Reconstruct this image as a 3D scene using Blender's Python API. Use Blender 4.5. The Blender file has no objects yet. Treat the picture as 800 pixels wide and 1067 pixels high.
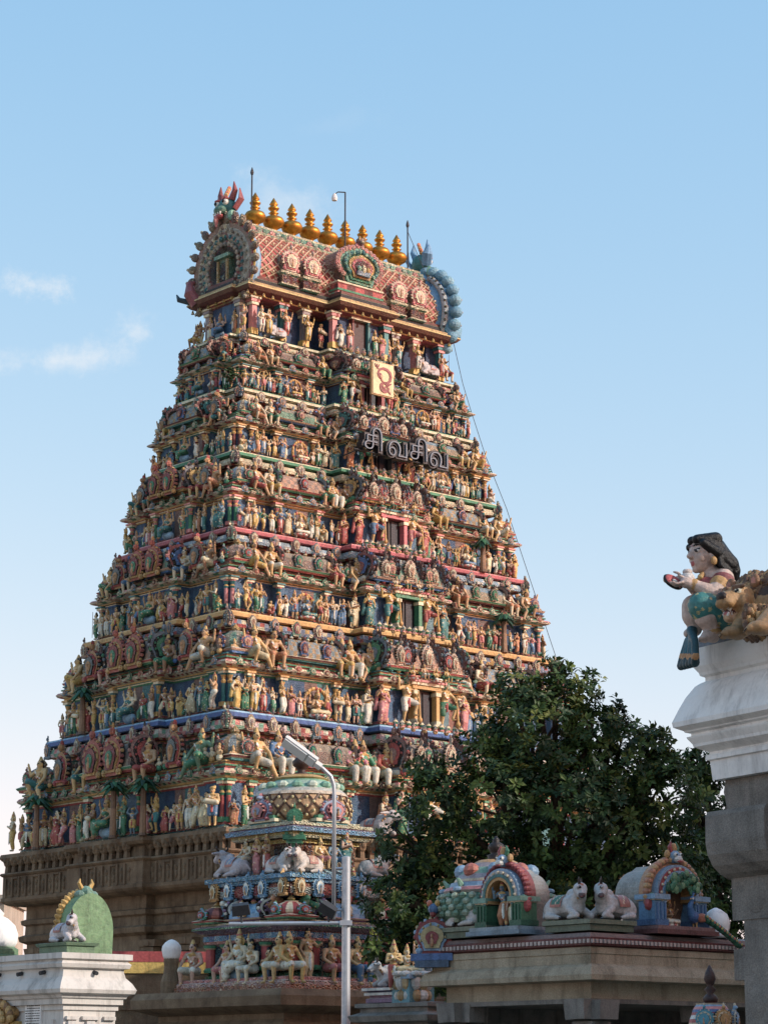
import bpy, math, random
import numpy as np
from mathutils import Vector, Matrix
random.seed(7)
rnd = random.Random(11)
PI = math.pi
sc = bpy.context.scene
COL = sc.collection

# ------------------------------------------------------------------ colours
def S(r, g, b, a=1.0):
    def f(x):
        x /= 255.0
        return x / 12.92 if x <= 0.04045 else ((x + 0.055) / 1.055) ** 2.4
    return (f(r), f(g), f(b), a)
OBJ = (1, 1, 1, 0.0)            # "take the object's own paint colour"
TEAL, GREEN, DGREEN = S(52, 124, 126), S(66, 138, 100), S(38, 84, 62)
PINK, RED, MAROON = S(218, 122, 118), S(182, 50, 46), S(112, 42, 42)
ROSE = S(206, 84, 92)
CREAM, WHITE, OCHRE = S(228, 206, 168), S(232, 228, 218), S(206, 150, 66)
YELLOW, ORANGE = S(226, 174, 52), S(214, 108, 50)
BLUE, LBLUE, NAVY, SKYB = S(58, 108, 172), S(138, 176, 206), S(30, 44, 78), S(96, 150, 192)
DARK, BLACK, GREY = S(46, 38, 40), S(16, 14, 14), S(128, 124, 128)
TAN, BROWN = S(204, 144, 92), S(112, 66, 42)
GOLD = S(206, 150, 58)
MINT = S(132, 178, 150)
MAUVE = S(140, 104, 140)

# ------------------------------------------------------------------ materials
def new_mat(name):
    m = bpy.data.materials.new(name); m.use_nodes = True
    nt = m.node_tree
    return m, nt, nt.nodes['Principled BSDF']
def N(nt, t, **kw):
    n = nt.nodes.new(t)
    for k, v in kw.items(): setattr(n, k, v)
    return n
def noise(nt, scale, detail=4, vec=None, rough=.55):
    n = N(nt, 'ShaderNodeTexNoise'); n.inputs['Scale'].default_value = scale
    n.inputs['Detail'].default_value = detail; n.inputs['Roughness'].default_value = rough
    if vec is not None: nt.links.new(vec, n.inputs['Vector'])
    return n
def ramp(nt, src, stops):
    r = N(nt, 'ShaderNodeValToRGB'); e = r.color_ramp.elements
    e[0].position, e[0].color = stops[0]; e[1].position, e[1].color = stops[-1]
    for p, c in stops[1:-1]:
        x = e.new(p); x.color = c
    nt.links.new(src, r.inputs['Fac']); return r
def mix(nt, mode, fac, a, b):
    m = N(nt, 'ShaderNodeMix', data_type='RGBA', blend_type=mode)
    for s, v in ((m.inputs[0], fac), (m.inputs[6], a), (m.inputs[7], b)):
        if hasattr(v, 'is_linked') or isinstance(v, bpy.types.NodeSocket): nt.links.new(v, s)
        else: s.default_value = v
    return m.outputs[2]
def bump(nt, b, src, strength, dist=.02):
    n = N(nt, 'ShaderNodeBump'); n.inputs['Strength'].default_value = strength
    n.inputs['Distance'].default_value = dist
    nt.links.new(src, n.inputs['Height']); nt.links.new(n.outputs[0], b.inputs['Normal'])
def flat_(c, a=.12): return (lambda e, t: flat_(c(e, t), a)) if callable(c) else (c[0], c[1], c[2], a)
def G(v): return (v, v, v, 1)

def paint_mat(name, rough=.5, d_scale=1.6, grime=.42, fine=14, dirtcol=S(84, 82, 72), relief=0.0, sat=.86, val=.9, dots=0.0, hue=(1, 1, 1, 1)):
    """oil-painted stucco: paint colour from the mesh, weathering from noise"""
    m, nt, b = new_mat(name)
    at = N(nt, 'ShaderNodeAttribute', attribute_name='col')
    oi = N(nt, 'ShaderNodeObjectInfo')
    gt = N(nt, 'ShaderNodeMath', operation='GREATER_THAN'); nt.links.new(at.outputs['Alpha'], gt.inputs[0]); gt.inputs[1].default_value = .045
    base = at.outputs['Color'] if relief else mix(nt, 'MIX', gt.outputs[0], oi.outputs['Color'], at.outputs['Color'])
    geo = N(nt, 'ShaderNodeNewGeometry')
    n1 = noise(nt, d_scale, 6, geo.outputs['Position'], .65)
    r1 = ramp(nt, n1.outputs['Fac'], [(.34, G(0)), (.72, G(grime))])
    c = mix(nt, 'MIX', r1.outputs[0], base, mix(nt, 'MULTIPLY', .75, base, dirtcol))
    n2 = noise(nt, fine, 5, geo.outputs['Position'], .7)
    r2 = ramp(nt, n2.outputs['Fac'], [(.3, G(.66)), (.62, G(1.06))])
    c = mix(nt, 'MULTIPLY', 1.0, c, r2.outputs[0])
    sep = N(nt, 'ShaderNodeMapping'); sep.inputs['Scale'].default_value = (3.2, 3.2, .35)
    nt.links.new(geo.outputs['Position'], sep.inputs['Vector'])
    n3 = noise(nt, 1.4, 4, sep.outputs[0], .7)
    r3 = ramp(nt, n3.outputs['Fac'], [(.5, G(0)), (.72, G(.7))])
    c = mix(nt, 'MIX', r3.outputs[0], c, mix(nt, 'MULTIPLY', .7, c, S(92, 92, 84)))
    if dots:
        vd_ = N(nt, 'ShaderNodeTexVoronoi', feature='F1'); vd_.inputs['Scale'].default_value = dots; nt.links.new(geo.outputs['Position'], vd_.inputs['Vector'])
        rd = ramp(nt, vd_.outputs['Distance'], [(.2, G(.75)), (.3, G(0))]); hd_ = N(nt, 'ShaderNodeSeparateColor'); nt.links.new(vd_.outputs['Color'], hd_.inputs[0])
        rcd = ramp(nt, hd_.outputs[1], [(.0, S(214, 176, 96)), (.4, S(226, 210, 180)), (.7, S(150, 60, 54)), (.9, S(60, 110, 110))]); rcd.color_ramp.interpolation = 'CONSTANT'
        c = mix(nt, 'MIX', rd.outputs[0], c, rcd.outputs[0])
    if relief:
        # moulded scroll work picked out in a second and third colour
        vo = N(nt, 'ShaderNodeTexVoronoi', feature='F1'); vo.inputs['Scale'].default_value = relief; nt.links.new(geo.outputs['Position'], vo.inputs['Vector'])
        wv = N(nt, 'ShaderNodeMath', operation='SINE'); ml = N(nt, 'ShaderNodeMath', operation='MULTIPLY'); nt.links.new(vo.outputs['Distance'], ml.inputs[0]); ml.inputs[1].default_value = 19.0; nt.links.new(ml.outputs[0], wv.inputs[0])
        rr_ = ramp(nt, wv.outputs[0], [(.0, G(0)), (.35, G(0)), (.6, G(.7))])
        hs = N(nt, 'ShaderNodeSeparateColor'); nt.links.new(vo.outputs['Color'], hs.inputs[0])
        rc = ramp(nt, hs.outputs[0], [(.0, S(186, 146, 116)), (.14, S(88, 150, 134)), (.36, S(226, 214, 178)), (.56, S(140, 92, 80)), (.68, S(118, 158, 182)), (.84, S(206, 184, 130))])
        rc.color_ramp.interpolation = 'CONSTANT'
        am = N(nt, 'ShaderNodeMath', operation='MULTIPLY'); nt.links.new(rr_.outputs[0], am.inputs[0]); nt.links.new(at.outputs['Alpha'], am.inputs[1])
        lt = mix(nt, 'MIX', .45, rc.outputs[0], mix(nt, 'MULTIPLY', 1.0, c, (1.5, 1.5, 1.45, 1))); c = mix(nt, 'MIX', am.outputs[0], c, lt)
        wb = N(nt, 'ShaderNodeMath', operation='MULTIPLY'); nt.links.new(wv.outputs[0], wb.inputs[0]); nt.links.new(at.outputs['Alpha'], wb.inputs[1])
        ad = N(nt, 'ShaderNodeMath', operation='ADD'); nt.links.new(wb.outputs[0], ad.inputs[0]); nt.links.new(n2.outputs['Fac'], ad.inputs[1])
        bump(nt, b, ad.outputs[0], .8, .05)
    else: bump(nt, b, n2.outputs['Fac'], .45, .03)
    hsv = N(nt, 'ShaderNodeHueSaturation'); hsv.inputs['Saturation'].default_value = sat; hsv.inputs['Value'].default_value = val; nt.links.new(c, hsv.inputs['Color'])
    nt.links.new(mix(nt, 'MULTIPLY', 1.0, hsv.outputs[0], hue), b.inputs['Base Color'])
    b.inputs['Roughness'].default_value = rough
    b.inputs['Specular IOR Level'].default_value = .35
    return m
PAINT = paint_mat('painted_stucco', grime=.5, sat=.84, val=1.12, hue=(.92, 1, .98, 1))
PAINT_CLOTH = paint_mat('painted_cloth', grime=.5, sat=.84, val=1.12, dots=11.0, hue=(.92, 1, .98, 1))
PAINT_RELIEF = paint_mat('painted_scrollwork', grime=.5, relief=6.6, sat=.84, val=1.2, hue=(.9, 1, .98, 1))
PAINT_NEAR = paint_mat('painted_plaster_glossy', rough=.4, d_scale=5, grime=.4, fine=34, sat=.82, val=.9)

def stone_mat(name, c0, c1, c2, scale=1.0, blocks=None, rough=.85, bstr=.5, spk=.62, fine=38, streak=.62):
    m, nt, b = new_mat(name)
    geo = N(nt, 'ShaderNodeNewGeometry'); pos = geo.outputs['Position']
    n1 = noise(nt, 1.1 * scale, 7, pos, .68)
    r = ramp(nt, n1.outputs['Fac'], [(.28, c0), (.5, c1), (.75, c2)])
    n2 = noise(nt, fine * scale, 4, pos, .7)
    r2 = ramp(nt, n2.outputs['Fac'], [(.3, G(spk)), (.68, G(1.12 if spk < .8 else 1.0))])
    c = mix(nt, 'MULTIPLY', 1.0, r.outputs[0], r2.outputs[0])
    mp = N(nt, 'ShaderNodeMapping'); mp.inputs['Scale'].default_value = (2.6, 2.6, .3)
    nt.links.new(pos, mp.inputs['Vector'])
    n3 = noise(nt, 1.2 * scale, 5, mp.outputs[0], .7)
    r3 = ramp(nt, n3.outputs['Fac'], [(.5, G(0)), (.72, G(streak))])
    c = mix(nt, 'MIX', r3.outputs[0], c, mix(nt, 'MULTIPLY', .8, c, S(70, 64, 58)))
    nt.links.new(c, b.inputs['Base Color'])
    b.inputs['Roughness'].default_value = rough
    b.inputs['Specular IOR Level'].default_value = .2
    ad = N(nt, 'ShaderNodeMath', operation='ADD')
    nt.links.new(n1.outputs['Fac'], ad.inputs[0]); nt.links.new(n2.outputs['Fac'], ad.inputs[1])
    bump(nt, b, ad.outputs[0], bstr, .03)
    return m
GRANITE = stone_mat('weathered_granite', S(86, 72, 58), S(122, 104, 84), S(146, 128, 104))
GRANITE_GREY = stone_mat('grey_granite', S(106, 102, 98), S(136, 131, 124), S(158, 152, 144), 2.2)
SANDGREY = stone_mat('smooth_stone', S(146, 134, 114), S(174, 161, 139), S(188, 175, 153), 1.6)
PLASTER = stone_mat('white_lime_plaster', S(204, 202, 200), S(236, 234, 230), S(242, 240, 236), 1.5, rough=.8, bstr=.15, spk=.93, fine=20, streak=.6)
CREAMPL = stone_mat('cream_white_plaster', S(178, 174, 168), S(204, 200, 194), S(212, 208, 200), 1.4, rough=.8, bstr=.15, spk=.94, fine=20)
GROUND = stone_mat('dusty_paving', S(128, 118, 104), S(150, 140, 124), S(166, 156, 140), .6)
CONCRETE = stone_mat('painted_concrete', S(150, 142, 130), S(176, 168, 154), S(190, 182, 168), .5)

def simple_mat(name, col, rough=.5, metal=0.0, nscale=8, var=.3):
    m, nt, b = new_mat(name)
    geo = N(nt, 'ShaderNodeNewGeometry')
    n = noise(nt, nscale, 5, geo.outputs['Position'], .65)
    r = ramp(nt, n.outputs['Fac'], [(.3, G(1 - var)), (.7, G(1.0 + var * .2))])
    c = mix(nt, 'MULTIPLY', 1.0, col, r.outputs[0])
    nt.links.new(c, b.inputs['Base Color'])
    r2 = ramp(nt, n.outputs['Fac'], [(.3, G(min(1, rough * 1.35))), (.7, G(rough * .85))])
    nt.links.new(r2.outputs[0], b.inputs['Roughness'])
    b.inputs['Metallic'].default_value = metal
    return m
GOLDM = simple_mat('gilded_copper', S(196, 142, 62), .4, .85, 4, .6)
STEEL = simple_mat('galvanised_steel', S(188, 190, 194), .42, .6, 12, .2)
DARKSTEEL = simple_mat('dark_painted_metal', S(62, 64, 68), .5, .3, 12, .3)
GLASS = simple_mat('lamp_glass', S(206, 208, 206), .18, 0, 6, .1)
LAMPWHITE = simple_mat('white_lamp_housing', S(214, 214, 210), .4, 0, 10, .15)
BARK = stone_mat('bark', S(54, 44, 36), S(80, 66, 52), S(98, 84, 66), 5, bstr=.9)
VOID = simple_mat('unlit_interior', S(34, 28, 26), .9, 0, 3, .3)

def leaf_mat():
    m, nt, b = new_mat('leaf_green')
    at = N(nt, 'ShaderNodeAttribute', attribute_name='col')
    geo = N(nt, 'ShaderNodeNewGeometry')
    n = noise(nt, 1.1, 4, geo.outputs['Position'])
    r = ramp(nt, n.outputs['Fac'], [(.3, G(.7)), (.7, G(1.2))])
    c = mix(nt, 'MULTIPLY', 1.0, at.outputs['Color'], r.outputs[0])
    nt.links.new(c, b.inputs['Base Color'])
    b.inputs['Roughness'].default_value = .5
    b.inputs['Specular IOR Level'].default_value = .25
    tr = N(nt, 'ShaderNodeBsdfTranslucent'); nt.links.new(c, tr.inputs['Color'])
    ms = N(nt, 'ShaderNodeMixShader'); ms.inputs[0].default_value = .16
    nt.links.new(b.outputs[0], ms.inputs[1]); nt.links.new(tr.outputs[0], ms.inputs[2])
    nt.links.new(ms.outputs[0], nt.nodes['Material Output'].inputs['Surface'])
    return m
LEAF = leaf_mat()

# ------------------------------------------------------------------ camera model (photo 800x1067)
FPX, PITCH, CAMZ = 2500.0, math.radians(13.30), 1.6
YAW = 0.717
TX, TY = -2.237, 89.53
def at(px, py, Y):
    """world point seen at photo pixel (px, py) at depth Y metres in front of the viewer"""
    x = (px - 400) / FPX; u = (533.5 - py) / FPX
    c, s = math.cos(PITCH), math.sin(PITCH)
    d = (x, c - u * s, s + u * c); t = Y / d[1]
    return Vector((d[0] * t, Y, CAMZ + d[2] * t))

# ------------------------------------------------------------------ mesh builder
class MB:
    def __init__(s): s.v = []; s.f = []; s.c = []; s.M = None
    def add(s, vs, fs, col):
        o = len(s.v)
        if s.M is not None: vs = [s.M @ Vector(v) for v in vs]
        s.v += [tuple(v) for v in vs]
        s.f += [tuple(i + o for i in f) for f in fs]
        if isinstance(col, list): s.c += col
        else: s.c += [col] * len(fs)
        return s
    def box(s, c, d, col, rz=0, top=1.0):
        hx, hy, hz = d[0] / 2, d[1] / 2, d[2] / 2; vs = []
        cr, sr = math.cos(rz), math.sin(rz)
        for k, z in enumerate((-hz, hz)):
            t = top if k else 1
            for x, y in ((-hx, -hy), (hx, -hy), (hx, hy), (-hx, hy)):
                x *= t; y *= t
                vs.append((c[0] + x * cr - y * sr, c[1] + x * sr + y * cr, c[2] + z))
        return s.add(vs, [(3, 2, 1, 0), (4, 5, 6, 7), (0, 1, 5, 4), (1, 2, 6, 5), (2, 3, 7, 6), (3, 0, 4, 7)], col)
    def lathe(s, c, prof, n, cols, cap=True, rot0=0.0, sq=(1, 1)):
        """prof: [(r,z)...] bottom to top"""
        vs = []; fs = []; cl = []
        for r, z in prof:
            for i in range(n):
                a = rot0 + 2 * PI * i / n
                vs.append((c[0] + r * math.cos(a) * sq[0], c[1] + r * math.sin(a) * sq[1], c[2] + z))
        for k in range(len(prof) - 1):
            for i in range(n):
                j = (i + 1) % n
                fs.append((k * n + i, k * n + j, (k + 1) * n + j, (k + 1) * n + i))
                cc = cols[k % len(cols)] if isinstance(cols, list) else cols
                cl.append(cc(i, k) if callable(cc) else cc)
        if cap:
            fs.append(tuple(range(n))[::-1]); cl.append(cl[0])
            o = (len(prof) - 1) * n
            fs.append(tuple(range(o, o + n))); cl.append(cl[-2])
        return s.add(vs, fs, cl)
    def tube(s, pts, rad, n, col, flat=1.0):
        pts = [Vector(p) for p in pts]
        if not isinstance(rad, (list, tuple)): rad = [rad] * len(pts)
        vs = []; fs = []
        up = None
        m = len(pts)
        for i, p in enumerate(pts):
            d = (pts[min(i + 1, m - 1)] - pts[max(i - 1, 0)])
            d = d.normalized() if d.length > 1e-9 else Vector((0, 0, 1))
            if up is None:
                up = Vector((0, 0, 1)) if abs(d.z) < .9 else Vector((0, 1, 0))
            x = d.cross(up)
            if x.length < 1e-6: x = d.orthogonal()
            x.normalize(); y = x.cross(d).normalized(); up = y
            for k in range(n):
                a = 2 * PI * k / n
                vs.append(p + x * (math.cos(a) * rad[i]) + y * (math.sin(a) * rad[i] * flat))
        for i in range(m - 1):
            for k in range(n):
                q = (k + 1) % n
                fs.append((i * n + k, i * n + q, (i + 1) * n + q, (i + 1) * n + k))
        fs.append(tuple(range(n))[::-1]); fs.append(tuple(range((m - 1) * n, m * n)))
        return s.add(vs, fs, col)
    def capsule(s, p, q, r0, r1, col, n=10):
        p = Vector(p); q = Vector(q); d = q - p
        L = d.length; d = d / L if L > 1e-9 else Vector((0, 0, 1))
        pts = []; rad = []
        for k in range(4):
            a = PI / 2 * (k + .35) / 4.0
            pts.append(p - d * (r0 * math.cos(a))); rad.append(r0 * math.sin(a))
        pts.append(p); rad.append(r0); pts.append(q); rad.append(r1)
        for k in range(3, -1, -1):
            a = PI / 2 * (k + .35) / 4.0
            pts.append(q + d * (r1 * math.cos(a))); rad.append(r1 * math.sin(a))
        return s.tube(pts, rad, n, col)
    def ell(s, c, r, col, nu=12, nv=8, R=None):
        vs = []; fs = []; c = Vector(c)
        if not isinstance(r, (list, tuple)): r = (r, r, r)
        for j in range(1, nv):
            t = PI * j / nv
            for i in range(nu):
                a = 2 * PI * i / nu
                v = Vector((r[0] * math.sin(t) * math.cos(a), r[1] * math.sin(t) * math.sin(a), -r[2] * math.cos(t)))
                if R is not None: v = R @ v
                vs.append(c + v)
        b = Vector((0, 0, -r[2])); t = Vector((0, 0, r[2]))
        if R is not None: b = R @ b; t = R @ t
        vs.append(c + b); vs.append(c + t); B = len(vs) - 2; T = B + 1
        for j in range(nv - 2):
            for i in range(nu):
                k = (i + 1) % nu
                fs.append((j * nu + i, j * nu + k, (j + 1) * nu + k, (j + 1) * nu + i))
        for i in range(nu):
            k = (i + 1) % nu
            fs.append((B, k, i)); fs.append(((nv - 2) * nu + i, (nv - 2) * nu + k, T))
        return s.add(vs, fs, col)
    def slab(s, pts, y0, y1, col, side=None):
        """outline pts (x,z), extruded from y0 (back) to y1 (front, smaller y)"""
        n = len(pts)
        vs = [(x, y0, z) for x, z in pts] + [(x, y1, z) for x, z in pts]
        fs = [tuple(range(n, 2 * n)), tuple(range(n))[::-1]]
        for i in range(n):
            j = (i + 1) % n
            fs.append((i, j, n + j, n + i))
        return s.add(vs, fs, [col, col] + [side or col] * n)
    def prism(s, poly, z0, z1, col):
        n = len(poly)
        vs = [(x, y, z0) for x, y in poly] + [(x, y, z1) for x, y in poly]
        fs = [tuple(range(n))[::-1], tuple(range(n, 2 * n))]
        fs += [(i, (i + 1) % n, n + (i + 1) % n, n + i) for i in range(n)]
        return s.add(vs, fs, col)
    def sweep(s, poly, prof, cols, seg=0.3, cap_top=True, cap_bot=True, closed=True):
        """mould a profile [(outward offset, z)...] round a CCW polygon; cols per profile step"""
        n = len(poly); P = [Vector(p) for p in poly]; dirs = []
        for i in range(n):
            a, b, c = P[i - 1], P[i], P[(i + 1) % n]
            d1 = (b - a).normalized(); d2 = (c - b).normalized()
            n1 = Vector((d1.y, -d1.x)); n2 = Vector((d2.y, -d2.x))
            dirs.append((n1 + n2) / max(.2, 1 + n1.dot(n2)))
        vs = []; fs = []; cl = []; m = len(prof); base = []
        for e in range(n):
            A, B = P[e], P[(e + 1) % n]; k = max(1, int(round((B - A).length / seg)))
            base.append((len(vs), k))
            for t in range(k + 1):
                for off, z in prof:
                    p = (A + dirs[e] * off).lerp(B + dirs[(e + 1) % n] * off, t / k)
                    vs.append((p.x, p.y, z))
            o = base[-1][0]
            for t in range(k):
                for q in range(m - 1):
                    fs.append((o + t * m + q, o + (t + 1) * m + q, o + (t + 1) * m + q + 1, o + t * m + q + 1))
                    cc = cols[q % len(cols)]
                    cl.append(cc(e, t) if callable(cc) else cc)
        for on, q, rev in ((cap_bot, 0, True), (cap_top, m - 1, False)):
            if on:
                o = len(vs); off, z = prof[q]
                for i in range(n):
                    p = P[i] + dirs[i] * off; vs.append((p.x, p.y, z))
                f = tuple(range(o, o + n)); fs.append(f[::-1] if rev else f)
                cc = cols[0] if rev else cols[(m - 2) % len(cols)]
                cl.append(cc(0, 0) if callable(cc) else cc)
        return s.add(vs, fs, cl)
    def mesh(s, name, smooth=False):
        me = bpy.data.meshes.new(name)
        me.from_pydata(s.v, [], s.f)
        a = me.attributes.new('col', 'FLOAT_COLOR', 'FACE')
        a.data.foreach_set('color', np.array(s.c, dtype=np.float32).ravel())
        if smooth: me.polygons.foreach_set('use_smooth', [True] * len(me.polygons))
        me.validate(); me.update()
        return me
    def build(s, name, mat, parent=None, smooth=False, color=None):
        me = s.mesh(name, smooth); me.materials.append(mat)
        o = bpy.data.objects.new(name, me); COL.objects.link(o)
        if parent is not None: o.parent = parent
        if color: o.color = color
        return o
def alt(cols, n=1): return lambda e, t: cols[(t // n) % len(cols)]

# ------------------------------------------------------------------ things
def tag(o, label=None, cat=None, group=None, kind=None):
    for k, v in (('label', label), ('category', cat), ('group', group), ('kind', kind)):
        if v: o[k] = v
    return o
def empty(name, loc=(0, 0, 0), rz=0.0):
    o = bpy.data.objects.new(name, None); COL.objects.link(o)
    o.location = loc; o.rotation_euler = (0, 0, rz); o.empty_display_size = .2
    return o
def children(o): return [c for c in list(COL.objects) if c.parent == o]

# ------------------------------------------------------------------ sculpted figures (voxel-fused bodies)
class Fig:
    """parts: name -> list of prims; a prim is ('c',p,q,r0,r1,col) or ('e',c,r,col,R)"""
    def __init__(s): s.parts = {}; s.decals = {}
    def cap(s, part, p, q, r0, r1=None, col=OBJ):
        s.parts.setdefault(part, []).append(('c', Vector(p), Vector(q), r0, r0 if r1 is None else r1, col)); return s
    def chain(s, part, pts, rad, col=OBJ):
        for i in range(len(pts) - 1): s.cap(part, pts[i], pts[i + 1], rad[i], rad[i + 1], col)
        return s
    def ell(s, part, c, r, col=OBJ, R=None):
        if not isinstance(r, (list, tuple)): r = (r, r, r)
        s.parts.setdefault(part, []).append(('e', Vector(c), r, col, R)); return s
    def dec(s, part, c, r, col): s.decals.setdefault(part, []).append((Vector(c), r, col)); return s
    def meshes(s, name, voxel, smooth=2):
        out = {}
        for part, prims in s.parts.items(): out[part] = fuse(name + '_' + part, prims, s.decals.get(part, []), voxel, smooth)
        return out
def fuse(name, prims, decals, voxel, smooth=2):
    mb = MB()
    for p in prims:
        if p[0] == 'c': mb.capsule(p[1], p[2], p[3], p[4], OBJ)
        else: mb.ell(p[1], p[2], OBJ, 16, 10, p[4])
    me = mb.mesh('tmp'); o = bpy.data.objects.new('tmp', me); COL.objects.link(o)
    md = o.modifiers.new('r', 'REMESH'); md.mode = 'VOXEL'; md.voxel_size = voxel; md.adaptivity = 0
    if smooth:
        sm = o.modifiers.new('s', 'SMOOTH'); sm.iterations = smooth; sm.factor = .5
    dg = bpy.context.evaluated_depsgraph_get(); dg.update()
    res = bpy.data.meshes.new_from_object(o.evaluated_get(dg)); res.name = name
    bpy.data.objects.remove(o); bpy.data.meshes.remove(me)
    for a in list(res.attributes):
        if a.name == 'col': res.attributes.remove(a)
    nv = len(res.vertices); co = np.empty(nv * 3, np.float32); res.vertices.foreach_get('co', co); co = co.reshape(-1, 3)
    best = np.full(nv, 1e9); colr = np.ones((nv, 4), np.float32)
    for p in prims:
        if p[0] == 'c':
            a = np.array(p[1]); b = np.array(p[2]); d = b - a; L = max(d @ d, 1e-12)
            t = np.clip((co - a) @ d / L, 0, 1); r = p[3] + (p[4] - p[3]) * t
            dist = np.linalg.norm(co - a - t[:, None] * d, axis=1) - r; c = p[5]
        else:
            q = co - np.array(p[1])
            if p[4] is not None: q = q @ np.array(p[4])
            rr = np.array(p[2]); k = np.linalg.norm(q / rr, axis=1)
            dist = (k - 1) * rr.min(); c = p[3]
        w = dist < best; best[w] = dist[w]; colr[w] = c
    for c, r, cc in decals:
        colr[np.linalg.norm(co - np.array(c), axis=1) < r] = cc
    at_ = res.attributes.new('col', 'FLOAT_COLOR', 'FACE')
    ls = np.empty(len(res.polygons), np.int32); res.polygons.foreach_get('loop_start', ls); vi = np.empty(len(res.loops), np.int32); res.loops.foreach_get('vertex_index', vi)
    at_.data.foreach_set('color', colr[vi[ls]].ravel())
    res.polygons.foreach_set('use_smooth', [True] * len(res.polygons)); res.update()
    return res
# ------------------------------------------------------------------ statue prototypes, one unit tall, facing -y
def human(J=None, garment='dhoti', crown='kirita', arms4=False, woman=False, halo=False, prop=None, seat=None, shirt=False):
    D = dict(pel=(0, 0, .5), chest=(0, 0, .69), neck=(0, 0, .79), head=(0, -.01, .875),
             shL=(-.125, 0, .755), elL=(-.175, .01, .6), wrL=(-.15, -.07, .49),
             shR=(.125, 0, .755), elR=(.175, .01, .6), wrR=(.15, -.07, .49),
             hiL=(-.06, 0, .49), knL=(-.065, -.02, .27), anL=(-.065, .02, .05),
             hiR=(.06, 0, .49), knR=(.065, -.02, .27), anR=(.065, .02, .05))
    D.update(J or {}); V = {k: Vector(v) for k, v in D.items()}
    f = Fig(); B = 'body'
    pel, ch, nk, hd = V['pel'], V['chest'], V['neck'], V['head']
    waist = pel.lerp(ch, .5)
    f.chain(B, [pel, waist, ch], [.088, .066 if woman else .075, .092])
    f.cap(B, V['shL'].lerp(ch, .35), V['shR'].lerp(ch, .35), .062)
    f.cap(B, V['shL'], V['shR'], .045)
    f.cap(B, nk - (nk - ch) * .3, hd - Vector((0, 0, .03)), .036)
    f.ell(B, hd, (.056, .064, .074)); f.ell(B, hd + Vector((0, -.03, -.035)), (.035, .035, .035))
    f.ell(B, hd + Vector((0, -.067, -.01)), (.012, .016, .02))
    for sx in (-1, 1): f.ell(B, hd + Vector((sx * .06, .005, -.012)), (.012, .016, .03), GOLD)
    for sx in (-1, 1): f.dec(B, hd + Vector((sx * .024, -.058, .012)), .015, BLACK)
    f.dec(B, hd + Vector((0, -.066, -.04)), .014, RED)
    if woman:
        for sx in (-1, 1): f.ell(B if garment != 'sari' else 'garment', ch + Vector((sx * .045, -.075, .0)), (.044, .04, .044))
    for s_ in 'LR':
        sh, el, wr = V['sh' + s_], V['el' + s_], V['wr' + s_]
        f.chain(B, [sh, el, wr], [.042, .033, .024])
        d = (wr - el).normalized(); f.ell(B, wr + d * .035, (.025, .025, .03))
        f.cap(B, wr + d * .03, wr + d * .07, .014, .01)
        f.ell(B, el.lerp(wr, .92), (.029, .029, .014), GOLD); f.ell(B, sh.lerp(el, .45), (.043, .043, .016), GOLD)
        hi, kn, an = V['hi' + s_], V['kn' + s_], V['an' + s_]
        f.chain(B, [hi, kn, an], [.066, .047, .03])
        fw = Vector((0, -1, 0))
        f.cap(B, an + Vector((0, 0, -.022)), an + fw * .085 + Vector((0, 0, -.03)), .026, .02)
        f.ell(B, kn.lerp(an, .9), (.037, .037, .014), GOLD)
    f.ell(B, nk.lerp(ch, .25) + Vector((0, -.02, 0)), (.085, .075, .028), GOLD)
    f.cap(B, ch + Vector((-.07, -.08, .06)), ch + Vector((.06, -.07, -.09)), .014, .014, WHITE)
    for k in range(9):
        a = PI * k / 8; f.ell(B, ch + Vector((-.085 * math.cos(a), -.085 - .012 * math.sin(a), .07 - .15 * math.sin(a))), .0145, (GOLD, RED)[k % 2])
    if arms4:
        for sx in (-1, 1):
            f.chain(B, [ch + Vector((sx * .11, .03, .05)), ch + Vector((sx * .24, .02, .02)), ch + Vector((sx * .25, -.02, .17))], [.036, .03, .024])
            f.ell(B, ch + Vector((sx * .25, -.03, .2)), (.032, .03, .036))
            f.cap('emblem' if sx < 0 else 'emblem#2', ch + Vector((sx * .25, -.03, .21)), ch + Vector((sx * .26, -.03, .3)), .022, .012, GOLD)
    g = 'garment'
    if garment:
        f.ell(g, pel + Vector((0, 0, .01)), (.112, .098, .075))
        f.ell(g, pel + Vector((0, 0, .065)), (.094, .086, .026), GOLD)
    def legcloth(to, r0, r1, hem):
        for s_ in 'LR':
            hi, kn, an = V['hi' + s_], V['kn' + s_], V['an' + s_]
            if to == 'knee': f.cap(g, hi, hi.lerp(kn, .92), .08, .066); f.ell(g, hi.lerp(kn, .93), .069, hem) if False else None
            else:
                f.chain(g, [hi, kn, kn.lerp(an, .8)], [.08, .066, r1]); f.ell(g, kn.lerp(an, .84), (r1 * 1.03, r1 * 1.03, .014), hem)
    if garment == 'dhoti':
        legcloth('ankle', .08, .052, GOLD)
        if V['knL'].z < pel.z - .15: f.cap(g, pel + Vector((0, -.09, 0)), pel + Vector((0, -.1, -.3)), .03, .022, WHITE)
    elif garment == 'short': 
        legcloth('knee', .08, .06, GOLD)
        if V['knL'].z < pel.z - .15: f.cap(g, pel + Vector((0, -.09, 0)), pel + Vector((0, -.1, -.16)), .03, .02, RED)
    elif garment == 'sari':
        legcloth('ankle', .085, .07, GOLD)
        f.cap(g, V['hiL'].lerp(V['hiR'], .5), V['knL'].lerp(V['knR'], .5), .09, .08)
        f.cap(g, V['knL'].lerp(V['knR'], .5), V['anL'].lerp(V['anR'], .5) + Vector((0, 0, .06)), .08, .085)
        f.ell(g, ch + Vector((0, -.01, -.01)), (.112, .098, .078), MAROON if not seat else OBJ)
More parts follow.
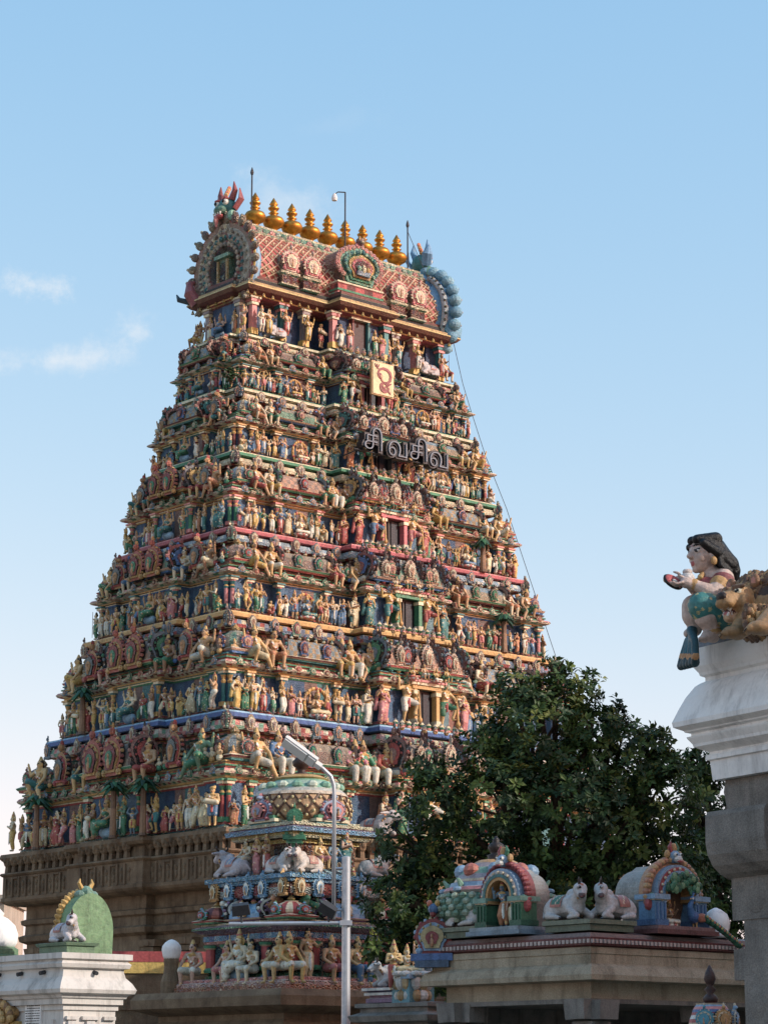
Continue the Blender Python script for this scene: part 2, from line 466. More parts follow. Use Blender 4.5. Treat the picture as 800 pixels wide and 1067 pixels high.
        f.cap(g, V['shL'] + Vector((.03, -.02, .03)), pel + Vector((.09, -.07, .04)), .045, .05)
        f.cap(g, V['shL'] + Vector((.0, .05, 0)), V['shL'] + Vector((-.03, .09, -.4)), .04, .06)
    if shirt:
        f.chain('shirt', [pel + Vector((0, 0, .05)), waist, ch], [.1, .092, .106]); f.cap('shirt', V['shL'], V['shR'], .056)
        for s_ in 'LR': f.chain('shirt', [V['sh' + s_], V['el' + s_], V['el' + s_].lerp(V['wr' + s_], .4)], [.053, .045, .038])
    c = 'headdress'
    if crown == 'low': f.ell(c, hd + Vector((0, .018, .03)), (.062, .064, .056), S(80, 56, 40)); f.cap(c, hd + Vector((0, .015, .06)), hd + Vector((0, .015, .125)), .05, .026); f.ell(c, hd + Vector((0, .05, -.02)), (.06, .04, .07), S(60, 42, 34))
    if crown == 'kirita':
        f.ell(c, hd + Vector((0, .012, .05)), (.067, .068, .03)); f.cap(c, hd + Vector((0, .012, .06)), hd + Vector((0, .012, .17)), .058, .03)
        f.ell(c, hd + Vector((0, .012, .2)), .02, RED); f.ell(c, hd + Vector((0, .012, .105)), (.06, .06, .014), RED)
        f.ell(c, hd + Vector((0, .06, .0)), (.085, .02, .09))
    elif crown == 'jata':
        f.ell(c, hd + Vector((0, .025, .03)), (.066, .062, .066), BLACK); f.ell(c, hd + Vector((0, .012, .1)), (.045, .045, .05), BLACK)
        f.ell(c, hd + Vector((0, .01, .07)), (.055, .055, .015), GOLD)
    elif crown == 'bun':
        f.ell(c, hd + Vector((0, .025, .02)), (.066, .062, .072), BLACK); f.ell(c, hd + Vector((-.03, .1, .01)), .05, BLACK)
        f.ell(c, hd + Vector((-.03, .1, .045)), (.05, .05, .016), WHITE)
    elif crown == 'turban':
        f.ell(c, hd + Vector((0, .01, .055)), (.078, .08, .05)); f.ell(c, hd + Vector((.05, .02, .09)), .035)
    if halo:
        pts = [Vector((math.cos(a) * .3, .1, .66 + math.sin(a) * .42)) for a in [PI * (-.28 + 1.56 * k / 16) for k in range(17)]]
        f.chain('halo', pts, [.034] * 17, GOLD)
        for p in pts[::2]: f.ell('halo', p + Vector((0, -.02, 0)) , .045, RED)
    if prop == 'club':
        f.cap('club', V['wrR'] + Vector((0, -.03, .12)), Vector((V['wrR'].x + .05, V['wrR'].y - .02, .1)), .018, .03, GOLD)
        f.ell('club', Vector((V['wrR'].x + .05, V['wrR'].y - .02, .08)), (.055, .055, .065), OCHRE)
    elif prop == 'staff':
        f.cap('staff', Vector((V['wrR'].x + .01, V['wrR'].y - .05, .02)), Vector((V['wrR'].x + .01, V['wrR'].y - .05, .98)), .013, .013, BROWN)
    elif prop == 'drum':
        f.cap('drum', pel + Vector((-.13, -.15, .1)), pel + Vector((.13, -.15, .06)), .07, .07, CREAM)
    elif prop == 'sash':
        f.chain('sash', [V['shL'] + Vector((0, .05, .02)), V['shL'] + Vector((-.09, .07, -.2)), V['shL'] + Vector((-.16, .09, -.45))], [.03, .05, .06], BLUE)
    if seat == 'lotus':
        for k in range(12):
            a = 2 * PI * k / 12
            f.ell('lotus_seat', Vector((math.cos(a) * .2, math.sin(a) * .14, .045)), (.07, .06, .05), PINK if k % 2 else WHITE)
        f.ell('lotus_seat', Vector((0, 0, .05)), (.22, .16, .05), PINK)
    elif seat == 'block':
        f.cap('seat', (-.1, .03, .12), (.1, .03, .12), .11, .11, LBLUE)
    return f
NAM = dict(elL=(-.17, -.04, .61), wrL=(-.05, -.13, .66), elR=(.17, -.04, .61), wrR=(.05, -.13, .66))
RAISE = dict(elR=(.24, -.03, .72), wrR=(.25, -.07, .88), elL=(-.2, .0, .61), wrL=(-.12, -.08, .52))
TRI = dict(pel=(.035, 0, .5), chest=(-.01, 0, .69), neck=(-.01, 0, .79), head=(-.03, -.01, .875), hiL=(-.025, 0, .49), hiR=(.095, 0, .49),
           knL=(-.07, -.06, .27), elR=(.2, .03, .62), wrR=(.12, -.01, .52), elL=(-.2, -.06, .65), wrL=(-.16, -.13, .76))
STAFF = dict(elR=(.23, -.03, .66), wrR=(.24, -.11, .7))
SITB = dict(pel=(0, .05, .3), chest=(0, .03, .5), neck=(0, .02, .6), head=(0, .0, .685), shL=(-.125, .03, .57), shR=(.125, .03, .57),
            hiL=(-.075, .03, .29), hiR=(.075, .03, .29), knL=(-.12, -.2, .3), knR=(.12, -.2, .3), anL=(-.11, -.18, .06), anR=(.11, -.18, .06),
            elL=(-.2, -.02, .43), wrL=(-.15, -.16, .35), elR=(.2, -.02, .43), wrR=(.15, -.16, .35))
def off(base, **kw): d = dict(base); d.update(kw); return d
LEAN = off(SITB, chest=(.02, .01, .5), knR=(.17, -.17, .22), anR=(.27, -.19, .02), knL=(-.1, -.2, .37), anL=(-.09, -.12, .13),
           elL=(-.26, .0, .5), wrL=(-.3, -.02, .66), elR=(.21, -.06, .42), wrR=(.19, -.17, .29))
LEANM = off(SITB, chest=(-.02, .01, .5), knL=(-.17, -.17, .22), anL=(-.27, -.19, .02), knR=(.1, -.2, .37), anR=(.09, -.12, .13),
            elR=(.26, .0, .5), wrR=(.3, -.02, .66), elL=(-.21, -.06, .42), wrL=(-.19, -.17, .29))
CROSS = dict(pel=(0, .03, .15), chest=(0, .02, .35), neck=(0, .02, .45), head=(0, 0, .535), shL=(-.125, .02, .42), shR=(.125, .02, .42),
             hiL=(-.07, .0, .14), hiR=(.07, .0, .14), knL=(-.23, -.12, .13), knR=(.23, -.12, .13), anL=(.06, -.17, .11), anR=(-.06, -.17, .11),
             elL=(-.19, -.02, .27), wrL=(-.17, -.15, .28), elR=(.19, -.03, .3), wrR=(.14, -.14, .4))
HANG = off(SITB, anR=(.03, -.19, .28), knR=(.2, -.16, .29))
GUARD = dict(hiR=(.07, 0, .49), knR=(.2, -.15, .42), anR=(.12, -.12, .2), elR=(.23, -.06, .64), wrR=(.17, -.16, .56), elL=(-.25, -.02, .7), wrL=(-.3, -.06, .86),
             pel=(-.01, 0, .5), head=(.02, -.02, .875))
KNEEL = dict(pel=(0, .06, .22), chest=(0, 0, .4), neck=(0, -.03, .49), head=(0, -.06, .57), shL=(-.12, -.01, .47), shR=(.12, -.01, .47),
             hiL=(-.06, .05, .2), hiR=(.06, .05, .2), knL=(-.08, -.16, .06), knR=(.09, -.14, .3), anL=(-.07, .13, .05), anR=(.1, -.13, .05),
             elL=(-.15, -.12, .36), wrL=(-.05, -.19, .42), elR=(.15, -.12, .36), wrR=(.05, -.19, .42))
DANCE = dict(knL=(-.2, -.08, .33), anL=(-.1, -.05, .14), knR=(.16, -.08, .3), anR=(.07, 0, .05), elL=(-.25, -.02, .78), wrL=(-.2, -.05, .93),
             elR=(.26, -.03, .68), wrR=(.3, -.1, .8))
BLESS = dict(elR=(.19, -.05, .62), wrR=(.13, -.12, .74), elL=(-.19, .0, .6), wrL=(-.17, -.06, .46))
FLUTE = dict(TRI, elL=(-.2, -.06, .66), wrL=(-.06, -.12, .8), elR=(.19, -.06, .66), wrR=(.12, -.12, .8), knR=(.02, -.1, .3), anR=(-.05, -.09, .06))
TWIST = dict(pel=(-.03, 0, .5), chest=(.015, 0, .69), head=(.035, -.012, .875), neck=(.02, 0, .79), knL=(-.12, -.07, .28), anL=(-.1, .0, .05), elR=(.25, -.02, .66), wrR=(.21, -.08, .8), elL=(-.22, .02, .62), wrL=(-.13, .0, .52))
CARRY = dict(elL=(-.22, -.03, .8), wrL=(-.12, -.03, .97), elR=(.22, -.03, .8), wrR=(.12, -.03, .97))
STRIDE = dict(knL=(-.1, -.14, .3), anL=(-.12, -.13, .05), knR=(.08, .05, .27), anR=(.1, .12, .06), elR=(.2, -.08, .64), wrR=(.2, -.2, .62), elL=(-.2, .05, .63), wrL=(-.18, .0, .5), chest=(0, -.03, .69), head=(0, -.05, .875))
SPECS = {   # pose -> (describing words, Fig)
    'namaste': ('with palms pressed together', human(NAM, 'dhoti', 'kirita')),
    'raise': ('with one arm raised', human(RAISE, 'short', 'kirita')),
    'dancer': ('in a dancing stance', human(DANCE, 'short', 'kirita', halo=False)),
    'fourarm': ('with four arms', human(TRI, 'dhoti', 'kirita', arms4=True)),
    'lady': ('draped in a sari', human(TRI, 'sari', 'bun', woman=True)),
    'ladyk': ('draped in a sari under a gold crown', human(NAM, 'sari', 'kirita', woman=True)),
    'staff': ('holding a staff', human(STAFF, 'dhoti', 'jata', prop='staff')),
    'drummer': ('with a drum at the waist', human(NAM, 'short', 'turban', prop='drum')),
    'sage': ('with black topknot', human(NAM, 'short', 'jata')),
    'bless': ('', human(BLESS, 'dhoti', 'kirita', prop='sash')),
    'flute': ('', human(FLUTE, 'dhoti', 'kirita')),
    'twist': ('', human(TWIST, 'sari', 'bun', woman=True)),
    'carry': ('', human(CARRY, 'short', 'turban')),
    'stride': ('', human(STRIDE, 'short', 'jata')),
    'plain': ('', human(STRIDE, 'dhoti', 'low', shirt=True)),
    'kneel': ('kneeling', human(KNEEL, 'dhoti', 'jata')),
    'guard': ('with one leg lifted and a club', human(GUARD, 'short', 'kirita', prop='club')),
    'guard4': ('with four arms and a club', human(off(GUARD), 'short', 'kirita', arms4=True, prop='club')),
    'sit': ('with hands on knees', human(SITB, 'short', 'low')),
    'sitj': ('with black topknot and hands on knees', human(SITB, 'short', 'jata')),
    'lean': ('leaning with a stretched leg', human(LEAN, 'short', 'low')),
    'leanm': ('leaning with a stretched leg', human(LEANM, 'short', 'low')),
    'sitsash': ('with a blue sash over the shoulder', human(SITB, 'dhoti', 'low', prop='sash')),
    'shirt': ('in a coloured shirt', human(SITB, 'dhoti', 'low', shirt=True)),
    'deity': ('cross-legged inside a gold halo', human(CROSS, 'dhoti', 'kirita', arms4=True, halo=False, seat='lotus')),
    'deity2': ('on a lotus seat', human(HANG, 'sari', 'kirita', arms4=True, woman=True, seat='block')),
}
PROTO = {k: (w, f.meshes('statue_' + k, .0155)) for k, (w, f) in SPECS.items()}
for k, (w, ms) in PROTO.items():
    for pn, m in ms.items(): m.materials.append(PAINT_CLOTH if pn in ('garment', 'headdress', 'shirt') else PAINT)
# halo for framed deities is built as an arch behind them
SKINS = [('ochre skinned', S(212, 166, 98)), ('tan skinned', S(200, 150, 100)), ('pale skinned', S(222, 196, 160)), ('golden skinned', S(202, 160, 78)),
         ('brown skinned', S(156, 110, 74)), ('pink skinned', S(208, 158, 132)), ('green skinned', S(100, 134, 104)), ('blue skinned', S(108, 136, 156))]
CLOTHS = [('white', S(220, 212, 196)), ('red', S(168, 58, 48)), ('yellow', S(208, 164, 64)), ('pink', S(196, 110, 110)), ('green', S(62, 128, 94)),
          ('blue', S(78, 118, 156)), ('orange', S(194, 116, 62)), ('cream', S(212, 192, 150)), ('teal', S(60, 124, 124))]
PROPCOL = {'headdress': S(206, 158, 72), 'emblem': GOLD, 'halo': GOLD, 'club': GOLD, 'lotus_seat': PINK, 'staff': BROWN, 'drum': CREAM, 'sash': BLUE, 'seat': LBLUE}
def statue(kind, pose, loc, rz, scale, skin=None, cloth=None, parent=None, shirt=None):
    w, ms = PROTO[pose]
    if skin is None: skin = rnd.choices(SKINS, [5, 5, 5, 4, 3, 3, 1.2, 1.2])[0]
    if cloth is None: cloth = rnd.choices(CLOTHS, [4, 1.8, 3, 1.6, 3.4, 2.6, 1.4, 2.6, 3.2])[0]
    root = bpy.data.objects.new(kind, ms['body']); COL.objects.link(root)
    root.location = loc; root.rotation_euler = (0, 0, rz); root.scale = (scale,) * 3; root.color = skin[1]
    for p, me in ms.items():
        if p == 'body': continue
        c = bpy.data.objects.new(p.split('#')[0], me); COL.objects.link(c); c.parent = root
        c.color = cloth[1] if p == 'garment' else shirt if p == 'shirt' else PROPCOL.get(p.split('#')[0], GOLD)
    return root, skin, cloth, w
# ------------------------------------------------------------------ ornament shapes
def horseshoe(w, h, n=15, open_deg=42):
    """outline (x,z) of a horseshoe gable, base at z=0, ogee tip on top"""
    pts = [(-w * .62, 0)]
    for k in range(n + 1):
        a = math.radians(-open_deg + (180 + 2 * open_deg) * (1 - k / n))
        x = w * math.cos(a); z = h * .5 + h * .42 * math.sin(a)
        if abs(x) < w * .2 and z > h * .5: z += h * .1 * (1 - abs(x) / (w * .2))
        pts.append((x, z))
    pts.append((w * .62, 0))
    return pts
def scale_pts(p, s, cz): return [(x * s, cz + (z - cz) * s) for x, z in p]
def kudu(mb, M, w, h, cols, dep=.1, beads=True):
    """small horseshoe gable relief: stepped rings, beads round the rim, finial leaf on top; front is -y in M"""
    old = mb.M; mb.M = M if old is None else old @ M; p = horseshoe(w, h)
    if cols[0] is not OBJ: cols = [flat_(c, .35) for c in cols]
    for k, (s, d) in enumerate(((1, dep), (.8, dep * 1.35), (.64, dep * 1.7), (.5, dep * 1.35), (.36, dep * 1.9), (.24, dep * 1.5))):
        q = scale_pts(p, s, h * .4); q = [(x, max(z, 0)) for x, z in q]
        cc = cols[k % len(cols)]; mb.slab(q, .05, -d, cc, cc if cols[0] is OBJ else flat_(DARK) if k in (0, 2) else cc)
    if beads:
        for k in range(1, len(p) - 1):
            x, z = p[k]; mb.ell((x * 1.03, -dep * .6, z), (w * .12, dep * .5, w * .13), cols[(0, 1, 2)[k % 3] % len(cols)], 6, 4)
        for k in range(2, len(p) - 2, 2):
            x, z = scale_pts(p, .72, h * .4)[k]; mb.ell((x, -dep * 1.45, z), (w * .07, dep * .4, w * .08), cols[2 % len(cols)], 5, 4)
        mb.ell((0, -dep, h * 1.06), (w * .18, dep * .8, h * .1), cols[0], 6, 5); mb.ell((0, -dep * .8, h * 1.18), (w * .07, dep * .5, h * .1), cols[1 % len(cols)], 5, 4)
        for e in (-1, 1): mb.ell((e * w * .78, -dep * .9, h * .08), (w * .22, dep * .7, h * .09), cols[1 % len(cols)], 6, 4)
        mb.ell((0, -dep * 1.8, h * .3), (w * .12, dep * .5, h * .14), flat_(TAN) if cols[0] is not OBJ else OBJ, 6, 5); mb.ell((0, -dep * 1.9, h * .47), (w * .07, dep * .4, h * .06), flat_(TAN), 5, 4)
    mb.M = old
def FM(face, s, d, z, extra=0.0):
    """matrix of a spot on the tower: along the face s, out from the axis d, height z"""
    th = {'front': 0, 'left': -PI / 2, 'right': PI / 2, 'back': PI}[face]
    return Matrix.Rotation(th, 4, 'Z') @ Matrix.Translation((s, -d, z)) @ Matrix.Rotation(extra, 4, 'Z')
TH = {'front': 0, 'left': -PI / 2, 'right': PI / 2, 'back': PI}
def plan(a, b, wc, pc, wl, pl):
    return [(-a, -b), (-wc, -b), (-wc, -b - pc), (wc, -b - pc), (wc, -b), (a, -b),
            (a, -wl), (a + pl, -wl), (a + pl, wl), (a, wl), (a, b),
            (wc, b), (wc, b + pc), (-wc, b + pc), (-wc, b), (-a, b),
            (-a, wl), (-a - pl, wl), (-a - pl, -wl), (-a, -wl)]
def plan_step(a, b, wc, pc, wl, pl, k, s1, s2, r):
    """plan with corner bays, recesses and vaulted side bays on the long faces"""
    h = [(-a, -b), (-a + k, -b), (-a + k, -b + r), (-s2, -b + r), (-s2, -b), (-s1, -b), (-s1, -b + r), (-wc, -b + r), (-wc, -b - pc)]
    front = h + [(-x, y) for x, y in reversed(h)]
    g = [(a, -b + k), (a - r, -b + k), (a - r, -wl), (a + pl, -wl)]
    right = g + [(x, -y) for x, y in reversed(g)]
    return front + right + [(-x, -y) for x, y in front] + [(-x, -y) for x, y in right]
def kuta(mb, M, s, h, pal):
    """square domed corner pavilion roof, base half-width s, height h"""
    old = mb.M; mb.M = M if old is None else old @ M
    sq = [(-s, -s), (s, -s), (s, s), (-s, s)]
    mb.sweep(sq, [(0, 0), (.02, h * .06), (.1 * s, h * .08), (.16 * s, h * .14), (0, h * .18), (-.06 * s, h * .2)], [flat_(pal[k]) for k in (0, 1, 2, 1, 3)], s)
    prof = [(s * .98, h * .18), (s * 1.12, h * .28), (s * 1.14, h * .38), (s * 1.02, h * .52), (s * .8, h * .64), (s * .5, h * .73), (s * .36, h * .75)]
    mb.lathe((0, 0, 0), prof, 16, [lambda i, k: flat_((pal[4], pal[5])[i % 2], .45)] * 5 + [pal[3]], rot0=PI / 16)
    mb.lathe((0, 0, 0), [(s * .4, h * .74), (s * .42, h * .78), (s * .16, h * .8), (s * .26, h * .86), (s * .2, h * .92), (s * .04, h * 1.02)], 10, [pal[1], pal[0], GOLD, OCHRE, GOLD])
    for k in range(4):
        kudu(mb, Matrix.Rotation(k * PI / 2, 4, 'Z') @ Matrix.Translation((0, -s * 1.06, h * .19)), s * .42, h * .44, (pal[6], pal[0], pal[2], DARK), .07)
    mb.M = old
def sala(mb, M, L, r, h, pal, lattice=True):
    """barrel-vaulted pavilion roof of length 2L, depth r, height h: base mould, ribbed vault, gable ends, a gable on the front"""
    old = mb.M; mb.M = M if old is None else old @ M
    rect = [(-L, -r), (L, -r), (L, r), (-L, r)]
    mb.sweep(rect, [(0, 0), (.03, h * .05), (.09, h * .07), (.13, h * .12), (.02, h * .16), (-.03, h * .2)], [flat_(pal[k]) for k in (0, 1, 2, 1, 3)], .3)
    n = 10; pr = []
    for k in range(n + 1):
        t = k / n; a = PI * (t * 1.12 - .06)
        pr.append((-r * 1.05 * math.cos(a), h * .24 + h * .56 * math.sin(a)))
    m = max(4, int(2 * L / .16)); vs = []; fs = []; cl = []
    for i in range(m + 1):
        x = -L + 2 * L * i / m
        rr = 1.0 + (.03 if i % 2 else 0)
        for y, z in pr: vs.append((x, y * rr, z * (1 + (.02 if i % 2 else 0))))
    for i in range(m):
        for k in range(n):
            q = n + 1
            fs.append((i * q + k, (i + 1) * q + k, (i + 1) * q + k + 1, i * q + k + 1))
            cl.append(flat_((pal[4], pal[5])[(i + k) % 2], .3) if lattice else flat_(pal[4] if 1 < k < n - 2 else pal[5], .5))
    mb.add(vs, fs, cl)
    for e in (-1, 1):
        mb.M = (M if old is None else old @ M) @ Matrix.Translation((e * L, 0, h * .1)) @ Matrix.Rotation(e * PI / 2, 4, 'Z')
        kudu(mb, Matrix.Identity(4), r * 1.3, h * .95, (pal[6], DARK, pal[0], DARK), .12)
    mb.M = M if old is None else old @ M
    nk = max(1, int(L / .55))
    for j in range(nk):
        kudu(mb, Matrix.Translation(((j - (nk - 1) / 2) * 2 * L / max(nk, 1) * .8, -r * 1.06, h * .2)), min(r * .5, .3), h * .56, (pal[6], pal[7], pal[2], DARK), .08)
    for j in range(max(3, int(2 * L / .35))):
        q = max(3, int(2 * L / .35)); x = -L * .86 + L * 1.72 * j / (q - 1)
        mb.lathe((x, 0, h * .8), [(.05, 0), (.08, .05), (.05, .1), (.01, .2)], 6, [OCHRE, pal[1], pal[0]], cap=False)
    mb.M = old

# ------------------------------------------------------------------ the gateway tower
zs = [9.60, 13.67, 17.32, 20.52, 23.56, 26.20, 28.50]
AH = [9.65, 8.79, 7.99, 7.27, 6.57, 5.94, 5.38]
BH = [6.64, 5.42, 4.40, 3.55, 2.79, 2.16, 1.64]
FILLET = [(S(108, 94, 78), DARK, S(120, 104, 86)), (BLUE, S(44, 84, 150), LBLUE), (ORANGE, OCHRE, S(226, 168, 92)), (ROSE, S(180, 60, 72), PINK),
          (DGREEN, GREEN, CREAM), (DGREEN, CREAM, GREEN), (GREEN, CREAM, DGREEN)]
BAND = [None, [S(226, 190, 186), MINT, PINK, S(206, 196, 180), RED, CREAM], [S(120, 134, 164), RED, S(140, 150, 172), CREAM, S(120, 134, 164), OCHRE],
        [S(176, 192, 206), S(150, 176, 200), WHITE, S(160, 180, 200)], [CREAM, S(236, 216, 180), S(226, 196, 160)], [CREAM, S(228, 186, 160), S(236, 214, 178)], [S(230, 200, 168), PINK, CREAM]]
LEDGE_NAME = ['granite ledge', 'blue ledge', 'orange ledge', 'pink ledge', 'dark green ledge', 'cream and green ledge', 'topmost ledge under the roof']
TERRA, DUSK, STONE_, SAGE, PLUM = S(196, 142, 114), S(126, 138, 150), S(204, 186, 156), S(116, 152, 130), S(140, 104, 116)
PALS = [(RED, CREAM, GREEN, TERRA, S(170, 146, 126), S(140, 108, 98), S(168, 120, 112), TEAL), (GREEN, CREAM, RED, OCHRE, TERRA, S(160, 126, 112), S(124, 136, 150), MAROON),
        (BLUE, S(200, 190, 176), TERRA, CREAM, S(170, 150, 128), SAGE, S(164, 84, 84), GREEN), (OCHRE, CREAM, RED, GREEN, S(168, 96, 92), STONE_, S(134, 124, 130), TERRA),
        (TEAL, CREAM, MAROON, TERRA, S(168, 132, 92), S(136, 144, 150), S(176, 116, 108), BLUE), (MAROON, CREAM, GREEN, OCHRE, S(130, 148, 162), S(170, 144, 120), S(170, 124, 108), GREEN)]
def pal(): return rnd.choice(PALS)
tower = empty('temple_tower', (TX, TY, 0), YAW)
tag(tower, 'towering tapering temple gateway covered in brightly painted sculpture', 'temple tower')

# --- granite base
gb = MB()
BP = [(x, y + .55 if y > 3 else y) for x, y in plan(8.75, 5.75, 2.4, .5, 1.6, .35)]
gb.sweep(BP, [(.35, 0), (.35, 1.2), (.1, 1.35), (.1, 2.2), (.28, 2.4), (.28, 2.7), (0, 2.85), (0, 5.55), (.12, 5.6), (.12, 5.8), (.0, 5.86), (0, 6.35),
          (.2, 6.45), (.24, 6.62), (.06, 6.7), (.05, 7.0), (.16, 7.06), (.18, 7.2), (.04, 7.26), (.04, 7.7)], [OBJ], 3)
base = gb.build('granite_base', GRANITE, tower); base.color = S(130, 112, 92)
ev = MB()
ev.sweep(BP, [(.1, 7.7), (.5, 7.74), (.66, 7.82), (.72, 7.9), (.72, 8.02), (.68, 8.04), (.68, 8.78), (.72, 8.8), (.78, 8.86), (.74, 8.92), (.5, 8.96), (.5, 9.3), (.72, 9.36), (.8, 9.46), (.76, 9.6)], [OBJ], 3)
for face, half, d in (('front', 9.4, 6.46), ('left', 6.4, 9.46), ('right', 6.4, 9.46)):
    n = int(half * 2 / .42)
    for i in range(n):
        s = -half + (i + .5) * 2 * half / n
        if face == 'left': s = -6.95 + (i + .5) * 13.35 / n
        pj = .5 if face == 'front' and abs(s) < 2.4 else (.35 if face != 'front' and abs(s) < 1.6 else 0)
        ev.M = FM(face, s, d + pj - .07, 9.26)
        ev.ell((0, 0, .05), (.19, .16, .2), OBJ, 8, 6); ev.ell((0, -.12, .1), (.1, .1, .12), OBJ, 7, 5)
        ev.box((0, -.0, -.2), (.2, .16, .26), OBJ, 0, .8)
        ev.box((0, -.06, -.88), (.09, .1, .7), OBJ); ev.ell((rnd.uniform(-.02, .02) + .2, -.03, -.75), (.07, .08, .1), OBJ, 7, 5); ev.ell((.2, -.03, -.98), (.09, .07, .16), OBJ, 7, 5); ev.tube([(.1, -.03, -.8), (.2, -.06, -.86), (.3, -.03, -.74)], .03, 5, OBJ)
        if i % 3 == 1: ev.box((.2, -.05, -.55), (.3, .1, .05), OBJ)
ev.M = None
eave = ev.build('eave', GRANITE, base)
def pil_mesh():
    m = MB(); w = .27
    m.box((0, 0, .25), (w * 2.3, .34, .5), OBJ); m.box((0, 0, 1.5), (w * 1.7, .26, 2.0), OBJ)
    m.lathe((0, 0, 2.45), [(w * .8, 0), (w * 1.05, .08), (w * .7, .16), (w * 1.2, .3), (w * 1.25, .4), (w * .8, .46)], 8, OBJ, rot0=PI / 8)
    m.box((0, 0, 3.0), (w * 2.5, .5, .17), OBJ); m.box((0, -.03, 3.22), (w * 3.4, .5, .22), OBJ, 0, 1.12)
    m.box((0, -.22, 3.24), (w * 1.3, .2, .2), OBJ)
    return m.mesh('stone_pilaster')
pm = pil_mesh(); pm.materials.append(GRANITE)
def niche_mesh():
    m = MB()
    m.box((-.36, 0, .8), (.13, .26, 1.6), OBJ); m.box((.36, 0, .8), (.13, .26, 1.6), OBJ); m.box((0, 0, 1.7), (1.1, .3, .14), OBJ); m.box((0, 0, 1.86), (.9, .24, .18), OBJ, 0, .7)
    m.box((0, 0, .06), (1.0, .32, .12), OBJ); kudu(m, Matrix.Translation((0, -.05, 1.95)), .36, .5, (OBJ,), .06, False)
    return m.mesh('stone_niche')
nm = niche_mesh(); nm.materials.append(GRANITE)
for face, lst, d in (('left', (-5.45, -3.7, -1.75, 1.75, 3.7, 5.45), 8.75), ('front', (-8.4, -6.9, -5.2, -3.6, 3.6, 5.2, 6.9, 8.4), 5.75)):
    for i, s in enumerate(lst):
        pj = 0 if abs(s) > 2.3 else .1
        o = bpy.data.objects.new('stone_pilaster', pm); COL.objects.link(o); o.parent = base; o.matrix_local = FM(face, s, d + .05 + pj, 2.85)
for face, lst, d in (('left', (-4.6, -.75, .75, 4.6), 8.75), ('front', (-7.65, -4.4, 4.4, 7.65), 5.75)):
    for s in lst:
        o = bpy.data.objects.new('niche', nm); COL.objects.link(o); o.parent = base; o.matrix_local = FM(face, s, d + (.4 if abs(s) < 1 else .02), 3.4)

def pilaster_mesh(h, col, cap_):
    m = MB(); w = .075
    m.box((0, 0, h * .06), (w * 3, w * 3, h * .12), cap_)
    m.lathe((0, 0, h * .12), [(w, 0), (w * .95, h * .5), (w * 1.3, h * .56), (w * .8, h * .62), (w * 1.5, h * .72), (w * 1.7, h * .78)], 8, [col, cap_, GOLD, cap_, col])
    m.box((0, 0, h * .93), (w * 4.2, w * 3.4, h * .09), CREAM); m.box((0, -.02, h * .98), (w * 5, w * 4, h * .05), cap_)
    me = m.mesh('pilaster'); me.materials.append(PAINT); return me

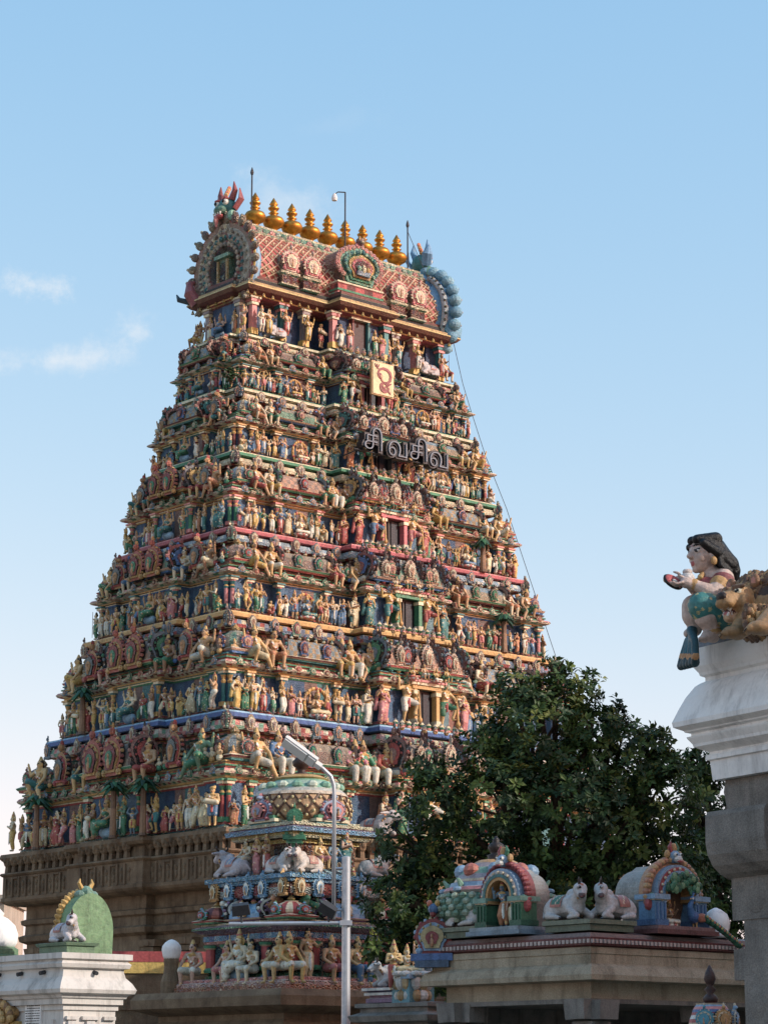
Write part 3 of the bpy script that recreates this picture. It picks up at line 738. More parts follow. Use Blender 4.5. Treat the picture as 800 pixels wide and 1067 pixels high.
seats = {}     # where sculpture goes: ledge -> list
for t in range(6):
    z0, z1 = zs[t], zs[t + 1]; H = z1 - z0
    a0, b0, a1, b1 = AH[t], BH[t], AH[t + 1], BH[t + 1]
    da, db = a0 - a1, b0 - b1
    wc = 1.28 + .16 * (5 - t); pc = .62 if t else .7
    wl = .85 + .15 * (5 - t); pl = .3
    k = .62 + .1 * (5 - t); span = a1 - wc; s2 = wc + span * .64; s1 = wc + span * .24
    zz = lambda h: z0 + H * h
    aw, bw = a1 + .4 * da, b1 + .42 * db
    span = aw - wc; s2 = wc + span * .64; s1 = wc + span * .24
    P = PALS[t]; Q = PALS[(t + 3) % 6]
    # wall of the storey
    w = MB()
    lw = plan_step(aw - .06, bw - .04, wc, pc, wl, pl, k, s1, s2, .22)
    low = [S(70, 104, 140), S(58, 86, 124), S(140, 104, 98), S(76, 128, 134), S(84, 118, 150), S(112, 144, 156), S(160, 98, 84)]
    w.sweep(lw, [(min(db * .3, .22), zz(-.04)), (min(db * .3, .22), zz(.02)), (.14, zz(.035)), (.1, zz(.06)), (0, zz(.07)), (0, zz(.42))],
            [S(150, 140, 124), alt([DGREEN, TEAL], 3), RED, CREAM, flat_(alt(low, 2), .2)], .28)
    up = plan(a1 - .5, b1 - .42, wc, pc * .8, wl, pl)
    w.sweep(up, [(0, zz(.42)), (0, zz(.60)), (.05, zz(.61)), (.05, zz(.63)), (0, zz(.64)), (0, zz(.86))], [alt([S(140, 96, 80), S(100, 110, 108)], 2), PINK, CREAM, GREEN, alt([S(150, 100, 80), S(90, 120, 116), S(170, 134, 104), S(76, 100, 126)], 2)], .3)
    st = w.build('storey', PAINT_RELIEF, tower)
    # string cornice above the standing figures
    c = MB(); q = .02
    c.sweep(plan_step(aw - .06, bw - .04, wc, pc, wl, pl, k, s1, s2, .22),
            [(.02, zz(.385)), (.06, zz(.40)), (.06, zz(.412)), (.13, zz(.415)), (.13, zz(.428)), (.2, zz(.432)), (.32, zz(.445)), (.36, zz(.465)), (.3, zz(.485)), (.16, zz(.497)), (.16, zz(.505)),
             (.22, zz(.51)), (.22, zz(.523)), (.12, zz(.527)), (.12, zz(.54)), (.18, zz(.545)), (.18, zz(.557)), (.02, zz(.56))],
            [flat_(P[0]), flat_(CREAM), flat_(Q[0]), flat_(OCHRE), flat_(P[1]), flat_(alt([P[2], CREAM, Q[2], CREAM], 1), .3), flat_(alt([S(214, 190, 164), S(200, 160, 140)], 1), .4), flat_(alt([PINK, CREAM, GREEN, CREAM], 1), .3), flat_(DARK), flat_(RED),
             flat_(CREAM), flat_(GREEN), flat_(DARK), flat_(alt([OCHRE, RED], 1)), flat_(S(206, 190, 166)), flat_(Q[0]), flat_(MAROON)], .17, cap_bot=False)
    for e, (face, half, d) in enumerate((('front', aw, bw), ('left', bw, aw), ('right', bw, aw))):
        n = int(half * 2 / .62)
        for i in range(n):
            s = -half + (i + .5) * 2 * half / n
            pj = pc if face == 'front' and abs(s) < wc else (pl if face != 'front' and abs(s) < wl else 0)
            kudu(c, FM(face, s, d + .27 + pj, zz(.445)), .14, .26, rnd.choice([(TERRA, STONE_, RED, DARK), (SAGE, GREEN, STONE_, DARK), (DUSK, LBLUE, TERRA, DARK), (STONE_, TERRA, MAROON, DARK)]), .05, True)
    for e, (face, half, d) in enumerate((('front', aw, bw), ('left', bw, aw))):
        n = int(half * 2 / .36)
        for i in range(n):
            s = -half + (i + .5) * 2 * half / n + rnd.uniform(-.05, .05)
            pj = pc if face == 'front' and abs(s) < wc else (pl if face != 'front' and abs(s) < wl else 0)
            c.M = FM(face, s, d + .16 + pj, zz(.56)); u = H * rnd.uniform(.026, .036); sk = flat_(rnd.choice([S(206, 156, 96), S(196, 150, 110), S(220, 190, 150), S(120, 150, 130), S(150, 110, 84)])); cl_ = flat_(rnd.choice([RED, GREEN, TEAL, CREAM, OCHRE, BLUE, PINK]))
            c.ell((0, 0, u * .5), (u * 1.0, u * .8, u * .9), cl_, 7, 5); c.ell((0, -.01, u * 1.7), (u * .8, u * .6, u * .9), sk, 7, 5); c.ell((0, -.02, u * 2.9), (u * .5, u * .5, u * .55), sk, 6, 5); c.ell((0, 0, u * 3.5), (u * .35, u * .35, u * .6), flat_(GOLD), 6, 4)
            for g_ in (-1, 1): c.tube([(g_ * u * .8, 0, u * 2.1), (g_ * u * 1.3, -.03, u * 1.5), (g_ * u * .8, -.07, u * 1.1)], u * .25, 5, sk)
            c.M = None
    c.build('string_cornice', PAINT_RELIEF, st)
    # ledge cornice on top
    c = MB(); F = FILLET[t + 1]; Bd = BAND[t + 1]
    top = plan(a1 - .42, b1 - .42, wc, pc * .9, wl, pl)
    c.sweep(top, [(-.06, zz(.80)), (.02, zz(.81)), (.02, zz(.825)), (.08, zz(.83)), (.2, zz(.835)), (.33, zz(.85)), (.37, zz(.88)), (.33, zz(.92)), (.2, zz(.935)), (.2, zz(.942)), (.38, zz(.945)), (.42, zz(.95)), (.42, zz(.985)), (.38, zz(1.0))],
            [flat_(TEAL), flat_(alt([S(110, 80, 76), PINK], 1)), flat_(OCHRE), flat_(MAROON), flat_(alt([CREAM, RED], 1)), flat_(alt(Bd, 2), .45), flat_(alt(Bd, 1), .55), flat_(alt(Bd[::-1], 2), .4), flat_(DARK), flat_(F[1], .05), flat_(F[0], .05), flat_(F[1], .05), flat_(F[2], .05)], .2, cap_bot=False)
    for e, (face, half, d) in enumerate((('front', a1, b1), ('left', b1, a1), ('right', b1, a1))):
        n = max(4, int(half * 2 / .95))
        for i in range(n + 1):
            s = -half * .985 + i * 2 * half * .985 / n
            if face == 'front' and abs(s) < wc + .1: continue
            pj = pl if face != 'front' and abs(s) < wl else 0
            kudu(c, FM(face, s, d - .1 + pj, zz(.84)), .2, H * .17, rnd.choice([(S(150, 132, 134), TERRA, STONE_, DARK), (DUSK, S(130, 150, 166), TERRA, DARK), (STONE_, SAGE, S(160, 90, 90), DARK), (S(160, 120, 100), PLUM, STONE_, DARK)]), .08)
        n = int(half * 2 / .26)
        for i in range(n):     # bracket knobs under the ledge
            s = -half * .95 + (i + .5) * 2 * half * .95 / n
            if face == 'front' and abs(s) < wc + .1: continue
            pj = pl if face != 'front' and abs(s) < wl else 0
            M_ = FM(face, s, d - .5 + pj, zz(.76)); c.M = M_
            c.ell((0, -.03, 0), (.07, .12, .09), (S(176, 120, 96), S(150, 86, 76), S(190, 150, 110))[i % 3], 6, 5); c.M = None
    c.build('ledge_cornice', PAINT_RELIEF, st)
    # pavilion roofs
    hh = H * .30
    for sx in (-1, 1):
        for sy in (-1, 1):
            if sx > 0 and sy > 0: continue
            m = MB(); kuta(m, Matrix.Translation((sx * (aw - k * .5 - .1), sy * (bw - k * .42 + .1) + (.45 if t == 0 and sy > 0 else 0), zz(.555))), k * .55, hh, pal()); m.build('corner_dome', PAINT_RELIEF, st)
    for s_ in (-1, 1):
        m = MB(); sala(m, FM('front', s_ * (s1 + s2) / 2, bw - .06, zz(.555)), (s2 - s1) / 2, .36, hh * .92, pal(), t in (1, 3)); m.build('barrel_vault', PAINT_RELIEF, st)
        m = MB(); sala(m, FM('front', s_ * (wc + (s1 - wc) * .42), bw - .2, zz(.555)), (s1 - wc) * .26, .26, hh * .8, pal()); m.build('small_vault', PAINT_RELIEF, st)
    m = MB(); sala(m, FM('front', 0, bw + pc - .25, zz(.57)), wc * .97, .5, hh * 1.12, P, True)
    for j, s in enumerate((-wc * .98, -wc * .36, wc * .36, wc * .98)):
        for e in (-1, 1):
            kudu(m, FM('front', s, bw + pc - .22, zz(.575), e * PI / 2) @ Matrix.Translation((0, -.02, 0)), .62, hh * 1.16, (S(122, 80, 78), DUSK, MAROON, OCHRE, TEAL, DARK), .07)
    for s in (-wc * .67, 0, wc * .67):
        kudu(m, FM('front', s, bw + pc + .24, zz(.62)), .2 if s else .26, hh * (.7 if s else .86), (S(206, 176, 156), TERRA, STONE_, SAGE, TERRA, DARK), .12)
    for s in np.linspace(-wc, wc, 9):
        m.lathe(tuple((FM('front', s, bw + pc + .12, zz(.94)).translation)), [(.06, 0), (.1, .09), (.05, .15), (.08, .2), (.02, .3)], 7, [OCHRE, PINK, CREAM, GREY])
    m.build('porch_vault', PAINT_RELIEF, st)
    for face in ('left', 'right'):
        m = MB(); sala(m, FM(face, 0, aw + pl - .1, zz(.555)), wl * .92, .45, hh * 1.1, P, True)
        if t < 4:
            for s in (-.34, .34):
                kudu(m, FM(face, s * wl / .9, aw + pl + .42, zz(.53)), wl * .34, hh * 1.2, (S(190, 84, 60), S(206, 150, 66), S(150, 50, 46), S(200, 140, 64), GREEN, MAROON), .16)
        m.build('gable_vault', PAINT_RELIEF, st)
        for s_ in (-1, 1):
            m = MB(); kudu(m, FM(face, s_ * (wl + (bw - wl) * .42), aw + .12, zz(.55)), min(.4, (bw - wl) * .24), hh * 1.05, (S(190, 130, 70), RED, S(120, 120, 120), MAROON), .18); m.build('niche_gable', PAINT_RELIEF, st)
    # doorway
    dw, dh, dz = .41 + .03 * (5 - t) / 5, H * .36, zz(.055); d = bw + pc
    m = MB(); fc = [OCHRE, OCHRE, GREEN, ROSE, S(90, 84, 80), S(150, 60, 60)][t]
    for sx in (-1, 1):
        m.M = FM('front', sx * (dw + .1), d + .12, dz)
        m.box((0, 0, dh * .5), (.15, .36, dh), fc); m.box((0, -.06, dh * .1), (.22, .3, dh * .14), S(200, 190, 160)); m.box((0, -.06, dh * .9), (.24, .32, dh * .1), CREAM)
    m.M = FM('front', 0, d + .12, dz)
    m.box((0, 0, dh + .07), (dw * 2 + .5, .4, .14), fc); m.box((0, -.03, dh + .19), (dw * 2 + .7, .44, .1), CREAM); m.box((0, -.05, dh + .28), (dw * 2 + .9, .48, .08), [RED, PINK, ROSE, TEAL, GREEN, RED][t])
    m.M = None
    dr = m.build('doorway', PAINT, st)
    m = MB(); m.M = FM('front', 0, d + .02, dz)
    m.box((0, 0, dh * .5), (dw * 2 + .06, .04, dh), S(24, 24, 30)); m.box((-dw * .3, -.04, dh * .48), (.05, .06, dh * .96), S(70, 58, 50)); m.box((dw * .36, -.035, dh * .48), (.3, .05, dh * .9), S(34, 40, 52))  # near-black panel: the unlit opening put in as colour
    m.M = None; m.build('door', PAINT, st)
    # parapet pots in front of the door
    m = MB()
    for s in np.linspace(-wc * .82, wc * .82, 11):
        m.M = FM('front', s, b0 + .5 - .1, z0 - .02)
        m.lathe((0, 0, 0), [(.07, 0), (.1, .08), (.06, .14), (.1, .22), (.04, .3), (.02, .36)], 7, [OCHRE, PINK, GREEN, CREAM, GREY])
    m.M = None; m.build('balustrade', PAINT, st)
    # pilasters
    me = pilaster_mesh(H * .35, [RED, TEAL, PINK, GREEN, MAROON, ROSE][t], [GREEN, OCHRE, TEAL, PINK, OCHRE, TEAL][t])
    spots = []
    for s_ in (-1, 1):
        spots += [('front', s_ * (aw - .12), bw + .03), ('front', s_ * (aw - k + .08), bw + .03), ('front', s_ * (s2 - .08), bw + .03), ('front', s_ * (s1 + .08), bw + .03), ('front', s_ * (wc - .12), bw + pc + .03)]
        spots += [('left', s_ * (bw - .12), aw + .03), ('left', s_ * (wl - .08), aw + pl + .03)]
    for f, s, d in spots:
        o = bpy.data.objects.new('pilaster', me); COL.objects.link(o); o.parent = st; o.matrix_local = FM(f, s, d, zz(.055))
    seats[t] = dict(z0=z0, H=H, a1=aw, b1=bw, a0=a0, b0=b0, da=da, db=db, wc=wc, pc=pc, wl=wl, pl=pl, k=k, s1=s1, s2=s2)

# --- top storey under the roof
z0, zt = 28.50, 30.32
w = MB()
tp = plan_step(4.75, 1.12, 1.05, .75, .7, .25, .55, 1.75, 2.9, .25)
w.sweep(tp, [(.25, 28.46), (.25, 28.56), (.1, 28.6), (0, 28.63), (0, 29.95), (.1, 29.98), (.1, 30.03), (.02, 30.06), (.02, 30.25)], [S(150, 140, 120), DGREEN, CREAM, flat_(alt([S(40, 66, 104), S(62, 106, 150), S(50, 86, 124)], 2), .1), RED, OCHRE, MAROON, MAROON], .3)
topst = w.build('storey', PAINT_RELIEF, tower)
c = MB()
c.sweep(plan(4.95, 1.5, 1.1, .7, .75, .2), [(-.2, 30.0), (.05, 30.05), (.05, 30.1), (.3, 30.2), (.42, 30.32), (.4, 30.38), (.3, 30.42), (.3, 30.5), (.12, 30.54), (.12, 30.7), (.05, 30.74), (.05, 30.86), (-.1, 30.9)],
        [flat_(c_) for c_ in (RED, OCHRE, MAROON, S(120, 70, 50), S(206, 170, 96), DARK, S(190, 150, 90), alt([PINK, S(206, 196, 190), MINT, S(206, 196, 190)], 2), DARK, GREEN, S(120, 60, 50), TEAL)], .24)
for s in np.linspace(-4.9, 4.9, 24):      # little bells under the eave
    pj = .7 if abs(s) < 1.1 else 0
    c.lathe((s, -1.72 - pj, 30.0), [(.075, 0), (.05, .06), (.04, .11), (.01, .15)], 6, [YELLOW, OCHRE])
for s in np.linspace(-1.7, 1.7, 8):
    c.lathe((-5.22, s, 30.0), [(.075, 0), (.05, .06), (.04, .11), (.01, .15)], 6, [YELLOW, OCHRE])
c.build('roof_eave', PAINT_RELIEF, topst)
pme = []
for col, cp in ((PINK, CREAM), (TEAL, PINK), (S(150, 130, 130), CREAM)):
    m = MB()
    m.box((0, 0, .12), (.3, .3, .24), YELLOW); m.box((0, 0, .78), (.22, .22, 1.1), col); m.box((0, 0, 1.2), (.32, .32, .1), cp); m.box((0, 0, 1.32), (.4, .36, .12), col); m.box((0, 0, 1.42), (.5, .42, .07), cp)
    me = m.mesh('column'); me.materials.append(PAINT); pme.append(me)
for i, s in enumerate((-4.7, -3.35, -2.25, -1.3, 1.3, 2.25, 3.35, 4.7)):
    o = bpy.data.objects.new('column', pme[i % 3]); COL.objects.link(o); o.parent = topst; o.matrix_local = FM('front', s, 1.35 + (.6 if abs(s) < 1.4 else 0), 28.58)
for s in (-.95, .95):
    o = bpy.data.objects.new('column', pme[2]); COL.objects.link(o); o.parent = topst; o.matrix_local = FM('left', s, 4.98, 28.58)
m = MB(); m.M = FM('front', .0, 1.9, 28.62)
m.box((0, 0, .66), (.72, .06, 1.3), S(60, 24, 24)); m.box((-.4, -.06, .66), (.1, .24, 1.32), MAROON); m.box((.4, -.06, .66), (.1, .24, 1.32), TEAL); m.box((0, -.06, 1.36), (1.0, .3, .1), CREAM)
m.M = None; m.build('doorway', PAINT, topst)

# --- barrel roof
r = MB(); LX = 4.6
prof = [(1.36, 30.85), (1.5, 31.1), (1.52, 31.4), (1.42, 31.8), (1.22, 32.2), (.98, 32.55), (.7, 32.86), (.55, 33.0)]
def vault(mb, y0sign):
    vs = []; fs = []; cl = []; m = 92; n = len(prof)
    for i in range(m + 1):
        for y, z in prof: vs.append((-LX + 2 * LX * i / m, y * y0sign, z))
    for i in range(m):
        for k in range(n - 1):
            f = (i * n + k, (i + 1) * n + k, (i + 1) * n + k + 1, i * n + k + 1)
            fs.append(f if y0sign < 0 else f[::-1]); cl.append(flat_(S(176, 62, 52), .15))
    mb.add(vs, fs, cl)
    # raised lattice: diagonal ribs and little flowers
    def pt(u, v, o=.03):
        v = min(max(v, 0), n - 1.001); k = int(v); t = v - k
        y = prof[k][0] * (1 - t) + prof[k + 1][0] * t; z = prof[k][1] * (1 - t) + prof[k + 1][1] * t
        return Vector((u, (y + o) * y0sign, z + o * .6))
    if y0sign < 0:
        st = .36; q = int(2 * LX / st)
        for i in range(-8, q + 1):
            for sgn in (1, -1):
                pts = []
                for k in range(15):
                    u = -LX + i * st + (k / 14 * 2.9 if sgn > 0 else 2.9 - k / 14 * 2.9)
                    if -LX <= u <= LX: pts.append(pt(u, k / 14 * (n - 1)))
                if len(pts) > 2: mb.tube(pts, .026, 4, flat_(S(220, 184, 146)))
        for i in range(q):
            for v in range(8):
                u = -LX + (i + .5 + .5 * (v % 2)) * st
                if u < LX: mb.ell(pt(u, .4 + v * .88), (.06, .06, .06), flat_((S(222, 150, 132), S(214, 180, 140))[v % 2]), 5, 4)
vault(r, -1); vault(r, 1)
roof = r.build('roof', PAINT, tower)
g = MB()
g.sweep([(-LX, -.56), (LX, -.56), (LX, .56), (-LX, .56)], [(.1, 32.9), (.14, 32.97), (.06, 33.02), (.0, 33.1), (-.06, 33.22), (-.1, 33.28), (-.1, 33.36)], [MINT, CREAM, PINK, alt([MINT, PINK, S(200, 196, 176)], 1), GREEN, CREAM, MINT], .2)
for i in range(30):
    x = -LX + (i + .5) * 2 * LX / 30
    g.ell((x, -.56, 33.1), (.14, .1, .13), (MINT, PINK, S(170, 180, 160))[i % 3], 7, 5)
g.build('ridge', PAINT_RELIEF, roof)
fin = MB()
fin.lathe((0, 0, 0), [(.2, 0), (.24, .06), (.14, .12), (.13, .2), (.22, .27), (.36, .36), (.42, .5), (.42, .56), (.35, .68), (.2, .76), (.13, .8), (.13, .84), (.2, .88), (.13, .92), (.12, .97), (.2, 1.04), (.22, 1.09), (.14, 1.16), (.11, 1.2), (.17, 1.24), (.15, 1.28), (.08, 1.4), (.01, 1.52)], 20, OBJ)
fme = fin.mesh('finial', True); fme.materials.append(GOLDM)
for i in range(9):
    o = bpy.data.objects.new('finial', fme); COL.objects.link(o); o.parent = roof; o.location = (-3.6 + i * .905, 0, 33.34)
def dormer(mb, s, w, h, d, zb, P):
    mb.M = FM('front', s, d, zb)
    sq = [(-w, -.3), (w, -.3), (w, .6), (-w, .6)]
    mb.sweep(sq, [(0, 0), (.05, .03), (.05, .08), (0, .1), (0, h * .3), (.08, h * .34), (.1, h * .4), (0, h * .44)], [P[0], CREAM, P[2], MAROON, alt([P[0], CREAM, GREEN], 1), CREAM, P[1]], .2)
    p = horseshoe(w * 1.1, h * .62)
    vs = scale_pts(p, 1, 0); mb.slab([(x, z + h * .42) for x, z in vs], .7, -.3, S(180, 140, 120))
    kudu(mb, Matrix.Translation((0, -.3, h * .42)), w * 1.12, h * .66, (P[6], P[7], CREAM, P[0]), .1)
    mb.M = None
for s in (-3.25, -2.2, 2.2, 3.25):
    m = MB(); dormer(m, s, .36, 1.35, 1.42, 30.7, (GREEN, CREAM, RED, PINK, CREAM, CREAM, S(214, 170, 150), ROSE)); m.build('dormer', PAINT_RELIEF, roof)
# big central gable
m = MB(); m.M = FM('front', 0, 1.7, 30.55)
m.sweep([(-1.1, -.3), (1.1, -.3), (1.1, 1.2), (-1.1, 1.2)], [(0, 0), (.06, .05), (.06, .12), (0, .15), (0, .4), (.05, .42), (.05, .5), (0, .52), (0, .7), (.06, .74), (.06, .8), (-.05, .84)],
        [flat_(c_) for c_ in (GREEN, CREAM, MAROON, alt([PINK, CREAM, MINT], 1), RED, GREEN, DARK, alt([RED, MAROON], 2), PINK, CREAM, GREEN)], .22)
ph = horseshoe(1.12, 1.7, 23)
m.slab([(x, z + .8) for x, z in ph], 1.6, -.2, S(196, 120, 110), S(170, 110, 100))
for s_, dd, cc in ((.9, .3, MINT), (.74, .36, GREEN), (.58, .42, OCHRE), (.46, .46, ROSE), (.34, .5, MAROON)):
    m.slab([(x, max(z, 0) + .8) for x, z in scale_pts(ph, s_, .64)], 0, -dd, cc)
for k in range(1, len(ph) - 1):
    x, z = ph[k]; m.ell((x * .98, -.26, z * .98 + .8), (.13, .1, .13), (PINK, S(206, 140, 126))[k % 2], 7, 5)
    x, z = scale_pts(ph, .72, .64)[k]; m.ell((x, -.4, z + .8), (.09, .07, .1), (MINT, TEAL)[k % 2], 6, 5)
m.box((0, -.5, 1.24), (.62, .1, .18), S(150, 160, 176)); m.ell((0, -.52, 1.42), (.11, .1, .17), CREAM, 8, 6); m.ell((.22, -.52, 1.42), (.1, .08, .12), OCHRE, 8, 6); m.ell((-.22, -.52, 1.42), (.1, .08, .12), MINT, 8, 6)
m.ell((0, -.3, 2.6), (.18, .18, .17), S(150, 80, 80), 9, 7); m.ell((0, -.45, 2.55), (.08, .09, .06), CREAM); m.ell((-.12, -.4, 2.7), (.06, .06, .1), OCHRE); m.ell((.12, -.4, 2.7), (.06, .06, .1), OCHRE)
m.M = None; m.build('front_gable', PAINT_RELIEF, roof)
# great horseshoe gable ends with scalloped rims
for sx in (-1, 1):
    m = MB(); n = 40; vs = []; fs = []; cl = []
    A = [math.radians(-52 + 284 * i / n) for i in range(n + 1)]
    rings = [(4.35, 1.42, BLUE), (4.62, 1.66, SKYB), (4.85, 1.82, LBLUE), (5.0, 1.9, SKYB), (5.04, 1.92, YELLOW), (5.08, 1.86, YELLOW), (5.1, 1.78, RED), (5.06, 1.6, S(176, 130, 112)), (5.12, 1.5, S(206, 186, 166)), (5.06, 1.38, S(130, 104, 96)),
             (5.1, 1.26, S(190, 166, 146)), (5.14, 1.16, S(150, 96, 84)), (5.04, 1.08, S(206, 180, 156)), (5.0, .98, S(140, 152, 144)), (5.06, .86, ROSE), (4.98, .7, S(80, 60, 56)), (4.9, .5, DARK)]
    for x, rr, cc in rings:
        for a in A: vs.append((sx * x, rr * math.cos(a), 31.45 + rr * .98 * math.sin(a) + (.16 * rr if math.sin(a) > .97 else 0)))
    q = n + 1
    for k in range(len(rings) - 1):
        for i in range(n):
            f = (k * q + i, k * q + i + 1, (k + 1) * q + i + 1, (k + 1) * q + i)
            fs.append(f if sx > 0 else f[::-1]); cl.append(flat_(rings[k + 1][2] if k not in (8, 11) or i % 2 else CREAM, .1 if k < 5 else .5))
    m.add(vs, fs, cl)
    for i in range(1, n, 2):
        a = A[i]
        R = Matrix.Rotation(-(a - PI / 2) if False else 0, 3, 'X')
        cy, cz = 1.98 * math.cos(a), 31.45 + 1.98 * math.sin(a)
        R = Matrix.Rotation(a, 3, 'X')
        if sx > 0: m.ell((5.0, cy * 1.03, 31.45 + (cz - 31.45) * 1.03), (.27, .25, .24), flat_((S(96, 150, 178), S(118, 168, 190))[i // 2 % 2], .05), 12, 8, R)
        m.ell((sx * 5.1, cy * .99, 31.45 + (cz - 31.45) * .99), (.14, .24, .17), (S(166, 136, 110), S(140, 104, 92))[i // 2 % 2], 9, 7, R); m.ell((sx * 5.2, cy * 1.07, 31.45 + (cz - 31.45) * 1.07), (.06, .1, .06), S(196, 170, 140), 7, 5, R)
        for rr, cc in ((1.46, S(180, 160, 140)), (1.2, TEAL), (.95, S(200, 170, 150))):
            m.ell((sx * 5.1, rr * math.cos(a), 31.45 + rr * math.sin(a)), (.08, .09, .1), cc, 6, 5)
    # shrine front inside the arch
    m.box((sx * 4.92, 0, 31.25), (.3, .7, 1.5), S(120, 140, 110)); m.box((sx * 5.0, 0, 30.75), (.36, 1.2, .2), S(170, 130, 110)); m.box((sx * 5.05, 0, 31.3), (.1, .34, .7), DARK)
    for y in (-.28, .28): m.box((sx * 5.1, y, 31.3), (.1, .1, .9), OCHRE)
    m.box((sx * 5.05, 0, 31.9), (.3, .9, .14), MINT); m.box((sx * 5.0, 0, 30.55), (.5, 2.0, .2), S(120, 120, 110)); m.box((sx * 5.0, 0, 30.42), (.56, 2.3, .14), MAROON)
    if sx > 0:   # fish-tail curl at the foot of the blue back, towards the viewer
        pts = [(4.86, -1.35, 31.2), (4.85, -1.6, 30.9), (5.0, -1.68, 30.66), (5.3, -1.66, 30.62), (5.5, -1.6, 30.9), (5.54, -1.56, 31.15)]
        m.tube(pts, [.26, .3, .34, .32, .2, .04], 12, flat_(S(100, 154, 182), .05), .6)
        pts = [(4.4 + .12 * k, -1.62 * math.cos((k - 3.5) * .25) * 1.02, 31.0) for k in range(2)]
        aa = [math.radians(218 - 100 * k / 12) for k in range(13)]
        m.tube([(4.66, 1.76 * math.cos(a), 31.45 + 1.76 * math.sin(a)) for a in aa], .13, 8, flat_(S(186, 190, 196), .4))
        for a in aa: m.ell((4.6, 1.86 * math.cos(a), 31.45 + 1.86 * math.sin(a)), (.08, .06, .06), DARK, 6, 4)
    m.build('end_gable', PAINT_RELIEF, roof)
    # dragon mask crowning the gable
    h = MB(); X = sx * 4.95; zb = 33.55
    h.ell((X, 0, zb + .35), (.34, .42, .4), TEAL, 14, 10); h.ell((X + sx * .32, 0, zb + .15), (.24, .3, .2), S(90, 130, 110), 12, 8)
    h.ell((X + sx * .4, 0, zb - .12), (.14, .26, .12), RED, 10, 6); h.tube([(X + sx * .42, 0, zb - .05), (X + sx * .52, 0, zb - .3), (X + sx * .5, 0, zb - .55)], [.1, .1, .05], 8, PINK, .6)
    for y in (-.2, -.07, .07, .2): h.lathe((X + sx * .47, y, zb + .04), [(.01, -.14), (.045, 0)], 5, WHITE)
    for y in (-.24, .24):
        h.ell((X + sx * .26, y, zb + .46), (.13, .13, .13), WHITE, 9, 7); h.ell((X + sx * .37, y, zb + .47), (.06, .07, .07), BLACK, 7, 5); h.ell((X + sx * .26, y, zb + .6), (.13, .15, .06), RED, 8, 5)
        e = 1 if y > 0 else -1
        h.tube([(X, y * 1.2, zb + .6), (X - sx * .02, y * 1.9, zb + .95), (X, y * 1.7, zb + 1.3)], [.14, .11, .02], 8, (S(150, 60, 60) if sx < 0 else SKYB))
        h.tube([(X - sx * .05, y * 1.7, zb + .2), (X - sx * .2, y * 2.6, zb + .6), (X - sx * .1, y * 2.7, zb + 1.0)], [.2, .22, .04], 8, (S(140, 60, 66) if sx < 0 else SKYB), .4)
        h.ell((X + sx * .1, y * 1.9, zb - .1), (.2, .16, .22), MINT, 8, 6)
    for k in range(5): h.ell((X + sx * (.1 - .05 * k), 0, zb + .75 + .1 * k), (.1, .12 - .015 * k, .1), (ORANGE, OCHRE)[k % 2], 7, 5)
    h.build('dragon_mask', PAINT, roof)
# winged horn at the left eave corner
m = MB(); m.tube([(-5.2, 1.45, 30.35), (-5.45, 1.6, 30.75), (-5.35, 1.75, 31.2), (-5.1, 1.75, 31.35)], [.26, .24, .14, .03], 9, S(150, 70, 76)); m.tube([(-5.3, 1.7, 30.45), (-5.6, 2.1, 30.6), (-5.55, 2.3, 30.85)], [.12, .1, .03], 8, S(54, 70, 80)); m.build('eave_horn', PAINT, roof)
# ------------------------------------------------------------------ sculpture on the tower
TM = Matrix.Translation((TX, TY, 0)) @ Matrix.Rotation(YAW, 4, 'Z')
ORD = 'first second third fourth fifth sixth seventh eighth ninth tenth eleventh twelfth thirteenth fourteenth fifteenth sixteenth seventeenth eighteenth nineteenth twentieth'.split()
ORD += ['twenty ' + x for x in ORD[:9]] + ['thirtieth']
SHORT = {'bless': 'one hand blessing', 'flute': 'legs crossed', 'twist': 'sari wrapped', 'carry': 'both arms up', 'stride': 'striding', 'plain': 'wearing a shirt', 'namaste': 'palms joined', 'raise': 'one arm raised', 'dancer': 'dancing', 'fourarm': 'four armed', 'lady': 'sari wrapped', 'ladyk': 'crowned, in sari', 'staff': 'holding a staff',
         'drummer': 'beating a drum', 'sage': 'topknotted', 'kneel': 'kneeling', 'guard': 'one leg lifted', 'guard4': 'four armed', 'sit': 'hands on knees', 'sitj': 'topknotted', 'lean': 'one leg stretched',
         'leanm': 'one leg stretched', 'sitsash': 'with blue sash', 'shirt': 'hands on knees', 'deity': 'cross legged', 'deity2': 'one leg folded'}
LN = ['granite ledge', 'blue ledge', 'orange ledge', 'pink ledge', 'green ledge', 'cream ledge', 'topmost ledge']
SIDE = {'front': 'sunny side', 'left': 'shaded side', 'right': 'far end'}
def put(kind, pose, t, face, s, d, z, scale, jit=.25, noun='statue', where='on', order=None, **kw):
    p = TM @ FM(face, s, d, z).translation
    o, sk, cl, w = statue(kind, pose, p, YAW + TH[face] + rnd.uniform(-jit, jit), scale, **({'shirt': rnd.choice(CLOTHS)[1], **kw} if pose == 'plain' else kw))
    o['category'] = 'statue'
    o['group'] = {'standing_statue': 'statues standing along the tower ledges', 'seated_statue': 'statues seated among the tower pavilions', 'guardian_statue': 'guardian statues beside the tower doors',
                  'deity_statue': 'deities in the tower niches'}.get(kind, kind)
    lab = f"{sk[0].split()[0]} {noun} in {cl[0]}, {SHORT[pose]}, {order} {SIDE[face]}, {where} {LN[t]}"
    if len(lab.split()) > 16: lab = lab.replace(' the ', ' ').replace('seated figure', 'sitter')
    o['label'] = lab
    return o
STAND = ['bless', 'flute', 'twist', 'carry', 'stride', 'plain', 'bless', 'twist', 'namaste', 'raise', 'fourarm', 'lady', 'ladyk', 'staff', 'sage', 'drummer', 'lady', 'namaste', 'raise']
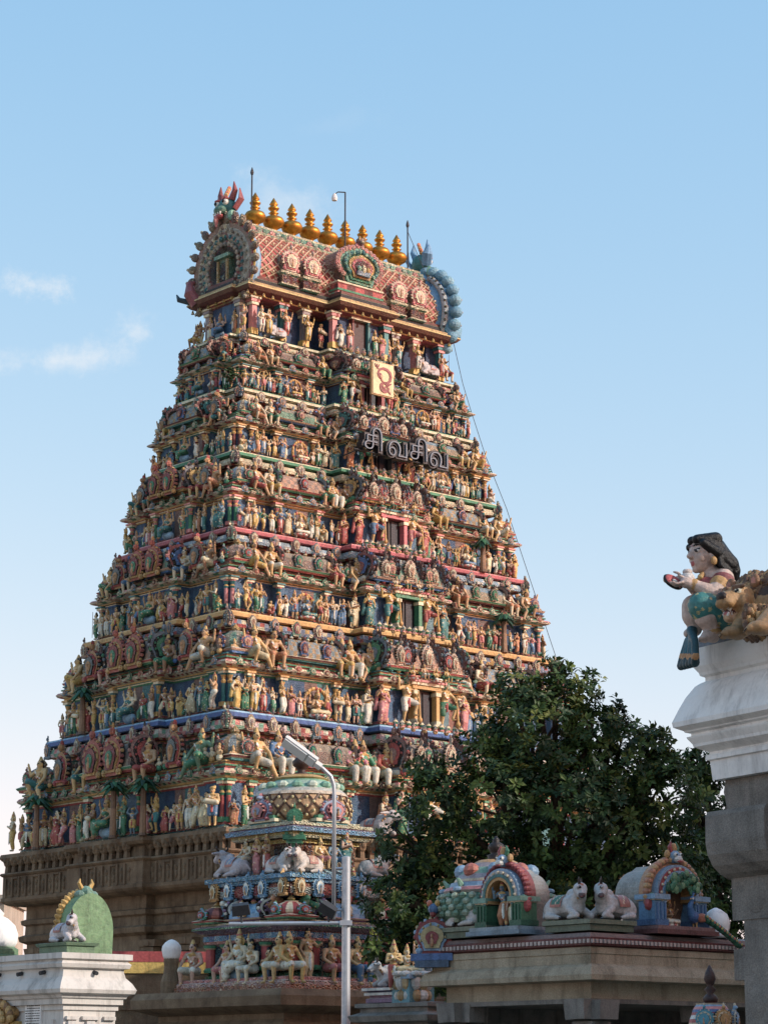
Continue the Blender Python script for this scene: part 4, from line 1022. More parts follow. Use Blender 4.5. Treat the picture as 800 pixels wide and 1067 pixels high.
def row(t, face, positions, d, z, ht):
    for i, (s, dd) in enumerate(positions):
        pose = rnd.choice(STAND)
        if rnd.random() < .06: pose = 'dancer'
        if rnd.random() < .05: pose = 'kneel'
        put('standing_statue', pose, t, face, s, d + dd, z, ht * rnd.choice((.78, .9, 1.0, 1.05, 1.1)), .75, order=ORD[i] + ' from corner,')
for t in range(6):
    q = seats[t]; z0, H, a1, b1, wc, pc, wl, pl, k, s1, s2 = (q[x] for x in ('z0', 'H', 'a1', 'b1', 'wc', 'pc', 'wl', 'pl', 'k', 's1', 's2'))
    ht = H * .3; zf = z0 + .02 * H
    dF = b1 + min(.36 * q['db'], .32); dL = a1 + min(.36 * q['da'], .3)
    sp = ht * .38
    pos = []
    def line(x0, x1):
        n = max(1, int(round((x1 - x0) / sp))); return [(x0 + (i + .5) * (x1 - x0) / n + rnd.uniform(-.04, .04), rnd.uniform(-.06, .1)) for i in range(n)]
    L1 = line(-a1 - .08, -wc - .4); L2 = line(wc + .4, a1 + .08)
    if t == 0: L1 = [p for p in L1 if p[0] < -6.2]; L2 = [(-2.75, .35), (-2.2, .5)] and [p for p in L2 if False]
    if t == 1: L2 = [p for p in L2 if p[0] < 4.3]
    if t == 2: L2 = [p for p in L2 if p[0] < 7.0]
    # leave gaps for the framed deities
    gap = {0: [], 1: [-4.6], 2: [-4.35], 3: [-4.0, 4.2], 4: [-3.4, 3.6], 5: [-3.2, 3.2]}[t]
    pos = [p for p in L1 + L2 if all(abs(p[0] - g) > .42 for g in gap)]
    row(t, 'front', pos, dF, zf, ht)
    for i, gx in enumerate(gap):
        o = put('deity_statue', 'deity', t, 'front', gx, dF + .05, zf + .05, ht * 1.25, .1, 'seated deity', 'on', ('before' if gx < 0 else 'beyond') + ' the door,')
        m = MB(); m.M = FM('front', 0, 0, 0)
        pts = [Vector((math.cos(a) * .36, .1, .34 + math.sin(a) * .42)) for a in [PI * (-.25 + 1.5 * j / 14) for j in range(15)]]
        m.tube(pts, .045, 6, GOLD)
        for p in pts: m.ell(p + Vector((0, -.01, 0)), .055, (OCHRE, RED)[1 if rnd.random() < .3 else 0], 6, 4)
        m.M = None; m.build('halo_arch', PAINT, o)
    Lz = [p for p in line(-b1 - (.6 if t == 0 else .05), b1 + .05)]
    Lz = Lz[::-1]
    c0 = [p for p in Lz if abs(p[0]) > .55]
    row(t, 'left', [(s, dd + (pl if abs(s) < wl else 0)) for s, dd in c0], dL, zf, ht)
    put('deity_statue', 'deity2', t, 'left', 0, dL + pl + .02, zf, ht * 1.4, .1, 'large seated deity', 'on', 'middle of')
    # far end silhouettes
    if t in (2, 3, 4, 5):
        for i, s in enumerate((-b1 * .97, -b1 * .6)):
            put('standing_statue', ('namaste', 'lady')[i], t, 'right', s, a1 + min(.36 * q['da'], .3), zf, ht, .4, order=('edge of', 'inner spot of')[i])
    # guardians by the door
    for j, s in enumerate((-1, 1)):
        o = put('guardian_statue', ('guard', 'guard4')[(j + t) % 2], t, 'front', s * .92, b1 + pc + .22, z0 + .06 * H, H * .47, .15, 'guardian', 'of the', ('before' if s < 0 else 'beyond') + ' the door,', skin=(SKINS[3], SKINS[0])[t % 2])
        put('standing_statue', 'lady', t, 'front', s * (wc + .02), b1 + pc + .12, z0 + .04 * H, H * .4, .2, 'tall attendant', 'on', ('just before' if s < 0 else 'just beyond') + ' the guardian,', cloth=CLOTHS[(4, 3, 8, 1, 6, 4)[t]])
        if t < 5: put('standing_statue', 'ladyk', t, 'front', s * (wc + .42), b1 + pc * .35 + .2, z0 + .03 * H, H * .36, .2, 'attendant', 'on', ('well before' if s < 0 else 'well beyond') + ' the guardian,')
    # large seated figures between the pavilions
    sc_ = H * .5; zs_ = z0 + .43 * H; df = b1 + .24
    spots = [(-(a1 - k * .98), 'lean'), (-(s2 + (a1 - k - s2) * .35), 'sitj' if t == 1 else 'sit'), (-(s1 - .05), 'sit'), (-(s1 - .42), 'sitsash'), (-(wc + .2), 'leanm'),
             (wc + .2, 'lean'), (s1 - .1, 'sit'), (s2 + .16, 'sitj'), (a1 - k * .98, 'leanm')]
    if t in (2, 4): spots = [x for i, x in enumerate(spots) if i not in (3, 5)]
    if t == 5: spots = [x for i, x in enumerate(spots) if i in (0, 1, 3, 6, 8)]
    if t == 0: spots = spots[:5]
    if t == 1: spots = spots[:7]
    for i, (s, pose) in enumerate(spots):
        kw = {}
        if t == 0:
            kw = dict(cloth=CLOTHS[0], skin=SKINS[i % 2])
            if i: pose = 'shirt'; kw['shirt'] = [None, S(58, 104, 150), S(190, 96, 120), S(56, 138, 98), S(196, 74, 44)][i]
        else: kw = dict(skin=rnd.choice(SKINS[:2] + SKINS[:4] + SKINS[4:5]), cloth=rnd.choice([CLOTHS[7], CLOTHS[6], CLOTHS[1], CLOTHS[2], CLOTHS[4], CLOTHS[0]]))
        put('seated_statue', pose, t, 'front', s, df, zs_, sc_, .25, 'seated figure', 'above the', ORD[i] + ' from corner,', **kw)
    spots = [(b1 - k * .95, 'leanm'), (wl + .25, 'sit'), (-(wl + .25), 'sitj'), (-(b1 - k * .95), 'lean')]
    if t == 5: spots = spots[:1] + spots[3:]
    for i, (s, pose) in enumerate(spots):
        put('seated_statue', pose, t, 'left', s, a1 + .22, zs_, sc_, .25, 'seated figure', 'above the', ORD[i] + ' from corner,')
    # pairs of small gods astride the porch vault
    if t in (0, 1, 2, 3):
        for i, s in enumerate((-.8, -.3, .3, .8)):
            put('seated_statue', ('deity', 'sit')[i % 2], t, 'front', s, b1 + pc + .5, z0 + .49 * H, H * .2, .3, 'small figure', 'above the', ORD[i] + ' over door,')
# row under the roof
for i, (s, pose) in enumerate(((-4.55, 'raise'), (-4.2, 'staff'), (-3.3, 'fourarm'), (-2.25, 'fourarm'), (-1.62, 'drummer'), (-1.1, 'lady'), (-.66, 'namaste'), (.62, 'namaste'), (.95, 'lady'), (1.35, 'drummer'), (1.8, 'raise'), (2.3, 'fourarm'), (3.35, 'fourarm'), (4.5, 'staff'))):
    put('standing_statue', pose, 6, 'front', s, 1.62 + (.55 if abs(s) < 1.2 else 0) + (.1 if abs(s) > 4 else 0), 28.62 + (.14 if abs(s) in (2.25, 2.3, 3.3, 3.35) else 0), .98, .3, order=ORD[i] + ' from corner,')
for i, (s, pose) in enumerate(((1.35, 'raise'), (.8, 'staff'), (-.7, 'namaste'), (-1.3, 'fourarm'))):
    put('standing_statue', pose, 6, 'left', s, 5.12, 28.62, .98, .3, order=ORD[i] + ' from corner,')
put('deity_statue', 'deity2', 6, 'left', 0, 5.2, 28.62, 1.15, .2, 'seated deity', 'on', 'middle of')
put('seated_statue', 'sit', 6, 'front', 4.95, 1.42, 28.52, 1.3, .1, 'crowned figure', 'on', 'far corner of')
put('seated_statue', 'sit', 6, 'left', -1.42, 5.2, 28.52, 1.25, .2, 'crowned figure', 'on', 'far corner of')

# ------------------------------------------------------------------ signs on the tower
def board_sign():
    root = empty('om_sign', TM @ FM('front', -.02, 3.32, 26.68).translation, YAW)
    tag(root, 'cream board with a red painted om symbol mounted above the sixth ledge', 'sign')
    m = MB(); m.box((0, 0, .62), (1.02, .14, 1.24), S(238, 214, 150))
    m.build('panel', PAINT_NEAR, root)
    m = MB(); m.box((0, .012, .62), (1.1, .1, 1.32), S(206, 160, 80)); m.build('edge', PAINT_NEAR, root)
    m = MB(); m.box((-.3, .4, .9), (.06, .8, .06), GREY); m.box((.3, .4, .9), (.06, .8, .06), GREY); m.build('bracket', DARKSTEEL, root)
    m = MB(); rc = S(150, 34, 34)
    def flat(pts, rad):
        n = len(pts); vs = []
        for i, p in enumerate(pts):
            d = Vector(pts[min(i + 1, n - 1)]) - Vector(pts[max(i - 1, 0)]); d.normalize(); nrm = Vector((-d.y, d.x)) * rad[i]
            P_ = Vector(p); vs += [(P_.x + nrm.x, -.095, P_.y + nrm.y), (P_.x - nrm.x, -.095, P_.y - nrm.y), (P_.x + nrm.x, -.06, P_.y + nrm.y), (P_.x - nrm.x, -.06, P_.y - nrm.y)]
        fs = []
        for i in range(n - 1):
            a, b = i * 4, i * 4 + 4
            fs += [(a, a + 1, b + 1, b), (a, b, b + 2, a + 2), (a + 1, a + 3, b + 3, b + 1)]
        fs += [(0, 2, 3, 1), (n * 4 - 4, n * 4 - 3, n * 4 - 1, n * 4 - 2)]
        m.add(vs, fs, rc)
    # Tamil letter O with its looped foot
    m.ell((-.15, -.07, .72), (.1, .035, .13), rc, 12, 8); m.ell((-.13, -.1, .7), (.035, .02, .06), S(238, 214, 150), 8, 6)
    flat([(-.22, .66), (-.27, .82), (-.2, .97), (-.02, 1.04), (.18, 1.02), (.32, .92), (.37, .78), (.33, .62), (.22, .52), (.08, .48)], [.03, .04, .045, .05, .055, .06, .06, .055, .05, .04])
    flat([(-.12, .6), (-.04, .52), (.04, .47)], [.03, .025, .025])
    low = [(.05 + .19 * math.cos(a), .31 + .17 * math.sin(a)) for a in [math.radians(20 + 350 * i / 18) for i in range(19)]]
    flat(low, [.05] * 19); flat([(-.06, .36), (.04, .26), (.14, .36)], [.035, .04, .035]); flat([(-.02, .22), (.12, .24)], [.035, .03])
    flat([(.2, .4), (.3, .46), (.4, .5)], [.05, .04, .012]); flat([(.2, .2), (.3, .14), (.34, .08)], [.03, .03, .012])
    for x, dx in ((-.38, -.05), (-.32, 0), (-.26, .05)): flat([(x, 1.06), (x + dx, 1.17)], [.022, .008])
    flat([(-.4, 1.06), (-.24, 1.06)], [.02, .02]); flat([(-.32, 1.06), (-.28, .97)], [.02, .014])
    m.build('symbol', PAINT_NEAR, root)
board_sign()
def letters():
    root = empty('lettered_sign', TM @ FM('front', 0, 3.95, 24.1).translation, YAW)
    tag(root, 'row of large grey Tamil letters standing on a rail across the upper tower', 'sign')
    m = MB(); m.tube([(-1.9, .06, .08), (2.6, .06, .08)], .03, 6, GREY)
    for x in (-1.7, -.6, .5, 1.4, 2.4): m.tube([(x, .06, .08), (x, .9, .0)], .025, 6, GREY)
    m.build('rail', DARKSTEEL, root)
    for x0, z0_, tx, wd in ((-1.62, .12, 'சி', .86), (-.45, .06, 'வ', .9), (.62, .1, 'சி', .86), (1.62, .0, 'வ', .9)):
        ms = []
        for off_, ext, col, y in ((-.018, .03, S(112, 132, 148), -.14), (.06, .16, S(28, 36, 46), .06)):
            cu = bpy.data.curves.new('letter', 'FONT'); cu.body = tx; cu.size = 1.04; cu.extrude = ext; cu.offset = off_; cu.resolution_u = 4
            to = bpy.data.objects.new('letter', cu); COL.objects.link(to); dg = bpy.context.evaluated_depsgraph_get(); dg.update()
            me = bpy.data.meshes.new_from_object(to.evaluated_get(dg)); bpy.data.objects.remove(to)
            me.transform(Matrix.Translation((x0, y, z0_)) @ Matrix.Rotation(PI / 2, 4, 'X')); ms.append((me, col))
        m = MB()
        for me, col in ms: m.add([v.co for v in me.vertices], [tuple(q.vertices) for q in me.polygons], col); bpy.data.meshes.remove(me)
        m.build('letter', PAINT_NEAR, root)
letters()
# ------------------------------------------------------------------ masts, cable
def mast(p, h, label, lamp=False):
    root = empty('lightning_rod' if not lamp else 'roof_lamp', p, 0); tag(root, label, 'rod' if not lamp else 'lamp')
    m = MB(); m.tube([(0, 0, 0), (0, 0, h)], .03, 6, GREY); m.build('pole', DARKSTEEL, root)
    m = MB()
    if lamp:
        m.tube([(0, 0, h), (-.28, -.12, h - .03), (-.4, -.18, h - .14)], .025, 6, GREY); m.build('arm', DARKSTEEL, root)
        m = MB(); m.lathe((-.42, -.19, h - .42), [(.1, 0), (.12, .1), (.09, .22), (.04, .3)], 10, GREY); m.build('lamp_shade', LAMPWHITE, root)
    else:
        m.lathe((0, 0, h), [(.05, -.12), (.07, -.04), (.05, .06), (.01, .18)], 8, GREY); m.build('tip', DARKSTEEL, root)
mast(TM @ Vector((-3.85, -.1, 32.9)), 2.72, 'thin dark rod with a spiked tip rising beside the first gold finial')
mast(TM @ Vector((4.15, -.1, 32.9)), 2.5, 'thin dark rod in front of the blue winged mask at the far roof end')
mast(TM @ Vector((.5, -.5, 32.6)), 3.15, 'hooked lamp pole rising from the middle of the tower roof', True)
m = MB(); A = [at(x, y, 91.7) for x, y in ((424, 240), (450, 300), (473, 360), (482, 400), (489.5, 425), (505.6, 475), (527.5, 530), (559, 625), (582, 694), (604, 760))]
m.tube(A, .013, 5, S(84, 84, 88)); tag(m.build('cable', DARKSTEEL), 'long thin black cable running down the far edge of the tower', 'cable')
# ------------------------------------------------------------------ helpers for the other temple pieces (all squared to the tower)
UX, VY = Vector((math.cos(YAW), math.sin(YAW), 0)), Vector((-math.sin(YAW), math.cos(YAW), 0))
def LV(py, px, Y): return at(px, py, Y).z
def rect(a, b, c, d): return [(a, b), (c, b), (c, d), (a, d)]

# ------------------------------------------------------------------ reclining bull
def bull(name, loc, rz, scale, label, cat='statue', group=None, cloth=S(150, 170, 190), body=S(206, 202, 198), turn=0.0, flip=1):
    """one unit long, head towards -x; turn swings the head towards the viewer's side (-y)"""
    f = Fig(); B = 'body'; ct, st_ = math.cos(turn), math.sin(turn)
    def hd(x, y, z):
        dx = x + .25
        if x < -.3: y *= 1.2; z -= .06 if z > .4 else 0
        return (-.25 + dx * ct - y * st_ * -1 * 0 + (-y) * 0 - 0 + (y * st_), (dx * st_ + y * ct), z)
    f.cap(B, (.3, 0, .22), (-.12, 0, .25), .19, .2); f.ell(B, (-.1, 0, .43), (.13, .08, .1)); f.cap(B, (-.16, 0, .28), hd(-.33, 0, .46), .16, .115)
    f.cap(B, hd(-.31, 0, .42), hd(-.4, 0, .53), .115, .1); f.cap(B, hd(-.39, 0, .56), hd(-.55, 0, .47), .125, .08); f.ell(B, hd(-.585, 0, .455), (.06, .068, .052), S(104, 86, 88))
    f.ell(B, hd(-.615, 0, .43), (.03, .045, .016), S(170, 90, 90)); f.ell(B, hd(-.46, 0, .635), (.05, .04, .03), S(190, 110, 70))
    f.cap(B, hd(-.34, 0, .38), hd(-.28, 0, .16), .05, .07)
    for e in (-1, 1):
        f.cap(B, hd(-.36, e * .1, .6), hd(-.34, e * .25, .585), .045, .02)
        f.ell(B, hd(-.45, e * .085, .585), (.036, .03, .034)); f.dec(B, hd(-.478, e * .1, .59), .03, BLACK)
        f.chain(B, [(-.17, e * .15, .18), (-.36, e * .18, .07), (-.2, e * .2, .045)], [.075, .055, .035]); f.ell(B, (-.19, e * .2, .04), (.05, .035, .035), DARK)
        f.ell(B, (.27, e * .13, .18), (.18, .09, .16)); f.chain(B, [(.3, e * .2, .08), (.1, e * .23, .06), (.0, e * .22, .04)], [.06, .045, .035]); f.ell(B, (-.02, e * .22, .035), (.045, .035, .03), DARK)
        h = 'horn' if e < 0 else 'horn#2'
        f.chain(h, [hd(-.39, e * .07, .64), hd(-.38, e * .13, .71), hd(-.39, e * .12, .77)], [.03, .024, .01], S(70, 58, 50))
    f.chain(B, [(.47, 0, .25), (.52, .06, .16), (.44, .16, .06)], [.03, .024, .02])
    root = bpy.data.objects.new(name, None)
    ms = f.meshes('bull', .016)
    root = bpy.data.objects.new(name, ms['body']); COL.objects.link(root)
    root.location = loc; root.rotation_euler = (0, 0, rz); root.scale = (scale, scale * flip, scale); root.color = body
    for p, me in ms.items():
        me.materials.append(PAINT_NEAR)
        if p != 'body':
            o = bpy.data.objects.new('horn', me); COL.objects.link(o); o.parent = root
    m = MB()    # saddle cloth hugging the back
    vs = []; fs = []; cl = []; n = 14; q = 9
    for i in range(q + 1):
        x = -.02 + .26 * i / q
        for k in range(n + 1):
            a = PI * (-.02 + 1.04 * k / n); vs.append((x, .212 * math.cos(a), .235 + .205 * math.sin(a)))
    for i in range(q):
        for k in range(n):
            fs.append((i * (n + 1) + k, (i + 1) * (n + 1) + k, (i + 1) * (n + 1) + k + 1, i * (n + 1) + k + 1)); cl.append(S(190, 110, 90) if i in (0, q - 1) or k in (0, n - 1) else (cloth if (i + k) % 5 else CREAM))
    m.add(vs, fs, cl); m.build('saddle_cloth', PAINT_NEAR, root, True)
    m = MB()
    pts = [Vector(hd(-.27 + .06 * math.cos(a), .15 * math.sin(a), .36 - .14 * math.cos(a))) for a in [2 * PI * k / 16 for k in range(17)]]
    m.tube(pts, .016, 6, S(120, 60, 50))
    for p in pts[:-1:2]: m.ell(p, .028, GOLD, 6, 5)
    m.build('collar', PAINT_NEAR, root)
    tag(root, label, cat, group); return root

# ------------------------------------------------------------------ small domed shrine in front of the tower
vc = at(298, 1030, 59.0); VS = 2.26
VO = Vector((vc.x, vc.y, 0)) + (UX + VY) * VS
VM = Matrix.Translation(VO) @ Matrix.Rotation(YAW, 4, 'Z')
vz = lambda py: LV(py, 298, 59.0)
vu = lambda py: LV(py, 298, 60.4)
vd = lambda py: LV(py, 298, 62.0)
def sq(s): return rect(-s, -s, s, s)
shrine = empty('domed_shrine', VO, YAW); tag(shrine, 'small painted shrine with a brown latticed dome standing before the tower', 'shrine')
m = MB()
m.sweep(sq(2.55), [(.4, 0), (.4, .6), (.1, .8), (0, .9), (0, vz(1075)), (.1, vz(1072)), (.1, vz(1066)), (0, vz(1062)), (0, vz(1056)), (.35, vz(1051)), (.5, vz(1048)), (.52, vz(1038)), (.42, vz(1031)), (-.1, vz(1030))], [OBJ], 3)
for e in range(2):
    for s in np.linspace(-2.1, 2.1, 6):
        m.M = Matrix.Rotation(-e * PI / 2, 4, 'Z') @ Matrix.Translation((s, -2.58, vz(1075) - .7)); m.box((0, 0, 0), (.3, .12, 1.0), OBJ); m.box((0, -.05, .45), (.42, .2, .14), OBJ)
m.M = None; m.build('stone_plinth', GRANITE, shrine)
m = MB()
m.sweep(sq(2.2), [(.16, vz(1030)), (.16, vz(1025)), (.1, vz(1024.6)), (.1, vz(1021)), (.04, vz(1020)), (.04, vz(1017)), (-.1, vz(1016)), (-.45, vz(1015.6))], [S(176, 96, 56), S(190, 120, 90), S(206, 150, 140), S(220, 190, 180), PINK, S(200, 150, 140)], .4)
m.sweep(sq(1.6), [(.1, vz(1018)), (.12, vz(1012)), (.05, vz(1011)), (.1, vz(1009)), (.0, vz(1007)), (0, vz(979)), (.12, vz(977)), (.16, vz(974)), (.16, vz(968)), (.1, vz(967)), (.24, vz(965)), (.38, vz(962)), (.38, vz(960)), (.2, vz(957)), (.2, vz(955)), (0, vz(954))],
        [GREEN, GREEN, DGREEN, GREEN, alt([S(50, 66, 92), S(40, 48, 66)], 2), S(190, 160, 170), PINK, alt([SKYB, BLUE, LBLUE], 1), RED, S(160, 130, 160), MAUVE, GREEN, S(170, 130, 150), CREAM, GREEN], .22)
m.sweep(sq(1.25), [(.0, vz(955)), (0, vz(939)), (.06, vz(938)), (.06, vz(934)), (0, vz(933)), (0, vz(930)), (.2, vz(929.5)), (.36, vz(927)), (.4, vz(920)), (.34, vz(915.5)), (.42, vz(914.6)), (.44, vz(911)), (.5, vz(910.6)), (.5, vz(905.6)), (.2, vz(905))],
        [alt([TEAL, DGREEN, S(60, 80, 90)], 2), CREAM, GREEN, TEAL, DARK, BLUE, alt([PINK, S(206, 196, 190), S(200, 170, 168)], 1), alt([S(210, 200, 196), RED], 3), S(180, 70, 60), BLUE, SKYB, BLUE, SKYB, LBLUE], .24)
m.build('lower_storey', PAINT_RELIEF, shrine)
m = MB()
for s in (-1.95, -1.1, -.1, .9, 1.75):
    for e in (0, -PI / 2):
        m.M = Matrix.Rotation(e, 4, 'Z') @ Matrix.Translation((s * .8, -1.66, vz(1008))); h = vz(978) - vz(1008)
        m.lathe((0, 0, 0), [(.17, 0), (.19, .06), (.13, .12), (.13, h * .85), (.18, h * .9), (.2, h)], 10, [GREEN, GREEN, RED, CREAM, GREEN])
m.M = None; m.build('colonnade', PAINT, shrine)
for i, (x, y) in enumerate(((-1.5, -1.5), (-1.5, 1.5), (1.5, -1.5))):
    m = MB(); kuta(m, Matrix.Translation((x, y, vz(955))), .42, vz(928) - vz(953), [(GREEN, CREAM, RED, PINK, RED, CREAM, LBLUE, GREEN), (GREEN, CREAM, RED, OCHRE, MAROON, S(176, 80, 56), LBLUE, BLUE), (GREEN, CREAM, BLUE, PINK, RED, CREAM, LBLUE, GREEN)][i]); m.build('corner_dome', PAINT, shrine)
for e in (0, -PI / 2):
    m = MB(); sala(m, Matrix.Rotation(e, 4, 'Z') @ Matrix.Translation((0, -1.5, vz(955))), .62, .3, vz(930) - vz(955), (MAUVE, PINK, CREAM, LBLUE, SKYB, LBLUE, WHITE, OCHRE)); m.build('barrel_vault', PAINT, shrine)
for e in (0, -PI / 2):
    for i, s in enumerate((-1.5, -.9, -.1, .5, 1.3)):
        m = MB(); kudu(m, Matrix.Rotation(e, 4, 'Z') @ Matrix.Translation((s + .1, -1.62, vz(930))), .17, vz(908) - vz(931), ((OCHRE, S(200, 140, 70), CREAM, OCHRE), (LBLUE, SKYB, WHITE, BLUE))[i in (1, 2, 3)], .09); m.build('rim_gable', PAINT, shrine)
m = MB()
m.sweep(sq(.98), [(.4, vz(905.5)), (.3, vz(904)), (0, vu(902)), (0, vu(877)), (.08, vu(876)), (.1, vu(872)), (.24, vu(871)), (.3, vu(868.5)), (.3, vu(866)), (.4, vu(865.5)), (.42, vu(861)), (.3, vu(859)), (.34, vu(858.6)), (.34, vu(855.5)), (.1, vu(854)), (.1, vu(852))],
        [SKYB, LBLUE, alt([S(120, 62, 40), S(190, 120, 56), S(92, 60, 50)], 2), RED, YELLOW, DARK, CREAM, S(206, 170, 90), OCHRE, S(120, 160, 200), MAUVE, PINK, CREAM, S(200, 190, 170), CREAM], .3)
m.build('upper_storey', PAINT_RELIEF, shrine)
m = MB(); R0 = 1.3; zb, ztop = vd(858), vd(809); hh = ztop - zb
pr = [(R0 * .9, 0), (R0 * .97, hh * .1), (R0 * 1.0, hh * .26), (R0 * .98, hh * .42), (R0 * .92, hh * .56)]
m.lathe((0, 0, zb), pr, 40, S(190, 140, 92))
m.lathe((0, 0, zb), [(R0 * .96, hh * .55), (R0 * .9, hh * .62), (R0 * .82, hh * .7)], 40, [S(206, 176, 150), S(190, 180, 170)])
m.lathe((0, 0, zb), [(R0 * .84, hh * .68), (R0 * .72, hh * .78), (R0 * .58, hh * .87), (R0 * .5, hh * .92), (R0 * .54, hh * .95), (R0 * .4, hh * 1.02), (.2, hh * 1.06)], 40, [MINT, alt([MINT, CREAM]) if False else S(170, 190, 168), MINT, OCHRE, OCHRE, S(190, 120, 60)])
n = 22
for i in range(n):
    for sg in (-1, 1):
        pts = []
        for k in range(9):
            v = k / 8; r = np.interp(v * .56 * hh, [z for _, z in pr], [r for r, _ in pr]) + .015; a = 2 * PI * (i + sg * v * 1.5) / n
            pts.append((r * math.cos(a), r * math.sin(a), zb + v * .56 * hh))
        m.tube(pts, .03, 4, S(92, 56, 36))
    for v in (.17, .34, .5, .67, .84):
        r = np.interp(v * .56 * hh, [z for _, z in pr], [r for r, _ in pr]) + .02; a = 2 * PI * (i + (.5 if v in (.17, .5, .84) else 0)) / n
        m.ell((r * math.cos(a), r * math.sin(a), zb + v * .56 * hh), .045, S(222, 190, 130), 6, 4)
for i in range(16):
    a = 2 * PI * i / 16; m.ell((R0 * .76 * math.cos(a), R0 * .76 * math.sin(a), zb + hh * .76), (.15, .15, .11), (MINT, S(206, 210, 190))[i % 2], 7, 5)
m.build('dome', PAINT, shrine)
m = MB(); m.lathe((0, 0, ztop), [(.2, 0), (.22, .08), (.1, .14), (.12, .22), (.22, .3), (.24, .4), (.15, .5), (.09, .55), (.14, .62), (.06, .72), (.01, .85)], 14, S(66, 42, 34)); m.build('finial', PAINT, shrine, True)
for e, nm in ((0, 'dome_gable'), (-PI / 2, 'dome_gable')):
    m = MB(); m.M = Matrix.Rotation(e, 4, 'Z') @ Matrix.Translation((0, -1.12, vu(862)))
    m.box((0, .1, .1), (1.0, .5, .2), TEAL); m.box((0, .06, .25), (1.1, .5, .08), CREAM); m.box((0, .06, .33), (1.0, .5, .08), GREEN)
    kudu(m, Matrix.Translation((0, -.06, .25)), .36, .56, (S(150, 160, 190), S(176, 90, 100), PINK, S(150, 100, 110)), .16); m.M = None
    m.build(nm, PAINT, shrine)
m = MB(); m.M = Matrix.Rotation(-PI / 4, 4, 'Z') @ Matrix.Translation((0, -1.56, vu(897)))
m.box((0, .06, .22), (.18, .2, .5), GREEN); m.box((0, .04, .5), (.4, .3, .1), S(52, 118, 82)); m.box((0, .04, .61), (.56, .36, .12), GREEN); m.box((0, .04, .74), (.46, .3, .12), S(84, 152, 112)); m.box((0, .04, .85), (.34, .26, .1), GREEN); kudu(m, Matrix.Translation((0, .05, .9)), .19, .46, (GREEN, S(90, 160, 120), GREEN, S(40, 70, 56)), .08)
m.M = None; m.build('corner_bracket', PAINT, shrine)
def vput(pose, face, s, d, py, scale, label, kind='seated_statue', skin=None, cloth=None, jit=0.0):
    p = VM @ FM(face, s, d, vz(py)).translation
    o, sk, cl, w = statue(kind, pose, p, YAW + TH[face] + jit, scale, skin, cloth)
    tag(o, label, 'statue', 'sculpture on the small domed shrine'); return o
W_, RE, YE, PI_, GR, BL, OR, CR, TE = CLOTHS
vput('sit', 'left', -1.95, 1.95, 1025, 1.5, 'crowned figure in white seated at far end of the lower shrine ledge', cloth=W_, skin=SKINS[5], jit=.4)
vput('sitj', 'left', .55, 2.0, 1025, 1.4, 'pale figure in white seated to one side of a crowned trio', cloth=W_, skin=SKINS[2])
vput('deity2', 'left', .05, 2.0, 1021, 1.5, 'middle crowned deity of the seated trio on the lower shrine ledge', cloth=W_, skin=SKINS[2])
vput('sit', 'left', -.45, 2.0, 1025, 1.4, 'crowned figure in pink seated beside the trio on a white stool', cloth=PI_, skin=SKINS[5])
vput('kneel', 'left', 1.2, 1.9, 1022, 1.2, 'small kneeling figure beside the shrine corner on the lower ledge', 'standing_statue', SKINS[1], BL)
vput('sit', 'left', 1.65, 2.0, 1025, 1.55, 'ochre crowned figure in white seated just before the shrine corner', cloth=W_, skin=SKINS[0])
vput('sit', 'front', -1.95, 2.0, 1025, 1.55, 'golden figure in white seated just beyond the shrine corner', cloth=W_, skin=SKINS[3])
vput('staff', 'front', -1.3, 1.9, 1020, 1.25, 'slim standing figure with a staff on the lower shrine ledge', 'standing_statue', SKINS[1], CR)
vput('sit', 'front', -.6, 2.0, 1025, 1.5, 'figure in pink seated behind the steel floodlight pole', cloth=PI_, skin=SKINS[1])
vput('sitsash', 'front', .25, 2.0, 1025, 1.5, 'figure in blue seated beside the dark tree on the shrine', cloth=BL, skin=SKINS[0])
vput('lean', 'front', -1.05, 1.5, 952, 1.25, 'green guardian with stretched leg beside the corner dome of the shrine', 'guardian_statue', SKINS[6], GR)
vput('leanm', 'left', .95, 1.5, 952, 1.25, 'brown guardian with stretched leg beside the corner dome of the shrine', 'guardian_statue', SKINS[4], OR)
vput('lean', 'left', -.9, 1.5, 952, 1.2, 'guardian leaning between the far dome and the blue barrel roof', 'guardian_statue', SKINS[7], W_)
vput('dancer', 'front', .5, 1.5, 950, 1.2, 'dancing figure beside the tree above the lower shrine ledge', 'guardian_statue', SKINS[0], RE)
for i, (s, po, l) in enumerate(((-.25, 'sit', 'left most'), (.2, 'ladyk', ''), (.6, 'namaste', ''))):
    vput(po, 'left', s - .3, 1.35, 904 if po != 'sit' else 896, .95, ('small seated rider above the white bull at the shrine rim', 'small crowned lady standing between two figures above the blue rim', 'small brown attendant standing above the blue rim')[i], 'standing_statue' if po != 'sit' else 'seated_statue', SKINS[(2, 1, 4)[i]], (W_, PI_, RE)[i])
for i, s in enumerate((-.45, .0, .4)):
    vput(('sit', 'sitj', 'ladyk')[i], 'front', s, 1.35, 900, 1.0, ('small ochre figure seated above the blue rim by the lamp pole', 'small bluish figure seated above the blue rim behind the lamp pole', 'small lady in teal standing above the blue rim behind the pole')[i], 'seated_statue' if i < 2 else 'standing_statue', SKINS[(0, 7, 5)[i]], (PI_, BL, TE)[i])
g = 'white bulls resting on the domed shrine'
bull('bull_statue', VM @ FM('left', 1.0, 1.42, vz(905)).translation, YAW - PI / 2 + PI, 1.05, 'white bull with grey blanket resting at the shrine corner, facing the lamp pole', group=g, turn=-.6, body=S(214, 206, 200), cloth=S(90, 120, 130))
